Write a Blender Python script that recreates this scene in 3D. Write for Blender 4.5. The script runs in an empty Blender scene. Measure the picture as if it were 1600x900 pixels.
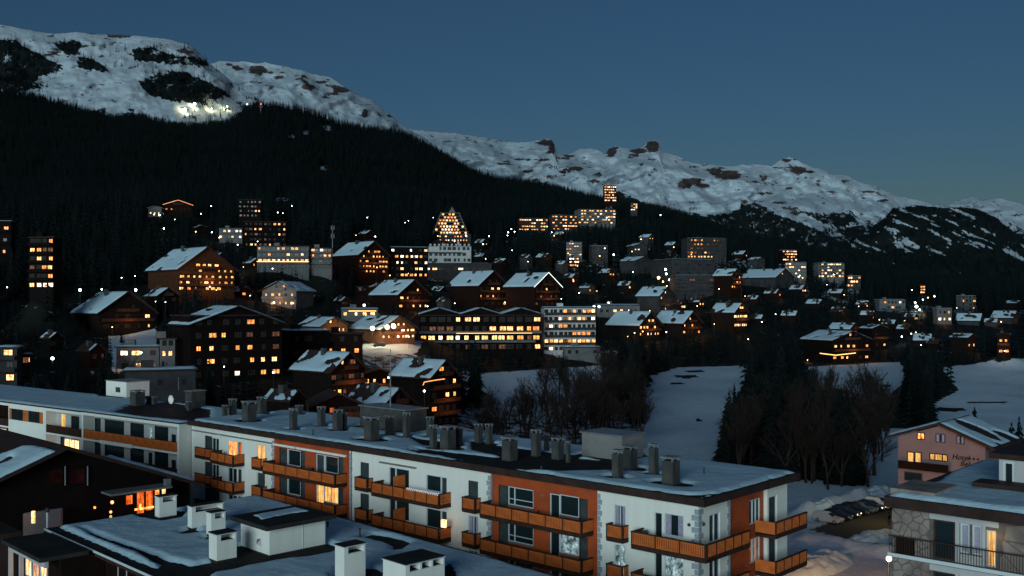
import bpy, bmesh, math, random
import numpy as np
from mathutils import Vector, Matrix

# ---------------------------------------------------------------- scene, camera, sky, light
sc = bpy.context.scene
COL = sc.collection
R = math.radians
F = 1560.0                      # focal length in photo pixels (1600 wide)
HV = 470.0                      # row of the horizon
ZC = 34.0                       # camera height above the car park

cam_d = bpy.data.cameras.new("camera")
cam_d.sensor_width = 36.0
cam_d.lens = 36.0 * F / 1600.0
cam_d.shift_y = (HV - 450.0) / 1600.0
cam_d.clip_start = 0.5
cam_d.clip_end = 40000.0
cam = bpy.data.objects.new("camera", cam_d)
COL.objects.link(cam)
cam.location = (0, 0, ZC)
cam.rotation_euler = (R(90), 0, 0)
sc.camera = cam

SUN_EL, SUN_ROT = 2.0, 197.0    # the afterglow stands low behind the camera, to its left
world = bpy.data.worlds.new("World")
sc.world = world
world.use_nodes = True
wn = world.node_tree
wn.nodes.clear()
w_out = wn.nodes.new("ShaderNodeOutputWorld")
w_bg = wn.nodes.new("ShaderNodeBackground")
w_sky = wn.nodes.new("ShaderNodeTexSky")
w_sky.sky_type = 'NISHITA'
w_sky.sun_disc = False
w_sky.sun_elevation = R(SUN_EL)
w_sky.sun_rotation = R(SUN_ROT)
w_sky.altitude = 1500.0
w_sky.air_density = 1.0
w_sky.dust_density = 0.2
w_sky.ozone_density = 3.1
w_bg.inputs["Strength"].default_value = 0.081
wn.links.new(w_sky.outputs[0], w_bg.inputs["Color"])
wn.links.new(w_bg.outputs[0], w_out.inputs["Surface"])

sun_d = bpy.data.lights.new("sun", 'SUN')
sun_d.energy = 2.0
sun_d.angle = R(30)
sun_d.color = (0.72, 0.97, 1.0)
sun = bpy.data.objects.new("sun", sun_d)
COL.objects.link(sun)
_a = R(SUN_ROT)
_sdir = Vector((math.sin(_a) * math.cos(R(7.5)), math.cos(_a) * math.cos(R(7.5)), math.sin(R(7.5))))
sun.rotation_euler = _sdir.to_track_quat('Z', 'Y').to_euler()

sc.view_settings.view_transform = 'Standard'
sc.view_settings.look = 'None'
sc.view_settings.exposure = 0.0
sc.view_settings.gamma = 1.0
sc.cycles.use_denoising = True
sc.cycles.max_bounces = 5
sc.cycles.sample_clamp_indirect = 4.0

# ---------------------------------------------------------------- small tools
rnd = random.Random(7)

def P(u, v, Y):
    """the place seen at photo pixel (u, v) at distance Y in front of the camera"""
    return Vector(((u - 800.0) / F * Y, Y, ZC - (v - HV) / F * Y))

def vnoise(x, y, seed=0):
    x = np.asarray(x, float); y = np.asarray(y, float)
    xi = np.floor(x).astype(np.int64); yi = np.floor(y).astype(np.int64)
    xf = x - xi; yf = y - yi
    def h(a, b):
        n = (a * 374761393 + b * 668265263 + seed * 974711) & 0xffffffff
        n = ((n ^ (n >> 13)) * 1274126177) & 0xffffffff
        return ((n ^ (n >> 16)) & 0xffff) / 65535.0
    sx = xf * xf * (3 - 2 * xf); sy = yf * yf * (3 - 2 * yf)
    return (h(xi, yi) * (1 - sx) + h(xi + 1, yi) * sx) * (1 - sy) + (h(xi, yi + 1) * (1 - sx) + h(xi + 1, yi + 1) * sx) * sy

def fbm(x, y, oct=5, seed=0, gain=0.5):
    s = 0; a = 1; t = 0
    for k in range(oct):
        s = s + a * vnoise(np.asarray(x) * 2 ** k, np.asarray(y) * 2 ** k, seed + k * 17)
        t += a; a *= gain
    return s / t

def tag(o, label=None, cat=None, group=None, kind=None):
    if label: o["label"] = label
    if cat: o["category"] = cat
    if group: o["group"] = group
    if kind: o["kind"] = kind
    return o

def empty(name, loc, rz=0.0, label=None, cat=None, group=None):
    o = bpy.data.objects.new(name, None)
    o.empty_display_size = 0.2
    COL.objects.link(o)
    o.location = loc
    o.rotation_euler = (0, 0, rz)
    return tag(o, label, cat, group)

class MB:
    """collects quads, boxes, tubes; build() links them as ONE mesh object"""
    def __init__(s):
        s.v = []; s.f = []; s.m = []
    def add(s, vs, fs, mi=0):
        b = len(s.v)
        s.v += [tuple(p) for p in vs]
        s.f += [tuple(i + b for i in f) for f in fs]
        s.m += [mi] * len(fs)
    def quad(s, a, b, c, d, mi=0):
        s.add([a, b, c, d], [(0, 1, 2, 3)], mi)
    def box(s, x0, x1, y0, y1, z0, z1, mi=0, M=None):
        vs = [Vector(p) for p in ((x0, y0, z0), (x1, y0, z0), (x1, y1, z0), (x0, y1, z0), (x0, y0, z1), (x1, y0, z1), (x1, y1, z1), (x0, y1, z1))]
        if M is not None: vs = [M @ p for p in vs]
        s.add(vs, [(3, 2, 1, 0), (4, 5, 6, 7), (0, 1, 5, 4), (1, 2, 6, 5), (2, 3, 7, 6), (3, 0, 4, 7)], mi)
    def tube(s, a, b, r0, r1=None, n=6, mi=0, caps=True):
        a = Vector(a); b = Vector(b); r1 = r0 if r1 is None else r1
        d = (b - a).normalized(); t = d.cross(Vector((0, 0, 1)))
        if t.length < 1e-3: t = Vector((1, 0, 0))
        t.normalize(); w = d.cross(t)
        vs = []
        for c, r in ((a, r0), (b, r1)):
            for k in range(n):
                an = 2 * math.pi * k / n
                vs.append(c + t * math.cos(an) * r + w * math.sin(an) * r)
        fs = [(k, (k + 1) % n, n + (k + 1) % n, n + k) for k in range(n)]
        if caps: fs += [tuple(range(n))[::-1], tuple(range(n, 2 * n))]
        s.add(vs, fs, mi)
    def ball(s, c, r, n=10, m=6, mi=0, sq=1.0):
        c = Vector(c); vs = []; fs = []
        for j in range(m + 1):
            th = math.pi * j / m
            for k in range(n):
                an = 2 * math.pi * k / n
                vs.append(c + Vector((math.sin(th) * math.cos(an) * r, math.sin(th) * math.sin(an) * r, math.cos(th) * r * sq)))
        for j in range(m):
            for k in range(n):
                fs.append((j * n + k, (j + 1) * n + k, (j + 1) * n + (k + 1) % n, j * n + (k + 1) % n))
        s.add(vs, fs, mi)
    def prism(s, poly, y0, y1, mi=0):
        """polygon given in local x,z, extruded along local y"""
        n = len(poly)
        vs = [(x, y0, z) for x, z in poly] + [(x, y1, z) for x, z in poly]
        fs = [tuple(range(n)), tuple(range(2 * n - 1, n - 1, -1))] + [((k + 1) % n, k, n + k, n + (k + 1) % n) for k in range(n)]
        s.add(vs, fs, mi)
    def slab(s, poly, z0, z1, mi=0):
        """polygon in x,y, extruded along z (poly counter-clockwise)"""
        n = len(poly)
        vs = [(x, y, z0) for x, y in poly] + [(x, y, z1) for x, y in poly]
        fs = [tuple(range(n - 1, -1, -1)), tuple(range(n, 2 * n))] + [(k, (k + 1) % n, n + (k + 1) % n, n + k) for k in range(n)]
        s.add(vs, fs, mi)
    def mesh(s, name, mats):
        me = bpy.data.meshes.new(name)
        me.from_pydata(s.v, [], s.f)
        for m in (mats if isinstance(mats, (list, tuple)) else [mats]): me.materials.append(m)
        if any(s.m): me.polygons.foreach_set("material_index", s.m)
        me.update()
        return me
    def build(s, name, mats, parent=None, smooth=False):
        me = s.mesh(name, mats)
        if smooth: me.polygons.foreach_set("use_smooth", [True] * len(me.polygons))
        return put(name, me, parent)

def put(name, me, parent=None, loc=None, rot=None, scale=None):
    o = bpy.data.objects.new(name, me)
    COL.objects.link(o)
    if parent is not None: o.parent = parent
    if loc is not None: o.location = loc
    if rot is not None: o.rotation_euler = rot
    if scale is not None: o.scale = scale
    return o

def grid_mesh(name, X, Y, Z, keep=None, attrs=None, mats=None, smooth=True):
    """X, Y, Z: 2-D arrays; keep: mask of cells; attrs: {name: array}"""
    nr, nc = X.shape
    vs = np.stack([X, Y, Z], -1).reshape(-1, 3)
    i = np.arange(nr * nc).reshape(nr, nc)
    q = np.stack([i[:-1, :-1], i[:-1, 1:], i[1:, 1:], i[1:, :-1]], -1)
    q = q[keep] if keep is not None else q.reshape(-1, 4)
    used, inv = np.unique(q, return_inverse=True)
    q = inv.reshape(-1, 4); vs = vs[used]
    me = bpy.data.meshes.new(name)
    me.vertices.add(len(vs)); me.vertices.foreach_set("co", vs.astype(np.float32).ravel())
    me.loops.add(q.size); me.loops.foreach_set("vertex_index", q.astype(np.int32).ravel())
    me.polygons.add(len(q)); me.polygons.foreach_set("loop_start", np.arange(0, q.size, 4, dtype=np.int32))
    me.polygons.foreach_set("use_smooth", np.full(len(q), smooth))
    me.update(calc_edges=True)
    for k, a in (attrs or {}).items():
        at = me.attributes.new(k, 'FLOAT', 'POINT')
        at.data.foreach_set("value", a.reshape(-1)[used].astype(np.float32))
    for m in (mats or []): me.materials.append(m)
    return me

# ---------------------------------------------------------------- materials
class NT:
    def __init__(s, name):
        s.mat = bpy.data.materials.new(name); s.mat.use_nodes = True
        s.t = s.mat.node_tree; s.b = s.t.nodes["Principled BSDF"]
    def n(s, typ, **kw):
        nd = s.t.nodes.new(typ)
        for k, v in kw.items():
            if hasattr(nd, k): setattr(nd, k, v)
            else: nd.inputs[k].default_value = v
        return nd
    def l(s, a, b): s.t.links.new(a, b)
    def ramp(s, fac, stops):
        r = s.n("ShaderNodeValToRGB")
        el = r.color_ramp.elements
        while len(el) < len(stops): el.new(0.5)
        for e, (p, c) in zip(el, stops):
            e.position = p; e.color = (c[0], c[1], c[2], 1) if not isinstance(c, (int, float)) else (c, c, c, 1)
        s.l(fac, r.inputs[0]); return r.outputs[0]
    def mix(s, f, a, b):
        m = s.n("ShaderNodeMix", data_type='RGBA')
        for sock, val in ((m.inputs[0], f), (m.inputs[6], a), (m.inputs[7], b)):
            if isinstance(val, bpy.types.NodeSocket): s.l(val, sock)
            elif isinstance(val, (int, float)): sock.default_value = val
            else: sock.default_value = (val[0], val[1], val[2], 1)
        return m.outputs[2]
    def math(s, op, a, b=0.0, clamp=False):
        m = s.n("ShaderNodeMath", operation=op, use_clamp=clamp)
        for k, val in ((0, a), (1, b)):
            if isinstance(val, bpy.types.NodeSocket): s.l(val, m.inputs[k])
            else: m.inputs[k].default_value = val
        return m.outputs[0]
    def noise(s, scale, detail=4, rough=0.55, vec=None, dist=0.0):
        nd = s.n("ShaderNodeTexNoise"); nd.inputs["Scale"].default_value = scale
        nd.inputs["Detail"].default_value = detail; nd.inputs["Roughness"].default_value = rough
        nd.inputs["Distortion"].default_value = dist
        if vec is not None: s.l(vec, nd.inputs["Vector"])
        return nd.outputs["Fac"]
    def pos(s): return s.n("ShaderNodeNewGeometry").outputs["Position"]
    def obj(s): return s.n("ShaderNodeTexCoord").outputs["Object"]
    def mapping(s, vec, scale=(1, 1, 1), rot=(0, 0, 0)):
        m = s.n("ShaderNodeMapping"); s.l(vec, m.inputs[0]); m.inputs[3].default_value = scale; m.inputs[2].default_value = rot
        return m.outputs[0]
    def attr(s, name): return s.n("ShaderNodeAttribute", attribute_name=name).outputs["Fac"]
    def rand(s): return s.n("ShaderNodeObjectInfo").outputs["Random"]
    def bump(s, h, strength=0.4, dist=0.05):
        b = s.n("ShaderNodeBump"); b.inputs["Strength"].default_value = strength; b.inputs["Distance"].default_value = dist
        s.l(h, b.inputs["Height"]); s.l(b.outputs[0], s.b.inputs["Normal"])
    def color(s, c):
        if isinstance(c, bpy.types.NodeSocket): s.l(c, s.b.inputs["Base Color"])
        else: s.b.inputs["Base Color"].default_value = (c[0], c[1], c[2], 1)
    def rough(s, r): s.b.inputs["Roughness"].default_value = r

def mottled(name, c0, c1, scale=1.0, rough=0.8, bump=0.2, dist=0.02, world_space=False, metallic=0.0, fine=None):
    m = NT(name); vec = m.pos() if world_space else m.obj()
    n1 = m.noise(scale, 6, 0.6, vec)
    col = m.mix(m.ramp(n1, [(0.3, 0.0), (0.7, 1.0)]), c0, c1)
    m.color(col); m.rough(rough); m.b.inputs["Metallic"].default_value = metallic
    m.b.inputs["Specular IOR Level"].default_value = 0.25 if max(c1) > .1 else 0.05
    m.bump(m.noise(fine or scale * 12, 4, 0.6, vec), bump, dist)
    return m.mat

def emitter(name, col, strength, base=(0.02, 0.02, 0.02), sampled=True):
    m = NT(name); m.color(base); m.rough(0.3)
    m.b.inputs["Emission Color"].default_value = (*col, 1); m.b.inputs["Emission Strength"].default_value = strength
    if not sampled: m.mat.cycles.emission_sampling = 'NONE'
    return m.mat
# levelled plots under the houses: photo columns, base row, distance
PLOTS = [(262, 430, 592, 257), (246, 272, 577, 250), (215, 357, 456, 380), (44, 90, 452, 317), (-20, 16, 400, 420), (98, 230, 517, 330), (-30, 24, 600, 205), (18, 44, 592, 215), (190, 300, 612, 195), (178, 246, 580, 262), (468, 562, 672, 162), (412, 474, 655, 150), (536, 642, 668, 172), (452, 566, 622, 226), (610, 714, 668, 236), (556, 622, 622, 250), (430, 512, 560, 285), (500, 566, 556, 290), (462, 540, 522, 345), (545, 646, 531, 348), (530, 590, 497, 390), (650, 846, 549, 385), (846, 931, 550, 398), (880, 938, 556, 380), (953, 1034, 527, 437), (1026, 1098, 524, 450), (1115, 1170, 514, 450), (930, 1000, 492, 470), (998, 1054, 487, 500), (1052, 1160, 466, 590), (1118, 1160, 452, 575), (1024, 1120, 432, 640), (1164, 1244, 446, 690), (1068, 1136, 404, 830), (576, 668, 484, 450), (700, 792, 480, 470), (790, 874, 480, 462), (408, 478, 480, 400), (518, 604, 428, 510), (604, 668, 434, 525), (400, 482, 421, 460), (484, 518, 421, 465), (341, 378, 374, 610), (378, 446, 386, 600), (372, 408, 340, 700), (668, 736, 411, 650), (620, 768, 440, 615), (677, 731, 374, 1000), (684, 736, 378, 985), (808, 856, 361, 1300), (858, 902, 360, 1300), (899, 962, 350, 1350), (943, 963, 315, 1450), (985, 996, 329, 1400), (885, 911, 400, 740), (890, 906, 417, 720), (921, 950, 410, 745), (1219, 1246, 408, 950), (1228, 1262, 435, 850), (1275, 1320, 434, 880), (1325, 1346, 449, 850), (1370, 1416, 492, 740), (1498, 1526, 484, 850), (1462, 1488, 514, 600), (1437, 1446, 459, 1000), (1268, 1364, 566, 420), (1352, 1388, 546, 455), (1300, 1345, 522, 480), (1428, 1460, 540, 440), (1490, 1530, 548, 430), (1498, 1540, 510, 610), (1556, 1596, 508, 640), (1560, 1584, 556, 400), (970, 1020, 424, 700), (982, 1012, 394, 900), (812, 832, 410, 650), (250, 298, 332, 800), (230, 252, 338, 790), (222, 275, 474, 345), (486, 512, 452, 520), (556, 580, 466, 500), (672, 700, 462, 520), (640, 668, 436, 560), (470, 498, 476, 450), (682, 704, 480, 455), (520, 546, 478, 440), (880, 904, 441, 600), (906, 930, 458, 560), (938, 962, 432, 650), (966, 990, 453, 560), (1052, 1072, 484, 500), (1078, 1102, 479, 520), (1168, 1190, 474, 560), (1196, 1222, 464, 620), (1236, 1262, 457, 680), (1172, 1196, 505, 470), (1222, 1250, 500, 500), (1262, 1290, 480, 600), (1296, 1322, 463, 720), (1300, 1326, 493, 560), (1346, 1370, 500, 560), (1380, 1404, 514, 520), (1404, 1428, 522, 500), (1340, 1362, 481, 640), (1416, 1436, 501, 600), (1540, 1562, 510, 600), (1576, 1600, 482, 760), (1450, 1474, 544, 430), (60, 96, 545, 280), (118, 160, 566, 250), (36, 60, 506, 340), (186, 214, 486, 350), (360, 392, 464, 400), (378, 408, 418, 470), (470, 492, 420, 480), (740, 762, 406, 640), (770, 796, 416, 600), (838, 862, 407, 660), (868, 888, 419, 640), (1146, 1170, 402, 850), (1172, 1196, 412, 800), (330, 352, 408, 520), (300, 322, 363, 720), (560, 584, 370, 780), (742, 762, 384, 820), (1000, 1022, 375, 1000), (1040, 1060, 387, 950), (866, 884, 370, 1050)]
# ---------------------------------------------------------------- terrain
UN = np.array([-900, 0, 200, 300, 355, 400, 600, 800, 1000, 1200, 1400, 1600, 2500], float)
YN = np.array([40, 130, 200, 260, 330, 400, 460, 600, 800, 1000, 1300, 1700, 2200, 2800], float)
ZT = np.array([
    [0, 2, 10, 18, 32, 44, 54, 72, 100, 130, 185, 280, 420, 600],
    [0, 0, 8, 15, 28, 42, 50, 68, 95, 120, 175, 275, 420, 610],
    [0, 0, 6, 14, 25, 40, 48, 68, 98, 125, 175, 270, 395, 540],
    [0, 0, 5.5, 13.5, 23, 36, 46, 67, 95, 122, 170, 255, 370, 515],
    [0, 0, 5, 13, 22, 35, 45, 66, 93, 120, 167, 252, 385, 530],
    [0, 0, 5, 13, 22, 33, 45, 66, 92, 118, 165, 250, 400, 578],
    [0, 0, 2, 9, 18, 26, 34, 54, 80, 104, 145, 215, 340, 500],
    [0, 0, 0, 2, 8, 16, 30, 45, 66, 90, 128, 180, 265, 360],
    [0, 0, 0, 2, 5, 8, 19, 38, 60, 80, 118, 175, 225, 285],
    [0, 0, 0, 2, 5, 9, 18, 32, 50, 68, 92, 125, 150, 180],
    [0, 0, 0, 1, 4, 8, 13, 20, 30, 38, 48, 60, 75, 90],
    [0, 0, 0, 0, 3, 9, 13, 19, 26, 32, 38, 44, 50, 60],
    [0, 0, 0, 0, 2, 5, 8, 10, 14, 16, 20, 20, 20, 20]], float)

def zt(x, y):
    x = np.asarray(x, float); y = np.asarray(y, float)
    yy = np.clip(y, 40, 2800)
    u = np.clip(800 + F * x / np.maximum(y, 80), -900, 2499.9)
    i = np.clip(np.searchsorted(UN, u, side='right') - 1, 0, len(UN) - 2)
    j = np.clip(np.searchsorted(YN, yy, side='right') - 1, 0, len(YN) - 2)
    fu = (u - UN[i]) / (UN[i + 1] - UN[i]); fu = fu * fu * (3 - 2 * fu)
    fy = (yy - YN[j]) / (YN[j + 1] - YN[j])
    z = (ZT[i, j] * (1 - fu) + ZT[i + 1, j] * fu) * (1 - fy) + (ZT[i, j + 1] * (1 - fu) + ZT[i + 1, j + 1] * fu) * fy
    amp = np.clip((yy - 170) / 500, 0, 1) * 7 + np.clip((yy - 170) / 100, 0, 1) * 0.9
    far = np.clip((yy - 1300) / 1500, 0, 1) * 26
    return z + (fbm(x / 60, y / 60, 4, 3) - 0.5) * amp + (fbm(x / 260, y / 260, 4, 5) - 0.5) * far

_zt_raw = zt
TERRACES = []          # (x, y, base height, radius) of levelled house plots
def zt(x, y):
    z = _zt_raw(x, y)
    x = np.asarray(x, float); y = np.asarray(y, float)
    num = np.zeros(np.broadcast(x, y).shape); den = np.zeros_like(num)
    for (cx, cy, dz, r) in TERRACES:
        w = np.exp(-(((x - cx) / r) ** 2 + ((y - cy) / (r * 0.9)) ** 2))
        num += w * dz; den += w
    return z + num / np.maximum(den, 1.0)
for (u0, u1, vb, Y) in PLOTS:
    cx, cy = ((u0 + u1) / 2 - 800) / F * Y, Y + (u1 - u0) * Y / F * 0.3
    TERRACES.append((cx, cy, ZC - (vb - HV) / F * Y - float(_zt_raw(cx, cy)), max(9.0, (u1 - u0) * Y / F * 0.85)))

def in_poly(px, py, poly):
    r = np.zeros(px.shape, bool); n = len(poly); j = n - 1
    for i in range(n):
        xi, yi = poly[i]; xj, yj = poly[j]
        c = ((yi > py) != (yj > py)) & (px < (xj - xi) * (py - yi) / ((yj - yi) or 1e-9) + xi)
        r ^= c; j = i
    return r

def ground_ray(u, v, y0=60.0, y1=2800.0):
    """distance at which the sight line through (u, v) meets the terrain"""
    ys = np.geomspace(y0, y1, 900)
    zr = ZC - (v - HV) / F * ys
    h = zt((u - 800) / F * ys, ys)
    k = np.nonzero(h > zr)[0]
    return float(ys[k[0]]) if len(k) else y1

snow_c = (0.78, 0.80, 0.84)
# snow of the valley, open fields white, wooded or built-up ground dark
g = NT("snowy_ground_material")
geo = g.pos()
n_big = g.noise(0.03, 6, 0.6, geo); n_med = g.noise(0.35, 6, 0.65, geo)
open_ = g.attr("open")
f = g.math('ADD', open_, g.math('MULTIPLY', g.math('SUBTRACT', n_med, 0.5), 0.9))
f = g.ramp(f, [(0.42, 0.0), (0.52, 1.0)])
scrub = g.mix(n_big, (0.008, 0.010, 0.009), (0.020, 0.021, 0.019))
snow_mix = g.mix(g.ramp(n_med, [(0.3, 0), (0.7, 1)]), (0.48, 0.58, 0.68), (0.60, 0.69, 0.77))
ground_col = g.mix(f, scrub, snow_mix)
asph = g.mix(g.noise(2.0, 6, 0.7, geo), (0.045, 0.043, 0.038), (0.09, 0.085, 0.075))
g.color(g.mix(g.attr("road"), ground_col, asph))
g.rough(0.75); g.b.inputs["Specular IOR Level"].default_value = 0.06
g.bump(g.math("ADD", g.noise(0.9, 8, 0.6, geo), g.math("MULTIPLY", g.noise(0.10, 4, 0.6, g.mapping(geo, (4.0, 0.5, 1), (0, 0, R(25)))), 1.2)), 0.4, 0.5)
M_GROUND = g.mat

# fields open to the sky, as photo regions laid on the terrain: (outline, whiteness)
FIELDS = [
    [(735, 585), (830, 578), (975, 570), (985, 600), (960, 640), (880, 660), (760, 650), (730, 610)],
    [(1005, 590), (1060, 574), (1175, 572), (1160, 600), (1140, 640), (1125, 760), (1000, 760), (1010, 690), (1000, 640)],
    [(1262, 573), (1405, 566), (1420, 590), (1380, 625), (1330, 660), (1290, 640), (1262, 600)],
    [(1470, 575), (1600, 560), (1700, 570), (1700, 690), (1480, 690), (1420, 650), (1500, 610)],
    [(170, 515), (245, 515), (245, 580), (175, 580)],
    [(550, 440), (580, 430), (600, 445), (560, 450)],
    [(560, 538), (660, 533), (650, 552), (570, 556)],
    [(860, 547), (975, 550), (990, 557), (870, 558)],
]
fieldsXY = []
def build_ground():
    a = np.concatenate([np.linspace(-1.5, -0.6, 60)[:-1], np.linspace(-0.6, 0.62, 420), np.linspace(0.62, 1.5, 60)[1:]])
    y = np.concatenate([np.linspace(-400, 40, 30)[:-1], np.linspace(40, 130, 60)[:-1], np.geomspace(130, 2850, 330)])
    A, Y = np.meshgrid(a, y)
    X = A * np.maximum(Y, 120)
    Z = zt(X, Y)
    u = 800 + F * X / np.maximum(Y, 80)
    v = HV + (ZC - Z) / np.maximum(Y, 80) * F
    op = np.zeros(X.shape)
    for poly in FIELDS:
        op = np.maximum(op, in_poly(u, v, poly) & (Y > 120))
    # soften the field edges a little and wobble them
    op = op.astype(float)
    op = (op + np.roll(op, 1, 0) + np.roll(op, -1, 0) + np.roll(op, 1, 1) + np.roll(op, -1, 1)) / 5
    near = (Y < 260) & (u > 1000)
    op = np.maximum(op, near * 1.0); op = np.maximum(op, np.where((Y < 330) & (u > 560) & (u < 1130), .46, 0))
    op = np.maximum(op, (Y < 140) * 1.0)
    op = np.maximum(op, 0.30 * (Y >= 140)); op = np.maximum(op, (0.30 + 0.12 * np.clip((u - 300) / 900, 0, 1)) * (Y > 700))
    # clearings high in the woods
    for (cu, cv, ru, rv) in [(512, 199, 4, 4), (478, 207, 5, 2), (455, 213, 5, 3), (507, 262, 6, 3), (440, 312, 11, 4)]:
        op = np.maximum(op, (((u - cu) / ru) ** 2 + ((v - cv) / rv) ** 2 < 1) * (Y > 700) * 1.0)
    for (cu, cv, ru, rv) in [(1086, 580, 17, 1.8), (1072, 588, 20, 3.0), (1057, 599.5, 11, 1.8), (1092, 656, 7, 1.4), (872, 592, 14, 1.6), (1385, 603, 10, 1.8), (1300, 612, 26, 5), (1480, 640, 30, 3), (1540, 628, 34, 1.6)]:
        op = np.where(((u - cu) / ru) ** 2 + ((v - cv) / rv) ** 2 < 1, 0.0, op)
    # car park tarmac in front of the trees
    road = in_poly(X, Y, [(44, 148), (50, 137), (64, 128), (110, 128), (110, 172), (66, 172)]).astype(float)
    # ploughed snow ridges around it
    def ridge(x0, y0, x1, y1, w, h, s):
        d = np.hypot(x1 - x0, y1 - y0); ux, uy = (x1 - x0) / d, (y1 - y0) / d
        t = np.clip((X - x0) * ux + (Y - y0) * uy, 0, d)
        r = np.hypot(X - x0 - t * ux, Y - y0 - t * uy)
        return h * np.exp(-(r / w) ** 2) * (0.5 + fbm(X / 1.6, Y / 1.6, 4, s))
    Z = Z + ridge(42, 141, 66, 124, 2.2, 1.3, 11) + ridge(46, 158, 60, 171, 2.0, 1.9, 12)
    Z = Z + (Y < 170) * (Y > 60) * (1 - road) * ((fbm(X / 5, Y / 5, 4, 13) - 0.5) * 0.9)
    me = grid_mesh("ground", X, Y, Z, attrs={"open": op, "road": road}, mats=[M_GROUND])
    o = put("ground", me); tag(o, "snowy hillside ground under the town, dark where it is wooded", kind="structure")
    return o
build_ground()

# ---------------------------------------------------------------- mountains
mm = NT("mountain_material")
mp = mm.pos()
nz = mm.noise(0.004, 10, 0.68, mp); nf = mm.noise(0.016, 10, 0.74, mm.mapping(mp, (1, 1, 1.6)))
rockf = mm.math('ADD', mm.attr("rock"), mm.math('MULTIPLY', mm.math('SUBTRACT', nf, 0.5), 3.4))
rockf = mm.ramp(rockf, [(0.60, 0.0), (0.66, 1.0)])
rock_c = mm.mix(nf, (0.05, 0.034, 0.034), (0.14, 0.085, 0.078))
rock_c = mm.mix(mm.ramp(mm.noise(0.009, 6, 0.7, mm.mapping(mp, (1, 1, 3))), [(0.35, 0), (0.65, 1)]), (0.032, 0.030, 0.036), rock_c)
snow_m = mm.mix(nz, (0.32, 0.38, 0.45), (0.50, 0.56, 0.63))
woodf = mm.math('ADD', mm.attr("wood"), mm.math('MULTIPLY', mm.math('SUBTRACT', mm.noise(0.018, 10, 0.78, mm.mapping(mp, (1, 0.5, 1))), 0.5), 3.0))
woodf = mm.ramp(woodf, [(0.50, 0.0), (0.56, 1.0)])
c = mm.mix(rockf, snow_m, rock_c)
c = mm.mix(woodf, c, (0.008, 0.012, 0.013))
mm.color(c); mm.rough(0.85); mm.b.inputs["Specular IOR Level"].default_value = 0.1
mm.bump(mm.noise(0.012, 10, 0.72, mp), 0.6, 30.0)
M_MOUNT = mm.mat

def mountain(name, label, crest, Y0, k, drop, du=3.0, nv=90, relief=120, sc_=500, seed=1, rocks=(), woods=(), wood_line=None, jag=2.0, scatter=0.70, streaks=0, wdn=0.78):
    cu = np.array([p[0] for p in crest], float); cv = np.array([p[1] for p in crest], float)
    us = np.arange(cu[0], cu[-1] + du, du)
    vc = np.interp(us, cu, cv) + (fbm(us / 9.0, us * 0 + seed, 4, seed) - 0.5) * jag
    t = np.linspace(0, 1, nv) ** 1.25
    U = np.repeat(us[None, :], nv, 0); T = np.repeat(t[:, None], len(us), 1)
    V = vc[None, :] + T * drop
    kern = np.ones(31) / 31.0
    vs_ = np.convolve(np.pad(vc, 15, mode='edge'), kern, mode='valid')
    Yd = Y0 - k * (V - vs_[None, :])
    wx = (U - 800) / F * Y0
    # gullies and shoulders: displacement along the slope direction
    rel = (1 - np.abs(2 * fbm(wx / sc_ + V / 160.0, V / 60.0, 5, seed + 3) - 1)) - 0.6
    rel2 = fbm(wx / (sc_ * 0.35), V / 22.0 + U * 0.004, 5, seed + 9, 0.6) - 0.5
    Yd = Yd - (rel * relief + rel2 * relief * 0.8) * np.minimum(T * 12, 1)
    X = (U - 800) / F * Yd; Z = ZC - (V - HV) / F * Yd
    rock = np.zeros(U.shape); wood = np.zeros(U.shape)
    wob = (fbm(U / 5.0 + V / 9.0, V / 2.6, 5, seed + 20, 0.65) - 0.5) * 2.6
    for (a, b, ra, rb, *st) in rocks:
        d = ((U - a) / ra) ** 2 + ((V - b) / rb) ** 2
        rock = np.maximum(rock, np.clip((st[0] if st else 0.95) - d * (.42 if not st else .6) + wob * .25, 0, (st[0] if st else 0.9)))
    bands = fbm(U / 16.0 - V / 30.0, V / 3.2, 5, seed + 31, 0.6)
    rock = np.maximum(rock, np.clip(0.10 + (bands - .5) * 2.6, 0, 0.5))
    for poly in woods:
        wood = np.maximum(wood, in_poly(U + wob * 6, V + wob * 5, poly) * wdn)
    if wood_line is not None:
        wl = np.interp(us, [p[0] for p in wood_line], [p[1] for p in wood_line])[None, :]
        wood = np.maximum(wood, np.clip(0.45 + (V - wl) / 50.0 + wob * 0.2 + (fbm(U / 30, V / 20, 3, seed + 77) - .5) * .8, 0, 1.15))
    # the far side of the crest, so that the mountain is solid
    if streaks: wood = np.minimum(wood, np.clip(1.1 - np.clip(fbm(U / 16.0 - V / 12.0, V / 5.0 - U / 14.0, 5, seed + 61, 0.6) - streaks, 0, 1) * 7, 0.25, 1.2))
    bX = X[0] + 0; bY = Yd[0] + 900; bZ = Z[0] - 500
    X = np.vstack([bX * (Yd[0] + 900) / Yd[0], X]); Yd = np.vstack([bY, Yd]); Z = np.vstack([bZ, Z])
    rock = np.vstack([rock[0], rock]); wood = np.vstack([wood[0], wood])
    me = grid_mesh(name, X, Yd, Z, attrs={"rock": rock, "wood": wood}, mats=[M_MOUNT])
    o = put(name, me); tag(o, label, kind="structure")
    return dict(us=us, U=U, V=V, X=X[1:], Y=Yd[1:], Z=Z[1:], wood=wood[1:])

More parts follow.
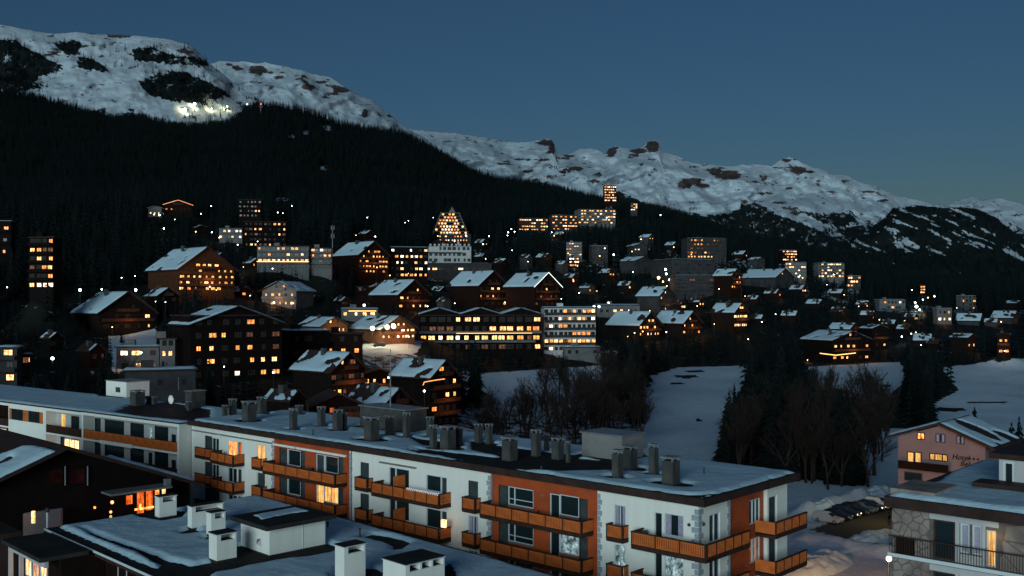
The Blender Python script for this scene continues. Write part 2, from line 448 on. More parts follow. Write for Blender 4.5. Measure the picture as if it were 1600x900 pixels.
mtA = mountain("ski_hill", "snowy ski hill with dark tree groups above the left forest",
    [(-500, -10), (-100, 30), (0, 38), (30, 44), (60, 50), (85, 53), (110, 51), (125, 50), (160, 54), (200, 55), (230, 57), (262, 61), (290, 68), (305, 76), (325, 98), (345, 112), (365, 130), (392, 147), (430, 175), (480, 215)],
    3700, 3.2, 190, seed=4, relief=110, sc_=260, jag=2.5, rocks=[(185, 57, 20, 3), (290, 80, 14, 5), (130, 72, 10, 2)],
    woods=[[(-500, 60), (0, 62), (25, 62), (35, 72), (50, 78), (60, 82), (75, 92), (95, 100), (100, 110), (60, 118), (60, 125), (75, 130), (0, 160), (-500, 160)],
           [(84, 68), (110, 62), (128, 64), (126, 78), (105, 88), (92, 76)],
           [(120, 92), (138, 88), (165, 104), (170, 112), (140, 112), (120, 104)],
           [(205, 78), (235, 72), (262, 84), (300, 88), (326, 96), (322, 104), (280, 102), (240, 96), (212, 96)],
           [(215, 125), (245, 118), (262, 112), (290, 110), (300, 118), (330, 130), (350, 140), (360, 150), (310, 164), (270, 158), (235, 150), (222, 138)]],
    wood_line=[(-500, 150), (0, 165), (90, 158), (140, 170), (190, 186), (260, 194), (350, 190), (400, 150), (480, 170)])
mtB = mountain("snowy_mountain", "snow mountain with brown rock bands behind the ski hill",
    [(250, 110), (330, 98), (350, 95), (375, 96), (405, 99), (410, 97), (440, 103), (470, 109), (500, 119), (515, 120), (530, 131), (555, 147), (580, 156), (600, 172), (620, 189), (640, 203), (665, 217), (700, 245), (760, 285)],
    5200, 5.0, 190, seed=31, relief=210, sc_=320, jag=4.5,
    rocks=[(403, 110, 12, 6, 1.5), (372, 106, 9, 4), (358, 101, 6, 2), (425, 114, 6, 2), (436, 121, 12, 2.5), (475, 120, 6, 3), (478, 129, 5, 3), (482, 136, 9, 4, 1.5), (500, 128, 9, 4), (520, 134, 12, 3), (535, 140, 12, 4, 1.5), (518, 146, 14, 3.5), (507, 152, 7, 2.5), (565, 146, 13, 2.5), (570, 178, 5, 7), (556, 161, 4, 2), (590, 158, 8, 2), (610, 180, 6, 3), (420, 136, 8, 6), (398, 128, 10, 3), (625, 186, 7, 2.5)])
mtC = mountain("far_mountain_range", "long snow range with dark rock horns and forest on its lower flank",
    [(600, 195), (665, 205), (700, 207), (740, 212), (770, 217), (790, 222), (815, 223), (835, 221), (850, 217), (862, 217), (868, 230), (872, 240), (884, 243), (900, 234), (925, 231), (940, 238), (946, 244), (950, 233), (963, 228), (975, 230), (985, 235), (1004, 231), (1012, 222), (1025, 218), (1030, 220), (1035, 238), (1060, 244), (1085, 255), (1110, 257), (1150, 259), (1180, 256), (1205, 260), (1218, 250), (1233, 246), (1248, 251), (1270, 262), (1292, 266), (1300, 273), (1324, 273), (1340, 284), (1370, 292), (1400, 304), (1440, 315), (1475, 322), (1520, 330), (1600, 355), (1700, 400)],
    7500, 7.5, 250, seed=52, relief=380, sc_=520, nv=130, jag=4.5,
    rocks=[(1020, 229, 9, 8, 1.5), (998, 236, 13, 3, 1.5), (955, 238, 7, 6, 1.5), (962, 231, 6, 2), (990, 243, 8, 3), (1003, 257, 5, 4), (853, 223, 10, 4, 1.5), (863, 226, 4, 7, 1.5), (862, 236, 8, 5), (888, 244, 10, 2), (1080, 283, 14, 4, 1.5), (1070, 289, 11, 4, 1.5), (1098, 290, 10, 3, 1.5), (1093, 281, 8, 2), (1118, 268, 8, 5, 1.5), (1138, 274, 16, 6, 1.5), (1125, 262, 6, 2), (1194, 277, 8, 5), (1180, 284, 5, 2), (1248, 266, 10, 5, 1.5), (1228, 251, 9, 3), (1262, 268, 9, 3), (1282, 283, 7, 2), (1320, 283, 9, 2.5), (1215, 262, 9, 2), (1265, 278, 9, 2), (1380, 314, 9, 3), (1290, 300, 16, 1.5), (1230, 294, 8, 2),
           (820, 249, 22, 2.2), (855, 250, 20, 2.2), (880, 247, 12, 3), (885, 268, 14, 4), (902, 264, 12, 4), (935, 273, 9, 3), (930, 283, 11, 3), (826, 268, 10, 3), (860, 276, 12, 2.5), (855, 287, 14, 2.5), (835, 281, 8, 3), (790, 256, 12, 1.5), (870, 262, 12, 1.5), (1195, 302, 22, 2.0), (1216, 317, 14, 2.5), (1235, 325, 14, 3), (1165, 315, 8, 4), (1245, 333, 10, 3), (1360, 300, 20, 1.5)],
    woods=[[(820, 285), (850, 290), (880, 300), (920, 310), (960, 318), (960, 360), (820, 340)], [(960, 296), (985, 305), (1005, 318), (1000, 330), (960, 320)],
           [(1040, 352), (1100, 338), (1150, 328), (1165, 316), (1185, 318), (1225, 338), (1262, 352), (1330, 385), (1330, 430), (1040, 430)], [(1250, 330), (1290, 335), (1330, 328), (1345, 345), (1320, 355), (1290, 352)]],
    wood_line=[(600, 300), (900, 315), (1000, 325), (1060, 330), (1100, 345), (1150, 355), (1230, 372), (1290, 372), (1340, 352), (1400, 345), (1460, 340), (1700, 380)])
mtD = mountain("distant_peaks", "pale distant snow peaks at the right edge",
    [(1380, 345), (1440, 330), (1475, 322), (1500, 312), (1518, 305), (1532, 313), (1550, 311), (1562, 309), (1580, 314), (1600, 319), (1700, 335), (1900, 330), (2300, 360)],
    11000, 12.0, 160, seed=77, relief=340, sc_=700, nv=60, rocks=[(1560, 330, 10, 1.5), (1590, 336, 14, 1.5)])
mtE = mountain("wooded_ridge", "dark wooded ridge with snow streaks above the valley on the right",
    [(1330, 380), (1380, 342), (1395, 325), (1430, 320), (1475, 325), (1500, 323), (1530, 327), (1556, 340), (1570, 352), (1590, 365), (1620, 385), (1800, 440), (2300, 470)],
    4800, 4.6, 190, seed=91, relief=110, sc_=420, nv=80, jag=3,
    woods=[[(1330, 330), (1480, 318), (1530, 325), (1575, 345), (1620, 380), (2300, 470), (2300, 700), (1300, 700)]], wood_line=[(1330, 345), (2300, 470)], streaks=0.56, wdn=0.95)
mtF = mountain("dark_valley_side", "dark forested valley side rising behind the town on the right",
    [(900, 330), (1000, 340), (1040, 350), (1100, 362), (1160, 372), (1240, 388), (1300, 396), (1380, 396), (1460, 400), (1540, 405), (1600, 412), (1700, 420), (2300, 480)],
    3600, 4.0, 160, seed=99, relief=80, sc_=300, nv=60, jag=4,
    woods=[[(800, 200), (2400, 200), (2400, 900), (800, 900)]], streaks=0.74, wdn=1.2)
# ---------------------------------------------------------------- shared materials for the buildings
w_ = NT("white_render"); _q = w_.obj()
_st = w_.ramp(w_.noise(0.9, 6, 0.65, w_.mapping(_q, (1.6, 1.6, 0.12))), [(0.38, 0.0), (0.72, 1.0)])
_bl = w_.noise(0.35, 6, 0.6, _q)
w_.color(w_.mix(w_.math('MULTIPLY', _st, w_.math('MULTIPLY', _bl, 0.5)), (0.83, 0.80, 0.745), (0.56, 0.545, 0.51))); w_.rough(0.9)
w_.b.inputs["Specular IOR Level"].default_value = 0.2; w_.bump(w_.noise(9, 4, 0.6, _q), 0.2, 0.01)
M_WHITE = w_.mat
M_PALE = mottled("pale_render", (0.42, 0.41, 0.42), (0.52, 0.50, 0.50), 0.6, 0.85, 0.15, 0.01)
M_PINK = mottled("pink_render", (0.20, 0.13, 0.14), (0.25, 0.165, 0.165), 0.5, 0.85, 0.15, 0.01)
M_GREYWALL = mottled("grey_render", (0.16, 0.15, 0.15), (0.24, 0.23, 0.23), 0.5, 0.85, 0.15, 0.01)
M_CONC = mottled("chimney_concrete", (0.045, 0.046, 0.046), (0.085, 0.08, 0.078), 1.6, 0.9, 0.3, 0.01)
M_CAP = mottled("chimney_cap_metal", (0.12, 0.125, 0.13), (0.30, 0.30, 0.31), 4, 0.5, 0.1, 0.003)
M_MEMBRANE = mottled("roof_membrane", (0.022, 0.021, 0.021), (0.045, 0.042, 0.04), 0.7, 0.9, 0.3, 0.01)
M_FASCIA = mottled("dark_fascia", (0.030, 0.018, 0.016), (0.055, 0.034, 0.03), 1.2, 0.6, 0.1, 0.004)
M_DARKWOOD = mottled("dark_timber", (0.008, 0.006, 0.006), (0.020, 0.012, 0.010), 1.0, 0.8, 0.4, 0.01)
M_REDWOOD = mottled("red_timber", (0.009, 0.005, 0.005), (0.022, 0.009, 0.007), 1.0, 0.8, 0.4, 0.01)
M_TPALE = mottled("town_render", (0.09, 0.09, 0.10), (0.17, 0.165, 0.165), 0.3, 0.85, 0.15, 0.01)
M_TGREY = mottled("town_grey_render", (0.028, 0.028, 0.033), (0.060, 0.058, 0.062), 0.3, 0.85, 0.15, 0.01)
M_LITWOOD = mottled("lit_timber", (0.10, 0.045, 0.022), (0.20, 0.085, 0.040), 0.8, 0.8, 0.4, 0.01)  # timber lightened: lamp glow on these walls is put into its colour
M_RAIL = mottled("rail_timber", (0.04, 0.018, 0.011), (0.09, 0.036, 0.02), 1.0, 0.8, 0.4, 0.01)
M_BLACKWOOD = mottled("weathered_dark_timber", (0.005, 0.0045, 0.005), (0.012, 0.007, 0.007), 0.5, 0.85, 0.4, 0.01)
M_QUOIN = mottled("quoin_stone", (0.26, 0.29, 0.33), (0.38, 0.41, 0.45), 3.0, 0.85, 0.3, 0.01)
M_METAL = mottled("grey_metal", (0.20, 0.21, 0.22), (0.32, 0.33, 0.34), 2.0, 0.45, 0.05, 0.002, metallic=0.5)
M_FRAME_W = mottled("white_window_frame", (0.55, 0.58, 0.60), (0.64, 0.66, 0.68), 2.0, 0.5, 0.05, 0.002)
M_FRAME_D = mottled("dark_window_frame", (0.05, 0.03, 0.022), (0.09, 0.05, 0.035), 2.0, 0.6, 0.05, 0.002)
M_SHUTTER = mottled("grey_shutter", (0.035, 0.045, 0.05), (0.06, 0.075, 0.08), 2.0, 0.6, 0.1, 0.003)
M_CURTAIN_D = mottled("lilac_curtain", (0.28, 0.25, 0.34), (0.40, 0.36, 0.46), 5.0, 0.9, 0.3, 0.01)
M_STONE = mottled("facing_stone", (0.13, 0.095, 0.085), (0.34, 0.27, 0.24), 0.8, 0.85, 0.6, 0.02, world_space=True)
M_MORTAR = mottled("mortar", (0.10, 0.085, 0.08), (0.16, 0.135, 0.125), 3.0, 0.95, 0.3, 0.01)

def plank_mat(name, c0, c1, c2, pitch=0.16, axis='z'):
    m = NT(name); o = m.obj()
    grain = m.noise(3.0, 6, 0.6, m.mapping(o, (0.35, 0.35, 6) if axis == 'z' else (6, 6, 0.35)))
    blotch = m.noise(0.45, 5, 0.6, o)
    col = m.mix(grain, c0, c1); col = m.mix(m.ramp(blotch, [(0.45, 0.0), (0.75, 0.8)]), col, c2)
    sx = m.n("ShaderNodeSeparateXYZ"); m.l(o, sx.inputs[0])
    fr = m.math('FRACT', m.math('DIVIDE', sx.outputs['Z' if axis == 'z' else 'X'], pitch))
    seam = m.ramp(fr, [(0.0, 0.0), (0.08, 1.0), (0.92, 1.0), (1.0, 0.0)])
    m.color(m.mix(seam, (c0[0] * 0.35, c0[1] * 0.35, c0[2] * 0.35), col)); m.rough(0.65)
    m.bump(seam, 0.5, 0.01)
    return m.mat
M_CLAD = plank_mat("orange_timber_cladding", (0.36, 0.052, 0.010), (0.58, 0.095, 0.018), (0.24, 0.036, 0.010))
M_PANEL = mottled("balcony_timber", (0.42, 0.085, 0.018), (0.70, 0.17, 0.036), 1.3, 0.6, 0.3, 0.004)
M_BALCGAP = mottled("balcony_gap_shade", (0.10, 0.025, 0.010), (0.16, 0.04, 0.015), 1.5, 0.7, 0.1, 0.004)  # shade in the slat gaps, put into the backing board's colour
M_BALC = mottled("balcony_dark_timber", (0.035, 0.018, 0.014), (0.06, 0.03, 0.022), 1.5, 0.6, 0.1, 0.004)

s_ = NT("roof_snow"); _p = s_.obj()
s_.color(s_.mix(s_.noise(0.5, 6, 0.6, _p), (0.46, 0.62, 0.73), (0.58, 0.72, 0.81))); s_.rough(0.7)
s_.b.inputs["Specular IOR Level"].default_value = 0.25
s_.bump(s_.noise(1.1, 10, 0.68, _p), 0.6, 0.2)
M_SNOW = s_.mat

gl = NT("dark_glass"); gl.color((0.010, 0.020, 0.024)); gl.rough(0.22); gl.b.inputs["Specular IOR Level"].default_value = 0.35
gl.bump(gl.noise(0.7, 2, 0.5, gl.obj()), 0.05, 0.02)
M_GLASS = gl.mat

def lit_glass(name, lo, hi, strength, scale=2.2, stripes=0.0, sampled=False, spread=0.7):
    m = NT(name); o = m.pos()
    n = m.noise(scale, 4, 0.7, m.mapping(o, (1, 1, 0.8)))
    if stripes:
        st = m.noise(stripes, 3, 0.6, m.mapping(o, (1, 1, 0.08)))
        n = m.math('ADD', m.math('MULTIPLY', n, 0.45), m.math('MULTIPLY', st, 0.55))
    f = m.ramp(n, [(0.34, 0.0), (0.66, 1.0)])
    col = m.mix(f, lo, hi)
    r = m.math('ADD', m.math('MULTIPLY', m.rand(), spread), 1.0 - spread * 0.5)
    m.l(col, m.b.inputs["Emission Color"])
    m.l(m.math('MULTIPLY', m.math('ADD', m.math('MULTIPLY', f, 0.8), 0.3), m.math('MULTIPLY', r, strength)), m.b.inputs["Emission Strength"])
    m.color((0.03, 0.02, 0.015)); m.rough(0.3)
    if not sampled: m.mat.cycles.emission_sampling = 'NONE'
    return m.mat
M_LIT = {
    'orange': lit_glass("lit_window_orange", (0.75, 0.11, 0.012), (1.0, 0.46, 0.11), 3.0),
    'amber': lit_glass("lit_window_amber", (0.9, 0.24, 0.03), (1.0, 0.66, 0.28), 3.8),
    'white': lit_glass("lit_window_white", (0.8, 0.42, 0.18), (1.0, 0.92, 0.75), 4.2),
    'dim': lit_glass("lit_window_dim", (0.10, 0.028, 0.012), (0.34, 0.13, 0.06), 0.9),
    'red': lit_glass("lit_window_red", (0.5, 0.02, 0.004), (1.0, 0.22, 0.02), 1.6, 3.0, 3.0),
    'curtain': lit_glass("lit_curtain_yellow", (0.75, 0.26, 0.03), (1.0, 0.62, 0.20), 1.5, 1.5, 6.0, spread=0.3),
    'blue': lit_glass("lit_window_blue", (0.02, 0.05, 0.06), (0.55, 0.80, 0.85), 0.9, 2.6, spread=0.2),
}
M_BULB_W = emitter("lamp_cool_white", (0.85, 1.0, 0.92), 14.0, sampled=False)
M_BULB_Y = emitter("lamp_warm_yellow", (1.0, 0.62, 0.22), 10.0, sampled=False)
M_BULB_G = emitter("lamp_sodium_core", (1.0, 0.86, 0.60), 10.0, sampled=False)
M_BULB_R = emitter("lamp_red", (1.0, 0.05, 0.03), 12.0, sampled=False)
M_FAIRY = emitter("fairy_lights", (0.75, 0.85, 1.0), 1.0, sampled=False)
M_STRIP_W = emitter("light_strip_white", (0.90, 1.0, 0.90), 2.0, sampled=False)
M_STRIP_Y = emitter("light_strip_yellow", (1.0, 0.58, 0.16), 2.2, sampled=False)
M_STRIP_R = emitter("light_strip_orange", (1.0, 0.34, 0.10), 2.0, sampled=False)

def point(loc, color, power, radius=0.3, name="lamp_or_glow_light"):
    d = bpy.data.lights.new(name, 'POINT'); d.energy = power; d.color = color; d.shadow_soft_size = radius
    o = bpy.data.objects.new(name, d); COL.objects.link(o); o.location = loc
    return o

# ---------------------------------------------------------------- local frames
class Frame:
    """x runs along d (world xy), y = outward normal, z up; origin o"""
    def __init__(s, o, d):
        s.o = Vector((o[0], o[1])); s.d = Vector(d).normalized(); s.n = Vector((-s.d.y, s.d.x))
        s.rz = math.atan2(s.d.y, s.d.x)
    def w(s, x, y): return s.o + s.d * x + s.n * y
    def x_at(s, u, y):
        a = (u - 800) / F; b = s.o + s.n * y
        return (a * b.y - b.x) / (s.d.x - a * s.d.y)
    def y_at(s, u, x):
        a = (u - 800) / F; b = s.o + s.d * x
        return (a * b.y - b.x) / (s.n.x - a * s.n.y)
    def z_at(s, v, x, y): return ZC - (v - HV) / F * s.w(x, y).y
    def on_plane(s, u, v, z):
        Y = (ZC - z) * F / (v - HV); p = Vector(((u - 800) / F * Y, Y)) - s.o
        return p.dot(s.d), p.dot(s.n)

def wall_cells(mb, x0, x1, z0, z1, y0, y1, holes, mi=0, swap=None):
    """wall in the x,z plane between y0 and y1, with rectangular openings left free"""
    xs = sorted({x0, x1} | {min(max(h[k], x0), x1) for h in holes for k in (0, 1)})
    zs = sorted({z0, z1} | {min(max(h[k], z0), z1) for h in holes for k in (2, 3)})
    for a, b in zip(xs[:-1], xs[1:]):
        run = None
        for c, d in zip(zs[:-1], zs[1:]):
            mx, mz = (a + b) / 2, (c + d) / 2
            solid = not any(h[0] < mx < h[1] and h[2] < mz < h[3] for h in holes)
            if solid:
                run = (run[0], d) if run else (c, d)
            if (not solid) and run: cell(mb, a, b, y0, y1, run[0], run[1], mi, swap); run = None
        if run: cell(mb, a, b, y0, y1, run[0], run[1], mi, swap)
def cell(mb, a, b, y0, y1, z0, z1, mi, swap):
    if swap: mb.box(y0, y1, a, b, z0, z1, mi)
    else: mb.box(a, b, y0, y1, z0, z1, mi)

def window(parent, x0, x1, z0, z1, y, glass, frame=None, mull=(), bars=(), fw=0.07, back=0.0, swap=False, curtain=None, dy=1):
    """window part: frame mesh, with a pane child set back inside the opening; dy is the outward sense"""
    frame = frame or M_FRAME_W
    ya, yb = y - 0.06 * dy, y + 0.03 * dy; ya, yb = min(ya, yb), max(ya, yb)
    mb = MB()
    def bx(a, b, c, d, p=ya, q=yb, mi=0):
        if swap: mb.box(p, q, a, b, c, d, mi)
        else: mb.box(a, b, p, q, c, d, mi)
    bx(x0, x0 + fw, z0, z1); bx(x1 - fw, x1, z0, z1); bx(x0 + fw, x1 - fw, z1 - fw, z1); bx(x0 + fw, x1 - fw, z0, z0 + fw)
    for m in mull:
        xm = x0 + (x1 - x0) * m; bx(xm - fw * 0.6, xm + fw * 0.6, z0 + fw, z1 - fw, ya + 0.005, yb - 0.005)
    for m in bars:
        zm = z0 + (z1 - z0) * m; bx(x0 + fw, x1 - fw, zm - fw * 0.4, zm + fw * 0.4, ya + 0.012, yb - 0.012)
    w = mb.build("window", frame, parent)
    mb = MB(); p = y - 0.05 * dy
    if swap: mb.quad((p, x0 + fw * .5, z0 + fw * .5), (p, x1 - fw * .5, z0 + fw * .5), (p, x1 - fw * .5, z1 - fw * .5), (p, x0 + fw * .5, z1 - fw * .5))
    else: mb.quad((x0 + fw * .5, p, z0 + fw * .5), (x1 - fw * .5, p, z0 + fw * .5), (x1 - fw * .5, p, z1 - fw * .5), (x0 + fw * .5, p, z1 - fw * .5))
    mb.build("pane", glass, w)
    if curtain is not None:
        mb = MB(); n = 10
        for side in (0, 1):
            a = x0 + fw if side == 0 else x1 - fw - (x1 - x0) * 0.28
            b = a + (x1 - x0) * 0.28
            q = y - 0.04 * dy
            for k in range(n):
                xa = a + (b - a) * k / n; xb = a + (b - a) * (k + 1) / n; off = 0.012 * (k % 2) * dy
                if swap: mb.quad((q + off, xa, z0 + fw), (q + 0.012 * dy - off, xb, z0 + fw), (q + 0.012 * dy - off, xb, z1 - fw), (q + off, xa, z1 - fw))
                else: mb.quad((xa, q + off, z0 + fw), (xb, q + 0.012 * dy - off, z0 + fw), (xb, q + 0.012 * dy - off, z1 - fw), (xa, q + off, z1 - fw))
        mb.build("curtain", curtain, w)
    return w

def _panel_mesh():
    mb = MB()
    mb.box(0, 1, -0.02, 0.0, 0, 1, 1)
    for a, b, c, d in ((0, .05, 0, 1), (.95, 1, 0, 1), (.05, .95, 0, .1), (.05, .95, .9, 1)): mb.box(a, b, 0.0, 0.035, c, d)
    for k in range(9):
        x = 0.085 + k * 0.0955
        mb.box(x, x + 0.070, 0.0, 0.022, 0.10, 0.90, 0)
    return mb.mesh("balcony_panel", [M_PANEL, M_BALCGAP])
PANEL_ME = _panel_mesh()

def balcony(parent, x0, x1, depth, zf, n, h=0.98, side='both', y0=0.0, swap=False, frontdir=1, nside=1, slab_mat=None, solid=None):
    """dark timber balcony (slab, posts, rails) with one child per orange panel. Runs along x, or along y when swap."""
    mb = MB(); yo = y0 + depth * frontdir
    def bx(a, b, p, q, c, d):
        p, q = min(p, q), max(p, q)
        if swap: mb.box(p, q, a, b, c, d)
        else: mb.box(a, b, p, q, c, d)
    bx(x0, x1, y0 + 0.02 * frontdir, yo, zf - 0.22, zf - 0.02)
    pw = 0.11
    step = (x1 - x0 - pw) / n
    bx(x0, x1, yo - 0.09 * frontdir, yo + 0.03 * frontdir, zf - 0.02, zf + 0.10)
    bx(x0 - 0.02, x1 + 0.02, yo - 0.12 * frontdir, yo + 0.05 * frontdir, zf + h - 0.06, zf + h)
    for k in range(n + 1):
        a = x0 + k * step
        bx(a, a + pw, yo - 0.07 * frontdir, yo + 0.015 * frontdir, zf + 0.10, zf + h - 0.06)
    sides = {'both': (x0, x1), 'lo': (x0,), 'hi': (x1,), 'none': ()}[side]
    for xs in sides:
        s_in = 1 if xs == x0 else -1
        bx(min(xs, xs + s_in * 0.09), max(xs, xs + s_in * 0.09), y0 + 0.02 * frontdir, yo - 0.12 * frontdir, zf - 0.02, zf + 0.10)
        bx(min(xs, xs + s_in * 0.12), max(xs, xs + s_in * 0.12), y0 + 0.02 * frontdir, yo - 0.12 * frontdir, zf + h - 0.06, zf + h)
    b = mb.build("balcony", slab_mat or M_BALC, parent)
    zb, hh = zf + 0.12, h - 0.20
    for k in range(n):
        if swap:
            o = put("balcony_panel", PANEL_ME, b, (yo - 0.03 * frontdir, x0 + k * step + (pw if frontdir > 0 else step), zb), (0, 0, R(90) if frontdir < 0 else R(-90)), (step - pw, 1, hh))
            if frontdir < 0: o.location = (yo + 0.03, x0 + k * step + pw, zb); o.rotation_euler = (0, 0, R(90))
            else: o.location = (yo - 0.03, x0 + (k + 1) * step, zb); o.rotation_euler = (0, 0, R(-90))
        else:
            put("balcony_panel", PANEL_ME, b, (x0 + k * step + pw, yo - 0.03 * frontdir, zb), (0, 0, 0), (step - pw, 1, hh))
    for xs in sides:
        dy = abs(depth) - 0.22
        ss = dy / nside
        for j in range(nside):
            if swap: continue
            if xs == x0: put("balcony_panel", PANEL_ME, b, (xs + 0.03, y0 + 0.06 + j * ss, zb), (0, 0, R(90)), (ss - 0.05, 1, hh))
            else: put("balcony_panel", PANEL_ME, b, (xs - 0.03, y0 + 0.06 + (j + 1) * ss - 0.05, zb), (0, 0, R(-90)), (ss - 0.05, 1, hh))
    return b

def poly_sd(X, Y, poly):
    """signed distance to a polygon, negative inside"""
    d = np.full(X.shape, 1e9); n = len(poly)
    for i in range(n):
        ax, ay = poly[i]; bx, by = poly[(i + 1) % n]
        ex, ey = bx - ax, by - ay; L = ex * ex + ey * ey + 1e-9
        t = np.clip(((X - ax) * ex + (Y - ay) * ey) / L, 0, 1)
        d = np.minimum(d, np.hypot(X - ax - t * ex, Y - ay - t * ey))
    return np.where(in_poly(X, Y, poly), -d, d)

def snow_sheet(parent, x0, x1, y0, y1, z, res=0.25, bare=(), thick=0.22, edge=0.25, M=None, seed=1, ragged=0.35, name="snow_cover"):
    """snow lying on a roof plane: full thickness inside, rounding off to nothing at its rim and round bare patches"""
    nx = max(6, int((x1 - x0) / res)); ny = max(6, int((y1 - y0) / res))
    X, Y = np.meshgrid(np.linspace(x0, x1, nx), np.linspace(y0, y1, ny))
    wob = (fbm(X / 1.3, Y / 1.3, 4, seed) - 0.5) * 2 * ragged
    sd = np.minimum(np.minimum(X - x0, x1 - X), np.minimum(Y - y0, y1 - Y)) - edge * 0.4 - np.abs(wob)
    for p in bare:
        if callable(p): sd = np.minimum(sd, p(X, Y) + wob)
        else: sd = np.minimum(sd, poly_sd(X, Y, p) + wob)
    h = thick * (1 - (1 - np.clip(sd / edge, 0, 1)) ** 2) * (0.6 + 0.8 * fbm(X / 2.2, Y / 2.2, 4, seed + 5))
    h = np.where(sd < 0, -0.05, h)
    keep = ((h[:-1, :-1] > 0) | (h[1:, :-1] > 0) | (h[:-1, 1:] > 0) | (h[1:, 1:] > 0))
    if not keep.any(): return None
    Z = z + h
    if M is not None:
        A = np.array(M); P3 = np.stack([X, Y, Z, np.ones_like(X)], -1) @ A.T
        X, Y, Z = P3[..., 0], P3[..., 1], P3[..., 2]
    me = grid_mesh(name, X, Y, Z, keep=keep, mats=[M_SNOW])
    return put(name, me, parent)

def disc(cx, cy, r, k=1.0, ang=0.0):
    def f(X, Y):
        c, s = math.cos(ang), math.sin(ang)
        a = (X - cx) * c + (Y - cy) * s; b = -(X - cx) * s + (Y - cy) * c
        return np.hypot(a / k, b) - r
    return f

def chimney_meshes():
    out = []
    for kind in range(2):
        body = MB(); body.box(-.5, .5, -.5, .5, 0, 0.86)
        cap = MB()
        for x, y in ((-.42, -.42), (.42, -.42), (-.42, .42), (.42, .42)): cap.box(x - .07, x + .07, y - .07, y + .07, 0.86, 0.95)
        if kind == 0: cap.box(-.58, .58, -.58, .58, 0.95, 1.0)
        else:
            cap.box(-.56, -.02, -.56, .56, 0.95, 0.99); cap.box(.06, .56, -.56, .56, 0.95, 0.99)
        out.append((body.mesh("chimney", M_CONC), cap.mesh("chimney_cap", M_CAP)))
    return out
CHIM = chimney_meshes()
def roof_chimney(parent, fr, u0, u1, vt, vb, z, k=0, aspect=1.0):
    """concrete flue standing on the roof plane at photo columns u0..u1"""
    uc = (u0 + u1) / 2; x, y = fr.on_plane(uc, vb - 1.0, z)
    Y = fr.w(x, y).y; wd = (u1 - u0) * Y / F / (0.72 + 0.70 * aspect); h = (vb - vt) * Y / F
    y += wd * 0.4 * 0 ; 
    b = put("chimney", CHIM[k][0], parent, (x, y - wd * 0.5, z - 0.05), None, (wd, wd * aspect, h + 0.05))
    put("chimney_cap", CHIM[k][1], b)
    return x, y - wd * 0.5, wd
